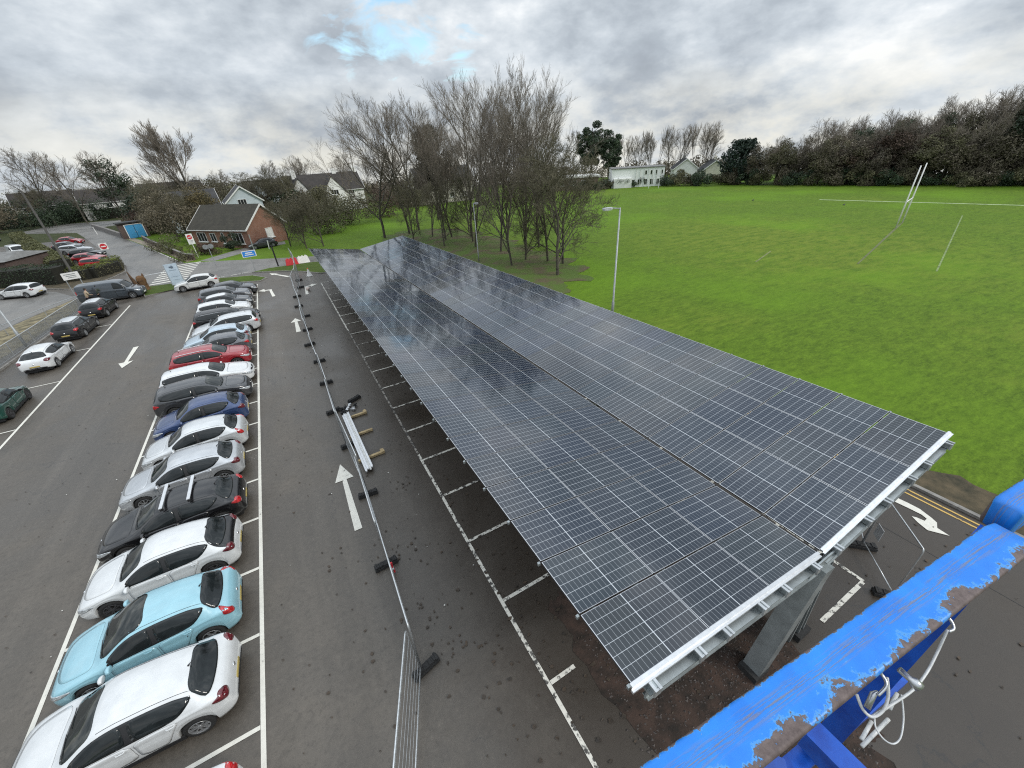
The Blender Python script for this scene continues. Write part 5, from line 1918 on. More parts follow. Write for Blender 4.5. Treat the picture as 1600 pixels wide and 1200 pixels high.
def belt(name, pts, h, n, size, seed, m, ncl=420):
    def f(rg, n_):
        P = np.array(pts)
        L = np.linalg.norm(P[1:, :2] - P[:-1, :2], axis=1)
        C = np.cumsum(np.concatenate([[0], L]))
        q = rg.uniform(0, C[-1], ncl)
        i = np.clip(np.searchsorted(C, q) - 1, 0, len(L) - 1)
        t = (q - C[i]) / L[i]
        xy = P[i] + (P[i + 1] - P[i]) * t[:, None] + rg.normal(0, 4.0, (ncl, 2))
        r = rg.uniform(1.6, 3.6, ncl)
        top = h * (.82 + .12 * np.sin(q * .23) + .08 * np.sin(q * .61 + 1))
        z = rg.uniform(.05, 1, ncl) * (top - r)
        base = np.array([ground_z(a, b) for a, b in xy]) - .2
        Cn = np.column_stack([xy, base + z])
        k = rg.choice(ncl, n_, p=r ** 2 / (r ** 2).sum())
        d = rg.normal(0, 1, (n_, 3))
        d /= np.linalg.norm(d, axis=1)[:, None]
        return Cn[k] + d * (r[k] * rg.uniform(.3, 1, n_) ** .5)[:, None]
    return link_mesh(name, leaf_cloud(seed, n, f, size, m, name), None, kind='stuff')


belt('distant_wood', [(20, 186), (60, 166), (104, 142), (138, 116), (146, 82), (150, 30), (150, -40)], 7.0, 60000, .62, 701, M_leafbrown, 620)
belt('distant_wood', [(-190, 230), (-120, 225), (-60, 235), (0, 222), (40, 205)], 8.0, 50000, .62, 702, M_leafolive, 520)
TH = 'dense dark winter thickets among the houses on the left'
for i, (x, y, h, rx) in enumerate([(-84, 158, 8.5, 7), (-74, 164, 9, 7), (-65, 162, 8.5, 6.5), (-57, 170, 9, 7), (-50, 190, 8, 6), (-40, 187, 9, 6), (-27, 152, 7.5, 5.0), (-27, 142, 8.5, 5.5), (-21, 120, 8.5, 5), (-24.5, 131, 5, 4.0), (-70, 186, 7.5, 6), (-68, 140, 6, 6), (-80, 142, 7, 7), (-20, 152, 9, 6), (-12, 146, 8.5, 5.5), (5, 112, 7.6, 3.8), (-1.0, 117, 7.2, 3.0), (33, 112, 6.5, 5), (-70, 132, 5.5, 5), (-58, 188, 7.0, 5.5), (-33, 184, 7.5, 5.5)]):
    r = empty('thicket', (x, y, ground_z(x, y) - .1), i * 1.3, 'dense dark winter thicket among the houses on the left', 'thicket', TH)
    link_mesh('foliage', leaf_cloud(720 + i, 5500, clumpy(rx, rx * .85, .1, h * .85, 24, rx * .36, .85, .85), .34, (M_leafbrown, M_leafolive, M_leafbrown, M_leafdark)[i % 4], 'foliage'), r)
    link_mesh('twigs', PB['scrub'][1], r, sc=(h * 1.25 / zmax['scrub'],) * 3)
# ------------------------------------------------------------------ buildings
def brick_mat(name, a, c, mortar, sx=1.0):
    m = bpy.data.materials.new(name)
    m.use_nodes = True
    t = m.node_tree
    b = t.nodes['Principled BSDF']
    b.inputs['Roughness'].default_value = 0.9
    tcn = t.nodes.new('ShaderNodeTexCoord')
    sp = t.nodes.new('ShaderNodeSeparateXYZ')
    t.links.new(tcn.outputs['Object'], sp.inputs[0])
    cb = t.nodes.new('ShaderNodeCombineXYZ')
    t.links.new(math_n(t, 'ADD', sp.outputs[0], sp.outputs[1]), cb.inputs[0])
    t.links.new(sp.outputs[2], cb.inputs[1])
    br = N(t, 'ShaderNodeTexBrick', i_Scale=1.0)
    br.inputs['Brick Width'].default_value = 0.225
    br.inputs['Row Height'].default_value = 0.075
    br.inputs['Mortar Size'].default_value = 0.008
    br.inputs['Color1'].default_value = (*a, 1)
    br.inputs['Color2'].default_value = (*c, 1)
    br.inputs['Mortar'].default_value = (*mortar, 1)
    t.links.new(cb.outputs[0], br.inputs['Vector'])
    n = N(t, 'ShaderNodeTexNoise', i_Scale=1.2, i_Detail=5.0)
    t.links.new(tcn.outputs['Object'], n.inputs['Vector'])
    t.links.new(mix_n(t, ramp_n(t, n.outputs[0], [(.4, 0.0), (.7, .4)]), br.outputs[0], tuple(x * .6 for x in a)), b.inputs['Base Color'])
    return m


def tile_mat(name, a):
    m = bpy.data.materials.new(name)
    m.use_nodes = True
    t = m.node_tree
    b = t.nodes['Principled BSDF']
    b.inputs['Roughness'].default_value = 0.85
    tcn = t.nodes.new('ShaderNodeTexCoord')
    wv_ = N(t, 'ShaderNodeTexWave', i_Scale=1.6, i_Distortion=0.6)
    wv_.bands_direction = 'Z'
    t.links.new(tcn.outputs['Object'], wv_.inputs['Vector'])
    n = N(t, 'ShaderNodeTexNoise', i_Scale=1.1, i_Detail=7.0, i_Roughness=.7)
    t.links.new(tcn.outputs['Object'], n.inputs['Vector'])
    c = ramp_n(t, n.outputs[0], [(.35, tuple(x * .7 for x in a)), (.65, tuple(x * 1.3 for x in a))])
    c = mix_n(t, ramp_n(t, wv_.outputs[0], [(0.0, .45), (.25, 0.0)]), c, tuple(x * .45 for x in a))
    t.links.new(c, b.inputs['Base Color'])
    return m


M_brick = brick_mat('orange red brick', (0.26, 0.105, 0.06), (0.20, 0.08, 0.05), (0.30, 0.26, 0.22))
M_brick2 = brick_mat('dull brown brick', (0.10, 0.062, 0.05), (0.075, 0.05, 0.042), (0.14, 0.12, 0.11))
M_stone = mat('rubble stone', (0.10, 0.09, 0.085), col2=(0.26, 0.245, 0.23), scale=5, rough=.95, bump=.6, bscale=8)
M_render = mat('white render', (0.74, 0.74, 0.71), rough=.85, var=.08, scale=1.0)
M_renderb = mat('pale blue grey render', (0.48, 0.54, 0.58), rough=.85, var=.07, scale=1.0)
M_cream = mat('cream render', (0.58, 0.55, 0.47), rough=.85, var=.08, scale=1.0)
M_tile = tile_mat('dark mossy roof tiles', (0.036, 0.032, 0.022))
M_tile2 = tile_mat('slate roof', (0.042, 0.042, 0.044))
M_tile3 = tile_mat('brown roof tiles', (0.034, 0.029, 0.026))
M_upvc = mat('white window frame', (0.70, 0.70, 0.68), rough=.4, var=.05)
M_pane = mat('window glass', (0.020, 0.024, 0.026), rough=.06, var=.5, scale=1.5, spec=.8)
M_felt = mat('grey felt roof', (0.17, 0.17, 0.165), rough=.9, var=.2, scale=1.5)


def window(par, c, wd, ht, nrm, m=None, mull=1, sill=True, blind=False):
    """frame with pane; c is the centre on the wall face, nrm the outward direction in the wall's plan"""
    c = Vector(c)
    n = Vector((nrm[0], nrm[1], 0)).normalized()
    t = Vector((-n.y, n.x, 0))
    R = Matrix((t, n, Vector((0, 0, 1)))).transposed()
    b = MB()
    fwd = .07
    for s in (-1, 1):
        b.box(c + t * s * (wd / 2 - fwd / 2) + n * .03, (fwd, .10, ht), R=R)
        b.box(c + Vector((0, 0, s * (ht / 2 - fwd / 2))) + n * .03, (wd - 2 * fwd, .10, fwd), R=R)
    for k in range(mull):
        b.box(c + t * (wd * ((k + 1) / (mull + 1) - .5)) + n * .03, (fwd * .8, .09, ht - 2 * fwd), R=R)
    w_ = b.build('window', M_upvc, par)
    b = MB()
    b.box(c + n * .01, (wd - .06, .05, ht - .06), R=R)
    b.build('pane', M_upvc if blind else M_pane, w_)
    if sill:
        b = MB()
        b.box(c - Vector((0, 0, ht / 2 + .05)) + n * .09, (wd + .3, .22, .10), R=R)
        b.build('sill', M_upvc, w_)
    return w_


def gable_house(label, cat, x, y, z, rz, Lx, Dy, eave, ridge, mw, mr, wins=(), chim=(), name='house', over=.35, barge=True, gables=(), group=None):
    """ridge along local X"""
    r = empty(name, (x, y, z), rz, label, cat, group)
    b = MB()
    hx, hy = Lx / 2, Dy / 2
    P = [(-hx, -hy), (hx, -hy), (hx, hy), (-hx, hy)]
    vs = [(*p, -.3) for p in P] + [(*p, eave) for p in P] + [(-hx, 0, ridge - .02), (hx, 0, ridge - .02)]
    fs = [(0, 1, 5, 4), (2, 3, 7, 6), (1, 2, 6, 9, 5), (3, 0, 4, 8, 7), (4, 5, 9, 8), (6, 7, 8, 9)]
    b.add(vs, fs)
    b.build('wall', mw, r)
    b = MB()
    sl = (ridge - eave) / hy
    for s in (-1, 1):
        yo = s * (hy + over)
        zo = eave - sl * over
        th = .16
        q = [(-hx - over, yo, zo), (hx + over, yo, zo), (hx + over, 0, ridge), (-hx - over, 0, ridge)]
        b.add([(a, c, d + .03) for a, c, d in q] + [(a, c, d + .03 + th) for a, c, d in q], [(0, 1, 2, 3), (7, 6, 5, 4), (0, 4, 5, 1), (1, 5, 6, 2), (2, 6, 7, 3), (3, 7, 4, 0)])
    rf = b.build('roof', mr, r)
    if barge:
        b = MB()
        for ex in (-hx - over - .03, hx + over + .03):
            for s in (-1, 1):
                b.beam((ex, s * (hy + over), eave - sl * over + .08), (ex, 0, ridge + .10), .05, .22, upv=(0, 0, 1))
        for s in (-1, 1):
            b.beam((-hx - over, s * (hy + over + .06), eave - sl * over + .06), (hx + over, s * (hy + over + .06), eave - sl * over + .06), .09, .13)
        b.build('bargeboard', M_upvc, rf)
    for (cx_, cy_, hh) in chim:
        b = MB()
        b.box((cx_, cy_, ridge - .3 + hh / 2), (1.0, .75, hh + .6))
        b.box((cx_, cy_, ridge + hh + .05), (1.15, .9, .14))
        for k in (-.25, .25):
            b.tube([(cx_ + k, cy_, ridge + hh + .1), (cx_ + k, cy_, ridge + hh + .45)], .11, 8)
        b.build('chimney', mw, rf)
    for (side, px_, pz, wd, ht, *rest) in wins:
        mull = rest[0] if rest else 1
        bl = rest[1] if len(rest) > 1 else False
        if side == 'f':
            window(r, (px_, -hy, pz), wd, ht, (0, -1), mull=mull, blind=bl)
        elif side == 'r':
            window(r, (hx, px_, pz), wd, ht, (1, 0), mull=mull, blind=bl)
        elif side == 'l':
            window(r, (-hx, px_, pz), wd, ht, (-1, 0), mull=mull, blind=bl)
        else:
            window(r, (px_, hy, pz), wd, ht, (0, 1), mull=mull, blind=bl)
    # projecting gables on the front
    for (gx, gw, gd, ge, gr) in gables:
        b = MB()
        y0, y1 = -hy - gd, -hy + .2
        P = [(gx - gw / 2, y0), (gx + gw / 2, y0), (gx + gw / 2, y1), (gx - gw / 2, y1)]
        vs = [(*p, -.3) for p in P] + [(*p, ge) for p in P] + [(gx, y0, gr), (gx, y1, gr)]
        b.add(vs, [(0, 1, 5, 8, 4), (1, 2, 6, 5), (2, 3, 7, 9, 6), (3, 0, 4, 7), (4, 8, 9, 7), (5, 6, 9, 8)])
        b.build('gable_wall', mw, r)
        b = MB()
        s2 = (gr - ge) / (gw / 2)
        for s in (-1, 1):
            xo = gx + s * (gw / 2 + .25)
            zo = ge - s2 * .25
            q = [(xo, y0 - .2, zo), (gx, y0 - .2, gr), (gx, y1 + hy * .8, gr), (xo, y1 + hy * .4, zo)]
            b.add([(a, c, d + .03) for a, c, d in q] + [(a, c, d + .17) for a, c, d in q], [(0, 1, 2, 3), (7, 6, 5, 4), (0, 4, 5, 1), (1, 5, 6, 2), (2, 6, 7, 3), (3, 7, 4, 0)])
        b.build('gable_roof', mr, rf)
        window(r, (gx, y0, ge - .35), gw * .38, 1.1, (0, -1), mull=2)
    return r


# brick bungalow: long front with a gable end facing right
bx = gable_house('brick bungalow with dark mossy roof and a gable end facing the car park', 'bungalow', -5.66, 86.1, 0, math.radians(-50.9), 13.5, 7.2, 2.95, 6.0, M_brick, M_tile, name='bungalow',
                 wins=[('f', -4.4, 1.6, 2.2, 1.45, 2), ('f', -1.6, 1.6, 1.3, 1.35, 1), ('f', .8, 1.5, .6, 1.7, 0), ('f', 4.2, 1.5, 2.5, 1.7, 2), ('r', .3, 1.75, 1.3, 1.5, 0, True)])
# low garden wall curving in from the shelter
b = MB()
gw = [(-11.7, 75.0), (-12.8, 76.4), (-17.0, 88.5), (-20.8, 99.6), (-23.6, 108.5)]
for i in range(len(gw) - 1):
    b.beam((*gw[i], .40), (*gw[i + 1], .40), .24, .80)
o = b.build('garden_wall', M_brick2, None, label='low dark brick garden wall running from the shelter to the junction', cat='wall')
b = MB()
for i in range(len(gw) - 1):
    b.beam((*gw[i], .84), (*gw[i + 1], .84), .32, .08)
b.build('coping', M_kerb, o)
b = MB()
b.beam((-41.5, 150.5, .5), (-35, 134, .5), .5, 1.0)
b.beam((-35, 134, .5), (-28.6, 117.4, .45), .5, .95)
b.build('stone_wall', M_stone, None, label='grey rubble stone wall beside the bend in the road', cat='wall')
# shelter with blue doors
r = empty('kiosk', (-25.6, 114.5, 0), .32, 'small brick kiosk with bright blue double doors by the road', 'kiosk')
b = MB()
b.box((0, 1.4, 1.45), (4.4, 2.6, 2.9))
b.build('wall', M_brick2, r)
b = MB()
b.box((0, 1.3, 3.0), (4.9, 3.2, .22))
b.build('roof', M_trim, r)
for s in (-1, 1):
    b = MB()
    b.box((.2 + s * .72, .04, 1.3), (1.36, .12, 2.45))
    d = b.build('door', mat('sky blue paint', (0.05, 0.27, 0.50), rough=.5, var=.1), r)
    b = MB()
    b.box((.2 + s * .15, -.05, 1.2), (.05, .06, .3))
    b.build('handle', M_alu, d)
b = MB()
for s in (-1, 1):
    b.box((.2 + s * 1.48, .03, 1.35), (.13, .16, 2.6))
b.box((.2, .03, 2.62), (2.83, .16, .10))
b.build('door_frame', M_upvc, r)
# low brick building with grey roof at the left edge
r = empty('outbuilding', (-35.2, 82.6, 0), -.30, 'low brick outbuilding with a shallow grey roof behind the dark hedge', 'outbuilding')
b = MB()
b.box((0, 0, 1.3), (9.5, 7.0, 2.6))
b.build('wall', M_brick2, r)
b = MB()
b.add([(-5.0, -3.8, 2.6), (5.0, -3.8, 2.6), (5.0, 3.8, 2.6), (-5.0, 3.8, 2.6), (-4.8, 0, 3.4), (4.2, 0, 3.4)], [(0, 1, 5, 4), (1, 2, 5), (2, 3, 4, 5), (3, 0, 4), (0, 3, 2, 1)])
rf = b.build('roof', M_felt, r)
b = MB()
b.box((-2.6, -2.6, 3.0), (2.6, .9, .06), R=Matrix.Rotation(.18, 3, 'X'))
b.build('rooflight', M_alu, rf)

# white houses behind the bungalow
gable_house('pale blue house gable with white bargeboards behind the bungalow', 'house', -4.6, 112.0, 0, .10 + PI / 2, 9.0, 6.6, 5.2, 7.9, M_renderb, M_tile2, wins=[('l', .4, 5.1, 1.6, 1.1, 2), ('l', -2.2, 1.8, 1.4, 1.2, 1)], chim=[])
gable_house('grey-roofed pale house left of the pale blue gable', 'house', -14.5, 117.5, 0, .15, 9.5, 7.5, 4.6, 7.6, M_renderb, M_tile2, wins=[('f', 2.4, 4.2, 1.5, 1.0, 1), ('f', -2, 4.2, 1.5, 1.0, 1)])
gable_house('long dark-roofed house with twin pale gables behind the pale blue gable', 'house', 2.5, 127.0, 0, .12, 13.0, 8.0, 5.0, 8.3, M_renderb, M_tile, wins=[('f', 2, 4.4, 1.4, 1.0, 1), ('f', 5, 4.4, 1.4, 1.0, 1)], gables=[(-4.2, 4.4, 1.2, 5.0, 7.7)])
gable_house('white cottage pair with steep front gables and tall chimneys', 'cottages', 14.0, 126.0, 0, .05, 18.0, 9.5, 5.0, 8.7, M_render, M_tile3, wins=[('f', 5.8, 4.3, 1.5, 1.0, 2), ('f', 7.6, 1.8, 1.5, 1.1, 2), ('f', -1.2, 4.2, 1.1, 1.0, 1)], chim=[(-6.6, -2, .9), (3.4, 0, .8), (8.6, 0, .9)], gables=[(-6.4, 4.4, 1.6, 5.0, 8.2), (1.4, 4.8, 1.6, 5.0, 8.2)])
gable_house('cream house half hidden behind the middle of the grove', 'house', 43.0, 116.0, 0, -.12, 15.0, 9.0, 5.6, 8.4, M_cream, M_tile2, wins=[('f', x_, z_, 1.3, 1.2, 1) for x_ in (-5, -1.8, 1.6, 5) for z_ in (1.8, 4.5)], chim=[(-5, 0, .8)])
# long dark roofs of the houses on the left
LH = ['at the far left edge of the skyline', 'behind the leaning lamp post', 'left of the tall weeping tree', 'under the tall weeping tree']
for i, (x, y, Lx, rd) in enumerate([(-84, 184, 15, 8.6), (-60, 190, 14, 8.6), (-44, 184, 13, 8.4), (-25, 174, 16, 8.9)]):
    gable_house('white house with a long dark roof ' + LH[i], 'house', x, y, ground_z(x, y) - .2, .25, Lx, 9.0, 5.0, rd, M_render, M_tile3, wins=[('f', q, 3.9, 1.5, 1.2, 1) for q in (-Lx / 3, 0, Lx / 3)] + [('f', q, 1.6, 1.5, 1.2, 1) for q in (-Lx / 4, Lx / 5)], chim=[(Lx * .3, 0, .7)])
# white flat-roofed block at the end of the pitch
r = empty('school_block', (96.0, 96.5, 0), -.62, 'white flat-roofed two-storey block at the far end of the pitch', 'building')
b = MB()
b.box((0, 0, 2.35), (14.5, 8.0, 4.9))
b.build('wall', mat('pale green white cladding', (0.74, 0.76, 0.74), rough=.7, var=.08), r)
b = MB()
b.box((0, 0, 4.9), (14.9, 8.4, .22))
b.build('roof', M_felt, r)
for k in range(4):
    window(r, (2.2 + k * 1.45, -4.0, 3.6), .6, 1.1, (0, -1), mull=0, sill=False)
for k in range(5):
    window(r, (-1.2 + k * 1.7, -4.0, 1.25), 1.0, 1.5, (0, -1), mull=1, sill=False)
b = MB()
b.box((-4.2, -4.6, 1.2), (5.0, 1.2, 2.4))
b.build('porch', M_render, r)
b = MB()
for k in range(7):
    b.box((-.5 + k * 1.15, -4.06, 2.4), (.10, .10, 4.7))
b.build('pilasters', M_upvc, r)
r = empty('low_block', (81.5, 107.5, 0), -.55, 'low brown flat-roofed block with white fascia behind the right end of the grove', 'building')
b = MB()
b.box((0, 0, 1.6), (14.0, 8.0, 3.4))
b.build('wall', mat('buff brick', (0.17, 0.13, 0.09), rough=.9, var=.15), r)
b = MB()
b.box((0, 0, 3.4), (14.8, 8.8, .45))
b.build('roof', M_render, r)
for k in range(3):
    window(r, (-4 + k * 3.6, -4.0, 1.9), 2.2, 1.2, (0, -1), mull=2)
gable_house('larger white gabled house beyond the pitch', 'house', 122.0, 101.2, 0, -.75 + PI / 2, 9.0, 7.0, 3.0, 5.6, M_render, M_tile2, chim=[(2.4, 0, .7)], wins=[('f', 1.5, 1.6, 1.2, 1.1, 1)], barge=True)
gable_house('smaller cream gabled house beyond the pitch, right of the larger one', 'house', 125.0, 92.8, 0, -.75 + PI / 2, 9.0, 7.4, 2.2, 4.9, M_cream, M_tile2, chim=[(1.0, -.6, .8)], barge=True)
# ------------------------------------------------------------------ temporary fencing
M_tube = mat('galvanised tube', (0.55, 0.57, 0.58), rough=.35, metal=.75, var=.15, scale=12)
M_wire = mat('fence wire', (0.42, 0.44, 0.45), rough=.45, metal=.7, var=.15)
FL, FH = 3.42, 2.0


def fence_proto():
    b = MB()
    r_ = .021
    c = .12
    pts = [(0, 0, .12)] + [(0, 0, FH - c)] + [(0, c * (1 - math.cos(a)), FH - c + c * math.sin(a)) for a in (.5, 1.0)] + [(0, c, FH), (0, FL - c, FH)] + [(0, FL - c * (1 - math.cos(a)), FH - c + c * math.sin(a)) for a in (1.0, .5)] + [(0, FL, FH - c), (0, FL, .12)]
    b.tube(pts, r_, 8)
    b.tube([(0, 0, .20), (0, FL, .20)], .017, 8)
    frame = b.mesh('frame', M_tube, True)
    b = MB()
    for k in range(7):
        z = .32 + k * .27
        b.tube([(.012, .02, z), (.012, FL - .02, z)], .0035, 4, cap=False)
    for k in range(1, 33):
        y = FL * k / 33
        b.tube([(0, y, .2), (0, y, FH - .01)], .0016, 3, cap=False)
    wire = b.mesh('wire_mesh', M_wire)
    return frame, wire


F_frame, F_wire = fence_proto()
b = MB()
for k in range(1, 33):
    b.tube([(0, FL * k / 33, .2), (0, FL * k / 33, FH - .01)], .0011, 3, cap=False)
F_wire2 = b.mesh('wire_mesh', mat('dull fence wire', (0.16, 0.165, 0.17), rough=.6, metal=.4))


def foot_mesh():
    b = MB()
    b.box((0, 0, .045), (.72, .22, .09))
    b.box((0, 0, .115), (.66, .17, .05))
    for k in (-.25, -.12, .12, .25):
        b.box((k, 0, .15), (.07, .15, .03))
    b.box((-.30, 0, .145), (.06, .20, .04))
    b.box((.30, 0, .145), (.06, .20, .04))
    return b.mesh('ballast_block', M_dark)


F_foot = foot_mesh()
feet = [(-1.35, 2.52), (-.08, 5.75), (.0, 9.25), (.06, 12.7), (-.12, 16.3), (-.10, 19.7), (-.12, 23.2), (-.2, 26.6), (-.25, 30.0), (-.2, 33.3), (-.12, 36.8), (-.2, 40.2), (-.2, 43.7), (.3, 47.1), (.6, 50.5), (.7, 54.0), (.7, 57.4), (.6, 60.6)]
ordn = ['nearest', 'second', 'third', 'fourth', 'fifth', 'sixth', 'seventh', 'eighth', 'ninth', 'tenth', 'eleventh', 'twelfth', 'thirteenth', 'fourteenth', 'fifteenth', 'sixteenth', 'seventeenth', 'farthest']
for i in range(len(feet) - 1):
    (x0, y0), (x1, y1) = feet[i], feet[i + 1]
    rz = -math.atan2(x1 - x0, y1 - y0)
    r = empty('temporary_fence', (x0, y0, .05), rz, 'tall temporary mesh fence panel in the lane, %s in the line from the camera' % ordn[i], 'fence panel', 'temporary fence panels down the lane')
    s = (math.hypot(x1 - x0, y1 - y0) - .06) / FL
    link_mesh('frame', F_frame, r, sc=(1, s, 1), rot=(0, (.012 if i % 2 else -.015), 0))
    link_mesh('wire_mesh', F_wire, r, sc=(1, s, 1), rot=(0, (.012 if i % 2 else -.015), 0))
for i, (x, y) in enumerate(feet[:-3]):
    lab = 'black rubber fence foot under the temporary fence, %s from the camera' % ordn[min(i, 17)]
    link_mesh('ballast_block', F_foot, None, (x + .12 * math.sin(i * 2.1), y, .02), (0, 0, .18 * math.sin(i * 1.7) + .08), label=lab, cat='fence foot', group='fence feet down the lane')
link_mesh('ballast_block', F_foot, None, (.95, 20.3, .02), (0, 0, .5), label='spare black rubber fence foot lying beside the timber rubble', cat='fence foot')
# red and white tape on one joint
b = MB()
b.box((0, 0, .38), (.06, .05, .22), mi=0)
b.box((0, 0, .22), (.065, .055, .09), mi=1)
b.box((.02, .0, .10), (.05, .06, .14), mi=0)
o = b.build('warning_tape', [mat('red tape', (0.5, .02, .03)), mat('white tape', (.7, .7, .7))], None, label='scrap of red and white tape tied low on the temporary fence', cat='tape')
o.location = (.04, 8.85, .02)

# second fence beyond the near end of the canopy
for i, (x, y, rz, lab) in enumerate([(11.6, .75, -.78, 'temporary fence panel standing behind the near end of the canopy, white notice on it')]):
    r = empty('temporary_fence', (x, y, .05), rz, lab, 'fence panel')
    link_mesh('frame', F_frame, r, sc=(1, .50, 1))
    link_mesh('wire_mesh', F_wire2, r, sc=(1, .50, 1))
r2 = empty('temporary_fence', (12.86, 2.0, .05), -1.02, 'temporary fence panel half hidden under the near corner of the canopy', 'fence panel')
link_mesh('frame', F_frame, r2, sc=(1, .6, 1))
link_mesh('wire_mesh', F_wire2, r2, sc=(1, .6, 1))
b = MB()
b.box((0, 0, 0), (.012, .30, .42))
o = b.build('notice', mat('weathered notice board', (.42, .43, .44), var=.1), None, label='small grey notice fixed on the short fence panel', cat='notice')
o.location = (12.55, 1.75, 1.05)
o.rotation_euler = (0, 0, -.78)
link_mesh('ballast_block', F_foot, None, (11.65, .80, .02), (0, 0, -.9), label='black fence foot of the short fence panel, nearest the blue rail', cat='fence foot')
link_mesh('ballast_block', F_foot, None, (12.80, 1.95, .02), (0, 0, -.8), label='black fence foot of the short fence panel, under the canopy edge', cat='fence foot')

# stacked white rails on timber bearers
r = empty('rail_stack', (.45, 13.9, .02), .03, 'bundle of long white aluminium rails stacked along the fence', 'rails')
for k in range(4):
    b = MB()
    x = -.16 + .088 * k
    y0 = (-.05, .06, .0, .10)[k]
    b.box((x, 2.5 + y0, .15), (.080, 4.9, .05))
    for s in (-.034, .034):
        b.box((x + s, 2.5 + y0, .19), (.014, 4.9, .06))
    b.build('rail', M_alu if k != 2 else M_upvc, r)
M_timber = mat('raw timber', (.38, .29, .16), rough=.8, var=.25, scale=5)
for i, (y, x1, lab) in enumerate([(14.9, 1.15, 'pale timber bearer under the near end of the white rails'), (16.9, 1.10, 'pale timber bearer under the middle of the white rails'), (18.6, 1.15, 'pale timber bearer under the far end of the white rails')]):
    b = MB()
    b.box((.65, y, .075), (1.05, .12, .10), rz=.06)
    if i != 1:
        b.box((x1 + .03, y + .08, .09), (.14, .24, .13), rz=.1)
    b.build('timber_block', M_timber, None, label=lab, cat='timber')
for i, (x, y, c) in enumerate([(.20, 19.25, 0), (.45, 19.45, 1), (.7, 19.3, 1), (.35, 19.6, 0), (.6, 19.75, 1), (.15, 19.6, 0), (.85, 19.6, 0)]):
    b = MB()
    R = Matrix.Rotation(i * 1.1, 3, 'Z') @ Matrix.Rotation(.3 * math.sin(i), 3, 'X')
    b.box((x, y, .09), (.26 - .02 * i, .12, .09), R=R)
    b.box((x + .05, y + .05, .14), (.13, .10, .06), R=R @ Matrix.Rotation(.6, 3, 'Z'))
    b.build('bracket', (M_dark, M_alu)[c], None, label=('black', 'bright metal')[c] + ' bracket in the small heap at the far end of the white rails', cat='bracket', group='brackets heaped by the white rails, ' + ('black', 'bright')[c])

# red and white water barriers and the cone
M_redp = mat('red plastic', (.50, .028, .035), rough=.45, var=.15)
M_whitep = mat('white plastic', (.70, .69, .66), rough=.45, var=.08)
for i, (x, y, m, lab, rz) in enumerate([(.45, 59.6, M_redp, 'red plastic road barrier at the far end of the temporary fence', .1), (1.85, 60.1, M_whitep, 'white plastic road barrier beside the red one', .2)]):
    r = empty('road_barrier', (x, y, .0), rz, lab, 'road barrier')
    b = MB()
    pr = [(-.75, -.22, 0), (.75, -.22, 0), (.75, .22, 0), (-.75, .22, 0), (-.72, -.18, .25), (.72, -.18, .25), (.72, .18, .25), (-.72, .18, .25), (-.62, -.07, .85), (.62, -.07, .85), (.62, .07, .85), (-.62, .07, .85)]
    b.add(pr, [(0, 3, 2, 1), (0, 1, 5, 4), (1, 2, 6, 5), (2, 3, 7, 6), (3, 0, 4, 7), (4, 5, 9, 8), (5, 6, 10, 9), (6, 7, 11, 10), (7, 4, 8, 11), (8, 9, 10, 11)])
    b.build('body', m, r)
    b = MB()
    for k in (-.4, 0, .4):
        b.box((k, 0, .9), (.18, .12, .10))
    b.build('lug', m, r)
    b = MB()
    for k in (-.45, .45):
        b.box((k, 0, .05), (.3, .52, .1))
    b.build('foot', m, r)
r = empty('traffic_cone', (1.75, 51.9, .01), 0, 'white wrapped traffic cone with orange tip standing in the lane', 'cone')
b = MB()
b.lathe([(.001, .9), (.055, .9), (.07, .78)], 16)
b.build('tip', mat('orange plastic', (.62, .12, .03), rough=.5), r, smooth=True)
b = MB()
b.lathe([(.07, .78), (.16, .45), (.30, .06), (.34, .02)], 16)
b.build('sleeve', M_whitep, r, smooth=True)
b = MB()
b.box((0, 0, .02), (.5, .5, .05))
b.build('base', M_dark, r)
r = empty('traffic_cone', (.95, 45.6, .02), 0, 'pale fallen cone top lying by the fence near the turn arrow', 'cone')
b = MB()
b.lathe([(.001, .46), (.05, .45), (.15, .06), (.2, .0)], 14)
o = b.build('sleeve', mat('pinkish plastic', (.6, .5, .45)), r, smooth=True)
o.rotation_euler = (1.2, 0, .6)
o.location = (0, 0, .12)

# ------------------------------------------------------------------ lamp posts and signs
M_post = mat('grey lamp post', (.34, .36, .37), rough=.5, metal=.4, var=.12)
M_postd = mat('weathered dark post', (.055, .052, .045), rough=.7, var=.2)


def lamp_post(x, y, h, label, arm=1.3, az=PI, m=None, lean=(0, 0), double=False, r0=.085):
    m = m or M_post
    r = empty('lamp_post', (x, y, 0), az, label, 'lamp post')
    b = MB()
    b.tube([(0, 0, -.1), (0, 0, 1.3), (0, 0, 1.34), (lean[0] * h, lean[1] * h, h)], [r0 * 1.15, r0 * 1.15, r0 * .8, r0 * .55], 12)
    b.build('pole', m, r, smooth=True)
    tx, ty = lean[0] * h, lean[1] * h
    b = MB()
    b.tube([(tx, ty, h - .05), (tx + arm, ty, h + .05)], r0 * .4, 8)
    a = b.build('arm', m, r, smooth=True)
    b = MB()
    P = [(-.05, -.10), (.22, -.15), (.62, -.13), (.70, 0), (.62, .13), (.22, .15), (-.05, .10)]
    b.prism([(tx + arm + p[0], ty + p[1]) for p in P], h - .01, h + .11)
    hd = b.build('lamp_head', mat('lamp housing', (.48, .50, .52), rough=.4, metal=.3), r)
    b = MB()
    b.prism([(tx + arm + p[0] * .85 + .03, ty + p[1] * .8) for p in P], h - .05, h - .012)
    b.build('lens', mat('lamp lens', (.6, .62, .62), rough=.2), hd)
    return r


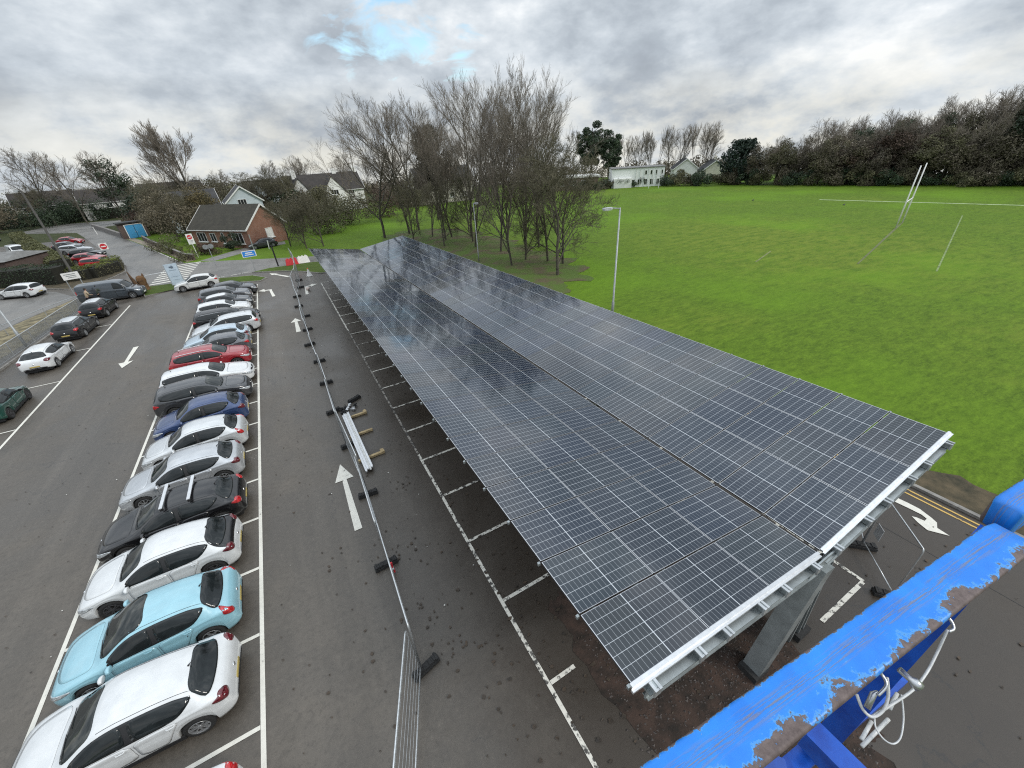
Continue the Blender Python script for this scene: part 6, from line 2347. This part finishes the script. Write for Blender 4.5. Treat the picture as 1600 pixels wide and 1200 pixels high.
lamp_post(19.6, 20.8, 7.6, 'grey lamp post with a short arm beside the pitch, nearest the camera', arm=.75)
lamp_post(19.7, 43.9, 6.4, 'slim pale lamp post in front of the grove', arm=.5, az=-PI / 2, r0=.06)
lamp_post(-23.9, 71.2, 10.4, 'tall dark lamp post leaning left at the hedge corner', arm=.5, az=PI * .75, m=M_postd, lean=(.01, 0), r0=.17)
lamp_post(-20.0, 44.4, 6.5, 'grey lamp post by the mesh fence at the left edge', arm=1.2, az=PI, r0=.09)


def sign(x, y, h, label, board, rz=0, post=M_post, cat='sign', posts=((0, 0),), pr=.04, name='road_sign'):
    r = empty(name, (x, y, 0), rz, label, cat)
    for (px_, _) in posts:
        b = MB()
        b.tube([(px_, 0, -.1), (px_, 0, h)], pr, 8)
        b.build('post', post, r)
    board(r, h)
    return r


M_sw = mat('sign white', (.72, .72, .70), rough=.4, var=.05)
M_sr = mat('sign red', (.50, .02, .03), rough=.4, var=.08)
M_sb = mat('sign blue', (.03, .22, .62), rough=.4, var=.06)
M_sgrey = mat('sign back grey', (.22, .24, .245), rough=.5, metal=.3)


def disc(b, c, rad, y, th=.02, n=28):
    b.lathe([(.0005, -th / 2), (rad, -th / 2), (rad, th / 2), (.0005, th / 2)], n, axis='Y', c=(c[0], y, c[1]))


def no_entry(r, h):
    b = MB()
    b.box((0, -.06, h - .15), (.86, .02, .86))
    bd = b.build('board', M_sw, r)
    b = MB()
    disc(b, (0, h - .15), .36, -.085)
    b.build('red_disc', M_sr, bd)
    b = MB()
    b.box((0, -.105, h - .15), (.50, .012, .12))
    b.build('white_bar', M_sw, bd)


sign(-21.4, 77.4, 3.2, 'white square no-entry sign at the end of the hedge', no_entry, rz=.28)


def no_entry_tall(r, h):
    b = MB()
    b.box((0, -.06, h - .55), (.80, .02, 1.45))
    bd = b.build('board', M_sw, r)
    b = MB()
    disc(b, (0, h - .28), .30, -.085)
    b.build('red_disc', M_sr, bd)
    b = MB()
    b.box((0, -.105, h - .28), (.42, .012, .10))
    b.build('white_bar', M_sw, bd)
    b = MB()
    for k in range(3):
        b.box((0, -.078, h - .78 - k * .16), (.5 - .08 * k, .008, .05))
    b.build('caption', M_sgrey, bd)


sign(-11.5, 77.2, 3.2, 'tall white no-entry board on a white post by the bungalow garden', no_entry_tall, rz=.15, post=M_sw)


def bluesign(r, h):
    b = MB()
    b.box((0, -.06, h - .35), (1.5, .03, .74))
    bd = b.build('board', M_sw, r)
    b = MB()
    b.box((0, -.085, h - .35), (1.34, .02, .60))
    f = b.build('blue_face', M_sb, bd)
    b = MB()
    b.box((0, -.10, h - .24), (.75, .01, .12))
    b.box((0, -.10, h - .45), (.95, .01, .10))
    b.build('caption', M_sw, f)


sign(-3.8, 59.3, 2.55, 'blue information sign with white border on a thin post at the end of the verge', bluesign, rz=.1, pr=.03)


def roundback(r, h):
    b = MB()
    disc(b, (-.32, h - .2), .30, -.05)
    disc(b, (.32, h - .2), .30, -.05)
    b.build('disc', M_sgrey, r)


sign(-8.6, 67.9, 2.7, 'pair of round grey sign backs on a post at the road edge', roundback, rz=.3)


def bigboard(r, h):
    # tall pale banner board, set into the verge
    b = MB()
    b.box((0, 0, 1.28), (1.25, .06, 2.3))
    bd = b.build('board', mat('pale blue panel', (.46, .55, .64), rough=.4, var=.08, scale=1.2), r)
    b = MB()
    b.box((-.10, -.045, 2.08), (.16, .02, .16), R=Matrix.Rotation(.78, 3, 'Y'))
    b.box((.08, -.045, 2.05), (.22, .022, .20))
    b.box((.08, -.045, 2.20), (.09, .02, .10))
    b.build('crest', mat('crest grey', (.10, .13, .17)), bd)
    b = MB()
    for k, z in enumerate((1.75, 1.05, .70)):
        b.box((0.02, -.04, z), (.65 + .15 * (k % 2), .012, .07 if k == 0 else .04))
    b.build('caption', mat('faint caption grey', (.30, .38, .46)), bd)


sign(-11.6, 58.6, 2.4, 'tall pale blue welcome board with a dark crest, standing on the verge', bigboard, rz=.05, posts=((-.58, 0), (.58, 0)), name='welcome_board', cat='sign board')


def smallboard(r, h):
    b = MB()
    b.box((0, -.05, h - .25), (1.35, .03, .72))
    bd = b.build('board', M_sw, r)
    b = MB()
    for k in range(3):
        b.box((-.05 + .05 * k, -.075, h - .07 - .17 * k), (.9 - .12 * k, .01, .06))
    b.build('caption', M_sgrey, bd)


sign(-20.6, 60.6, 2.6, 'white board with grey lines of small print on two posts behind the van', smallboard, rz=.25, posts=((-.55, 0), (.55, 0)))
for i, (x, y, h, lab) in enumerate([(-36.2, 131.5, 1.6, 'white marker post at the corner of the far red car bay'), (3.6, 58.6, 1.1, 'dark timber post at the corner of the canopy verge'), (-1.2, 60.6, 2.6, 'slim dark post leaning on the verge by the blue sign'), (-4.0, 76.0, 2.3, 'grey post at the mouth of the bungalow drive'), (-1.9, 75.5, 1.2, 'short pale twin post on the bungalow lawn')]):
    r = MB()
    r.tube([(0, 0, -.1), (.06 * i - .12, 0, h)], .07 if i != 2 else .09, 8)
    r.box((.06 * i - .12, 0, h + .02), (.18, .18, .05))
    o = r.build('marker_post', (M_sw, M_trim, M_trim, M_post, M_sw)[i], None, label=lab, cat='post')
    o.location = (x, y, 0)
# hoop barrier beside the crossing
b = MB()
b.tube([(0, 0, -.1), (0, 0, .75), (.08, 0, .9), (.25, 0, .98), (1.9, 0, .98), (2.07, 0, .9), (2.15, 0, .75), (2.15, 0, -.1)], .03, 8)
o = b.build('hoop_barrier', M_tube, None, label='low galvanised hoop barrier beside the hatched crossing', cat='barrier', smooth=True)
o.location = (-15.2, 62.3, 0)
o.rotation_euler = (0, 0, .25)
# carved stump on the corner of the verge
r = empty('carved_stump', (-14.7, 58.6, .1), .4, 'orange-brown carved tree stump with a tall pointed spur on the verge corner', 'wood carving')
bm = bmesh.new()
rr_ = random.Random(8)
prof = [(.46, 0), (.40, .25), (.34, .5), (.38, .8), (.44, 1.1), (.38, 1.4), (.22, 1.55), (.02, 1.6)]
rings = []
for (rad, z) in prof:
    ring = []
    for k in range(18):
        a = 2 * PI * k / 18
        q = rad * (1 + .16 * math.sin(3 * a + z * 2) + rr_.uniform(-.08, .08))
        ring.append(bm.verts.new((q * math.cos(a), q * .8 * math.sin(a), z)))
    rings.append(ring)
for i in range(len(rings) - 1):
    for k in range(18):
        bm.faces.new((rings[i][k], rings[i][(k + 1) % 18], rings[i + 1][(k + 1) % 18], rings[i + 1][k]))
me = bpy.data.meshes.new('trunk')
bm.to_mesh(me)
bm.free()
M_carve = mat('carved orange wood', (.060, .032, .016), col2=(.17, .090, .034), scale=2.5, rough=.85, bump=.7, bscale=7)
me.materials.append(M_carve)
link_mesh('trunk', me, r)
b = MB()
b.tube([(-.2, 0, .1), (-.55, 0, .8), (-.68, 0, 1.5), (-.76, .05, 2.2)], [.26, .22, .13, .04], 9)
b.build('spur', mat('carved dark wood', (.05, .03, .018), col2=(.11, .065, .035), scale=3, rough=.9), r, smooth=True)
b = MB()
b.tube([(.25, 0, 1.2), (.34, 0, 1.55), (.36, 0, 1.75)], [.14, .10, .04], 8)
b.build('ear', M_carve, r, smooth=True)

# mesh fence along the service lane
r = empty('railing', (0, 0, 0), 0, 'long galvanised mesh railing between the parked cars and the service lane', 'railing')
rp = [(-20.6, 33.0), (-20.0, 39.0), (-19.6, 45.0), (-19.3, 50.5), (-19.0, 54.5)]
b = MB()
for i in range(len(rp) - 1):
    b.tube([(*rp[i], 1.12), (*rp[i + 1], 1.12)], .03, 8)
    b.tube([(*rp[i], .12), (*rp[i + 1], .12)], .02, 6)
b.build('rail', M_tube, r)
k = 0
for i in range(len(rp) - 1):
    for t in (0, .5):
        x, y = rp[i][0] + (rp[i + 1][0] - rp[i][0]) * t, rp[i][1] + (rp[i + 1][1] - rp[i][1]) * t
        b = MB()
        b.tube([(x, y, -.1), (x, y, 1.13)], .03, 8)
        b.build('post', M_tube, r)
b = MB()
for i in range(len(rp) - 1):
    a, c = Vector((*rp[i], 0)), Vector((*rp[i + 1], 0))
    n = int((c - a).length / .075)
    for k in range(n):
        p = a.lerp(c, k / n)
        b.tube([(p.x, p.y, .12), (p.x, p.y, 1.1)], .011, 3, cap=False)
    for z in [.2 + .075 * q for q in range(13)]:
        b.tube([a + Vector((0, 0, z)), c + Vector((0, 0, z))], .010, 3, cap=False)
b.build('wire_mesh', M_wire, r)
b = MB()
for i in range(len(rp) - 1):
    b.beam((rp[i][0] + .35, rp[i][1], .06), (rp[i + 1][0] + .35, rp[i + 1][1], .06), .14, .14)
b.build('kerb', M_kerb, None, kind='structure')
# bare open rail further along the lane
r = empty('handrail', (0, 0, 0), 0, 'open handrail beside the ramp where the two people stand', 'handrail')
b = MB()
b.tube([(-22.6, 49.0, .95), (-21.2, 53.0, 1.0), (-19.8, 55.6, 1.05), (-18.6, 57.6, 1.05)], .028, 8)
b.build('rail', M_post, r)
for (x, y) in ((-22.6, 49.0), (-21.2, 53.0), (-19.8, 55.6), (-18.6, 57.6)):
    b = MB()
    b.tube([(x, y, -.1), (x, y, 1.05)], .028, 8)
    b.build('post', M_post, r)

# goal posts
r = empty('goal_posts', (69.4, 22.85, 0), .23, 'tall white rugby goal posts on the pitch', 'goal posts')
for s in (-1, 1):
    b = MB()
    b.tube([(s * 2.4, 0, -.2), (s * 2.4, 0, 3), (s * 2.4, 0, 6.9)], [.075, .075, .06], 10)
    b.build('upright', M_sw, r, smooth=True)
b = MB()
b.tube([(-2.4, 0, 3.0), (2.4, 0, 3.0)], .055, 10)
b.build('crossbar', M_sw, r, smooth=True)
r = empty('goal_posts', (92.6, 86.0, 0), -1.15, 'far white goal posts in front of the white flat-roofed block', 'goal posts')
for s in (-1, 1):
    b = MB()
    b.tube([(s * 1.35, 0, -.2), (s * 1.35, 0, 4.6)], .06, 8)
    b.build('upright', M_sw, r)
b = MB()
b.tube([(-1.35, 0, 2.4), (1.35, 0, 2.4)], .05, 8)
b.build('crossbar', M_sw, r)
for i, (x, y) in enumerate([(82.5, 51.0), (84.0, 36.0)]):
    b = MB()
    b.lathe([(.001, .13), (.10, .11), (.17, .04), (.18, 0)], 8)
    b.tube([(.12, 0, .08), (.28, 0, .16), (.34, 0, .15)], [.06, .05, .02], 6)
    o = b.build('crow', M_trim, None, label=('small black crow on the far grass, middle of the pitch', 'small black crow on the pitch left of the goal posts')[i], cat='bird', smooth=True)
    o.location = (x, y, .03)


# ------------------------------------------------------------------ people by the ramp
def skin_mesh(name, pts, edges, radii, m, parent, loc=(0, 0, 0), rz=0):
    me = bpy.data.meshes.new(name)
    me.from_pydata(pts, edges, [])
    o = bpy.data.objects.new(name, me)
    COL.objects.link(o)
    o.parent = parent
    md = o.modifiers.new('skin', 'SKIN')
    for i, q in enumerate(radii):
        me.skin_vertices[0].data[i].radius = q if isinstance(q, tuple) else (q, q)
    me.skin_vertices[0].data[0].use_root = True
    md.use_smooth_shade = True
    sb = o.modifiers.new('sub', 'SUBSURF')
    sb.levels = sb.render_levels = 1
    me.materials.append(m)
    return o


M_skin = mat('skin', (.42, .26, .19), rough=.6, var=.06)


def person(x, y, rz, label, jacket, trousers, hairm, lean=.12, z=0.0):
    r = empty('person', (x, y, z), rz, label, 'person')
    # front is local -Y; hands forward on the rail
    hip, ch, nk = (0, 0, .93), (0, -lean, 1.30), (0, -lean * 1.4, 1.48)
    pts = [hip, ch, nk, (0, -lean * 1.5, 1.56), (0, -lean * 1.6 - .01, 1.66), (0, -lean * 1.6, 1.74)]
    rad = [(.15, .11), (.17, .12), .06, .055, (.075, .095), .06]
    ed = [(0, 1), (1, 2), (2, 3), (3, 4), (4, 5)]
    for s in (-1, 1):
        b0 = len(pts)
        pts += [(s * .18, -lean * 1.2, 1.42), (s * .25, -lean - .05, 1.17), (s * .2, -lean - .26, 1.06), (s * .19, -lean - .33, 1.05)]
        rad += [.065, .05, .035, (.035, .018)]
        ed += [(1, b0), (b0, b0 + 1), (b0 + 1, b0 + 2), (b0 + 2, b0 + 3)]
        for f in range(4):
            pts.append((s * (.175 + .011 * f), -lean - .40 + .008 * abs(f - 1), 1.035))
            rad.append(.009)
            ed.append((b0 + 3, len(pts) - 1))
        pts.append((s * .155, -lean - .36, 1.05))
        rad.append(.010)
        ed.append((b0 + 3, len(pts) - 1))
        b1 = len(pts)
        pts += [(s * .09, 0, .86), (s * .10, -.03, .48), (s * .10, .03, .09), (s * .11, -.12, .04)]
        rad += [.085, .058, .042, .035]
        ed += [(0, b1), (b1, b1 + 1), (b1 + 1, b1 + 2), (b1 + 2, b1 + 3)]
    skin_mesh('body', pts, ed, rad, M_skin, r)
    pj = [(0, 0, .84), (0, -lean * .5, 1.08), (0, -lean, 1.32), (0, -lean * 1.3, 1.46)]
    rj = [(.185, .145), (.18, .14), (.20, .145), (.10, .09)]
    ej = [(0, 1), (1, 2), (2, 3)]
    for s in (-1, 1):
        b0 = len(pj)
        pj += [(s * .19, -lean * 1.2, 1.42), (s * .26, -lean - .05, 1.17), (s * .2, -lean - .25, 1.06)]
        rj += [.088, .072, .055]
        ej += [(2, b0), (b0, b0 + 1), (b0 + 1, b0 + 2)]
    skin_mesh('jacket', pj, ej, rj, jacket, r)
    pt, rt_, et = [(0, 0, .92)], [(.16, .125)], []
    for s in (-1, 1):
        b0 = len(pt)
        pt += [(s * .09, 0, .84), (s * .10, -.03, .48), (s * .10, .03, .10)]
        rt_ += [.10, .075, .062]
        et += [(0, b0), (b0, b0 + 1), (b0 + 1, b0 + 2)]
    skin_mesh('trousers', pt, et, rt_, trousers, r)
    for s in (-1, 1):
        b = MB()
        b.tube([(s * .10, .07, .05), (s * .105, -.06, .05), (s * .11, -.17, .035)], [.05, .052, .035], 8)
        b.build('shoe', M_trim, r, smooth=True)
    hx_ = -lean * 1.6
    bmh = bmesh.new()
    bmesh.ops.create_uvsphere(bmh, u_segments=14, v_segments=8, radius=1)
    for v in bmh.verts:
        v.co = Vector((v.co.x * .098, v.co.y * .112 + hx_ + .022, v.co.z * .11 + 1.715))
    for f in bmh.faces:
        f.smooth = True
    me = bpy.data.meshes.new('hair')
    bmh.to_mesh(me)
    bmh.free()
    me.materials.append(hairm)
    link_mesh('hair', me, r)
    b = MB()
    b.tube([(0, hx_ - .09, 1.66), (0, hx_ - .118, 1.635)], [.012, .016], 6)
    b.build('nose', M_skin, r)
    for s in (-1, 1):
        b = MB()
        b.lathe([(.0005, -.008), (.012, 0), (.0005, .008)], 8, axis='Y', c=(s * .034, hx_ - .094, 1.672))
        b.build('eye', M_trim, r)
        b = MB()
        b.tube([(s * .083, hx_, 1.645), (s * .092, hx_ + .01, 1.685)], [.012, .016], 6)
        b.build('ear', M_skin, r)
    b = MB()
    b.box((0, hx_ - .088, 1.605), (.045, .02, .010))
    b.build('mouth', mat('lips', (.30, .12, .10)), r)
    return r


person(-18.6, 55.3, 2.2, 'person in a beige jacket and dark trousers standing by the handrail', mat('beige jacket', (.36, .29, .20), rough=.9), mat('dark trousers', (.035, .035, .042), rough=.9), mat('dark hair', (.025, .018, .014), rough=.8))
person(-17.9, 56.0, 2.4, 'person in a dark green jacket beside the rear of the slate van', mat('dark green jacket', (.035, .045, .035), rough=.9), mat('black trousers', (.02, .02, .022), rough=.9), mat('black hair', (.02, .016, .013), rough=.8))
# ------------------------------------------------------------------ access platform rail in the foreground
def blue_mat():
    m = bpy.data.materials.new('chipped blue paint')
    m.use_nodes = True
    t = m.node_tree
    b = t.nodes['Principled BSDF']
    uv = t.nodes.new('ShaderNodeUVMap')
    uv.uv_map = 'UVMap'
    s = t.nodes.new('ShaderNodeSeparateXYZ')
    t.links.new(uv.outputs[0], s.inputs[0])          # u metres along, v metres across from the outer edge, both on the top face
    u, v = s.outputs[0], s.outputs[1]
    n1 = N(t, 'ShaderNodeTexNoise', i_Scale=85.0, i_Detail=10.0, i_Roughness=.72)
    t.links.new(uv.outputs[0], n1.inputs['Vector'])
    n2 = N(t, 'ShaderNodeTexNoise', i_Scale=15.0, i_Detail=6.0, i_Roughness=.6)
    t.links.new(uv.outputs[0], n2.inputs['Vector'])
    mpn = t.nodes.new('ShaderNodeMapping')
    mpn.inputs['Scale'].default_value = (16, 420, 1)
    mpn.inputs['Rotation'].default_value = (0, 0, .045)
    t.links.new(uv.outputs[0], mpn.inputs[0])
    n3 = N(t, 'ShaderNodeTexNoise', i_Scale=1.0, i_Detail=7.0, i_Roughness=.7)
    t.links.new(mpn.outputs[0], n3.inputs['Vector'])
    nn = math_n(t, 'ADD', math_n(t, 'MULTIPLY', n1.outputs[0], .55), math_n(t, 'MULTIPLY', n2.outputs[0], .45))
    # worn along the inner arris, thin along the outer one
    inner = math_n(t, 'MULTIPLY', math_n(t, 'SUBTRACT', v, .0315), 40.0)
    inner = math_n(t, 'ADD', math_n(t, 'ADD', inner, math_n(t, 'MULTIPLY', math_n(t, 'SUBTRACT', nn, .5), 4.2)), math_n(t, 'MULTIPLY', math_n(t, 'SUBTRACT', n2.outputs[0], .5), 2.0))
    edge = math_n(t, 'ADD', math_n(t, 'MULTIPLY', math_n(t, 'SUBTRACT', .0022, v), 300.0), math_n(t, 'MULTIPLY', math_n(t, 'SUBTRACT', nn, .46), 9.0))
    wear = math_n(t, 'MAXIMUM', math_n(t, 'GREATER_THAN', inner, .62), math_n(t, 'GREATER_THAN', edge, .55))
    rim = math_n(t, 'MAXIMUM', math_n(t, 'GREATER_THAN', inner, .40), math_n(t, 'GREATER_THAN', edge, .25))
    # long scratches in the middle of the top
    band = math_n(t, 'SUBTRACT', 1.0, math_n(t, 'MULTIPLY', math_n(t, 'ABSOLUTE', math_n(t, 'SUBTRACT', v, math_n(t, 'ADD', .022, math_n(t, 'MULTIPLY', math_n(t, 'SUBTRACT', n2.outputs[0], .5), .02)))), 75.0), clamp=True)
    scr = math_n(t, 'MULTIPLY', ramp_n(t, n3.outputs[0], [(.50, 0.0), (.56, 1.0)]), band)
    chips = math_n(t, 'GREATER_THAN', math_n(t, 'ADD', math_n(t, 'MULTIPLY', n1.outputs[0], .9), math_n(t, 'MULTIPLY', n2.outputs[0], .25)), .745)
    blue = ramp_n(t, n2.outputs[0], [(.35, (.005, .155, .60)), (.65, (.012, .215, .71))])
    prim = ramp_n(t, n1.outputs[0], [(.35, (.060, .042, .040)), (.65, (.14, .108, .102))])
    c = mix_n(t, math_n(t, 'MULTIPLY', rim, .55), blue, (.09, .30, .52))
    c = mix_n(t, math_n(t, 'MULTIPLY', scr, .8), c, (.17, .16, .15))
    c = mix_n(t, chips, c, (.17, .23, .28))
    c = mix_n(t, wear, c, prim)
    t.links.new(c, b.inputs['Base Color'])
    t.links.new(math_n(t, 'ADD', .42, math_n(t, 'MULTIPLY', wear, .25)), b.inputs['Roughness'])
    bp = t.nodes.new('ShaderNodeBump')
    bp.inputs['Strength'].default_value = .5
    bp.inputs['Distance'].default_value = .0008
    t.links.new(math_n(t, 'SUBTRACT', 1.0, math_n(t, 'MAXIMUM', wear, math_n(t, 'MULTIPLY', scr, .5))), bp.inputs['Height'])
    t.links.new(bp.outputs[0], b.inputs['Normal'])
    return m


M_bluechip = blue_mat()
M_blueshade = mat('shade darkened blue paint', (.002, .040, .27), rough=.42, var=.25, scale=18, col2=(.004, .075, .42), detail=8)  # rail blue darkened, shade on the side faces put into the colour


def rail_mesh(name, A, B, wd, ht, parent, m, uvs=True, bev=.006):
    """box rail with rounded arrises; A-B is the outer top edge seen from above, width goes toward -Y"""
    A, B = Vector(A), Vector(B)
    d = (B - A)
    L = d.length
    d.normalize()
    n = Vector((d.y, -d.x, 0)).normalized()
    upv = n.cross(d) if n.cross(d).z > 0 else d.cross(n)
    k = 5
    prof = []
    for (cx0, cz0, a0) in ((bev, -bev, math.pi), (wd - bev, -bev, math.pi / 2), (wd - bev, -ht + bev, 0), (bev, -ht + bev, -math.pi / 2)):
        for i in range(k):
            a = a0 - (math.pi / 2) * i / (k - 1)
            prof.append((cx0 + bev * math.cos(a), cz0 + bev * math.sin(a)))
    nseg = 40
    V, UV = [], []
    rr = random.Random(3)
    for s in range(nseg + 1):
        e = min(s, nseg - s)
        shrink = 0.0 if e > 0 else .003
        for (p, z) in prof:
            c = A + d * (L * s / nseg) + n * (p + (shrink if p < wd / 2 else -shrink)) + upv * (z - (shrink if z > -ht / 2 else -shrink))
            V.append(tuple(c))
            UV.append((L * s / nseg, p if z > -bev * 1.01 else (p if p > wd / 2 else -.004)))
    K = len(prof)
    F = []
    for s in range(nseg):
        for j in range(K):
            j2 = (j + 1) % K
            F.append((s * K + j, s * K + j2, (s + 1) * K + j2, (s + 1) * K + j))
    F.append(tuple(range(K)))
    F.append(tuple(nseg * K + j for j in range(K - 1, -1, -1)))
    me = bpy.data.meshes.new(name)
    me.from_pydata(V, [], F)
    l = me.uv_layers.new(name='UVMap')
    for lp in me.loops:
        l.data[lp.index].uv = UV[lp.vertex_index]
    me.polygons.foreach_set('use_smooth', [True] * len(me.polygons))
    me.materials.append(m)
    bm = bmesh.new()
    bm.from_mesh(me)
    bmesh.ops.recalc_face_normals(bm, faces=bm.faces)
    bm.to_mesh(me)
    bm.free()
    o = bpy.data.objects.new(name, me)
    COL.objects.link(o)
    o.parent = parent
    return o


plat = empty('access_platform', (0, 0, 0), 0, 'chipped bright blue guard rail of the lift platform in the near right corner', 'lift platform')
rail_mesh('top_rail', (-.12, .1165, 10.60), (.902, .017, 10.60), .056, .014, plat, M_bluechip, bev=.0045)
rail_mesh('side_rail', (-.12, .1040, 10.5845), (.885, .0070, 10.5845), .034, .085, plat, M_blueshade)
rail_mesh('corner_rail', (.968, .034, 10.60), (1.5, -.02, 10.60), .044, .060, plat, M_bluechip, bev=.008)
b = MB()
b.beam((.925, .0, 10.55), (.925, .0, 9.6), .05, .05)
b.build('corner_post', M_blueshade, plat)
b = MB()
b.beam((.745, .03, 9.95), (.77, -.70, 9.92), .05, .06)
b.build('lower_brace', M_blueshade, plat)
b = MB()
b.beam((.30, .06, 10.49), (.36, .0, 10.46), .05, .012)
b.build('bracket', M_blueshade, plat)
b = MB()
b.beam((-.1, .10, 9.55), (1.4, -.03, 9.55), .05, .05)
b.build('mid_rail', M_blueshade, plat)
M_cable = mat('white cable', (.55, .56, .56), rough=.4, var=.15, scale=60)
M_steel = mat('zinc plated steel', (.50, .51, .52), rough=.3, metal=.85, var=.15, scale=40)


def spline(P, n=6):
    P = [Vector(p) for p in P]
    out = []
    for i in range(len(P) - 1):
        p0, p1, p2, p3 = P[max(i - 1, 0)], P[i], P[i + 1], P[min(i + 2, len(P) - 1)]
        for k in range(n):
            t = k / n
            out.append(.5 * ((2 * p1) + (p2 - p0) * t + (2 * p0 - 5 * p1 + 4 * p2 - p3) * t * t + (3 * p1 - p0 - 3 * p2 + p3) * t ** 3))
    out.append(P[-1])
    return out


b = MB()
b.tube(spline([(0.543, 0.006, 10.46), (0.537, -0.008, 10.45), (0.542, -0.019, 10.445), (0.56, -0.023, 10.45), (0.579, -0.018, 10.46), (0.588, -0.006, 10.48)]), .0021, 8)
b.tube(spline([(0.542, -0.019, 10.445), (0.581, -0.026, 10.447), (0.627, -0.033, 10.45), (0.668, -0.033, 10.455), (0.71, -0.029, 10.46), (0.735, -0.022, 10.49)]), .0019, 8)
b.build('safety_cable', M_cable, plat, smooth=True)
b = MB()
b.tube(spline([(0.55, -0.02, 10.44), (0.539, -0.028, 10.435), (0.537, -0.04, 10.43), (0.542, -0.049, 10.43), (0.558, -0.051, 10.43), (0.578, -0.045, 10.435), (0.594, -0.037, 10.44), (0.605, -0.027, 10.45)]), .0011, 6)
b.build('thin_wire', M_cable, plat, smooth=True)
b = MB()
b.tube([(0.509, -0.029, 10.42), (0.577, -0.033, 10.42)], .0026, 10)
b.build('locking_rod', M_cable, plat, smooth=True)
b = MB()
b.tube([(0.517, -0.025, 10.42), (0.553, -0.022, 10.42)], .0026, 10)
b.build('locking_rod', M_cable, plat, smooth=True)
b = MB()
b.tube([(0.589, -0.028, 10.425), (0.618, -0.024, 10.43)], .0026, 10)
b.build('locking_rod', M_cable, plat, smooth=True)
b = MB()
b.tube([(0.620, -0.010, 10.475), (0.622, -0.024, 10.470), (0.623, -0.028, 10.469), (0.624, -0.036, 10.466)], [.0045, .0045, .0075, .0075], 10)
b.build('locking_pin', M_steel, plat, smooth=True)
b = MB()
b.tube([(0.54, -0.010, 10.455), (0.556, -0.006, 10.47), (0.560, -0.008, 10.476)], [.0042, .0042, .002], 10)
b.build('cable_ferrule', M_steel, plat, smooth=True)
b = MB()
b.tube(spline([(0.555, -0.010, 10.475), (0.572, -0.010, 10.485), (0.578, .0, 10.49), (0.57, .008, 10.50)]), .0022, 8)
b.build('hook', M_steel, plat, smooth=True)
b = MB()
b.tube(spline([(0.735, -0.024, 10.488), (0.745, -0.026, 10.49), (0.752, -0.018, 10.495), (0.748, -0.008, 10.50)]), .0024, 8)
b.build('hook', M_steel, plat, smooth=True)
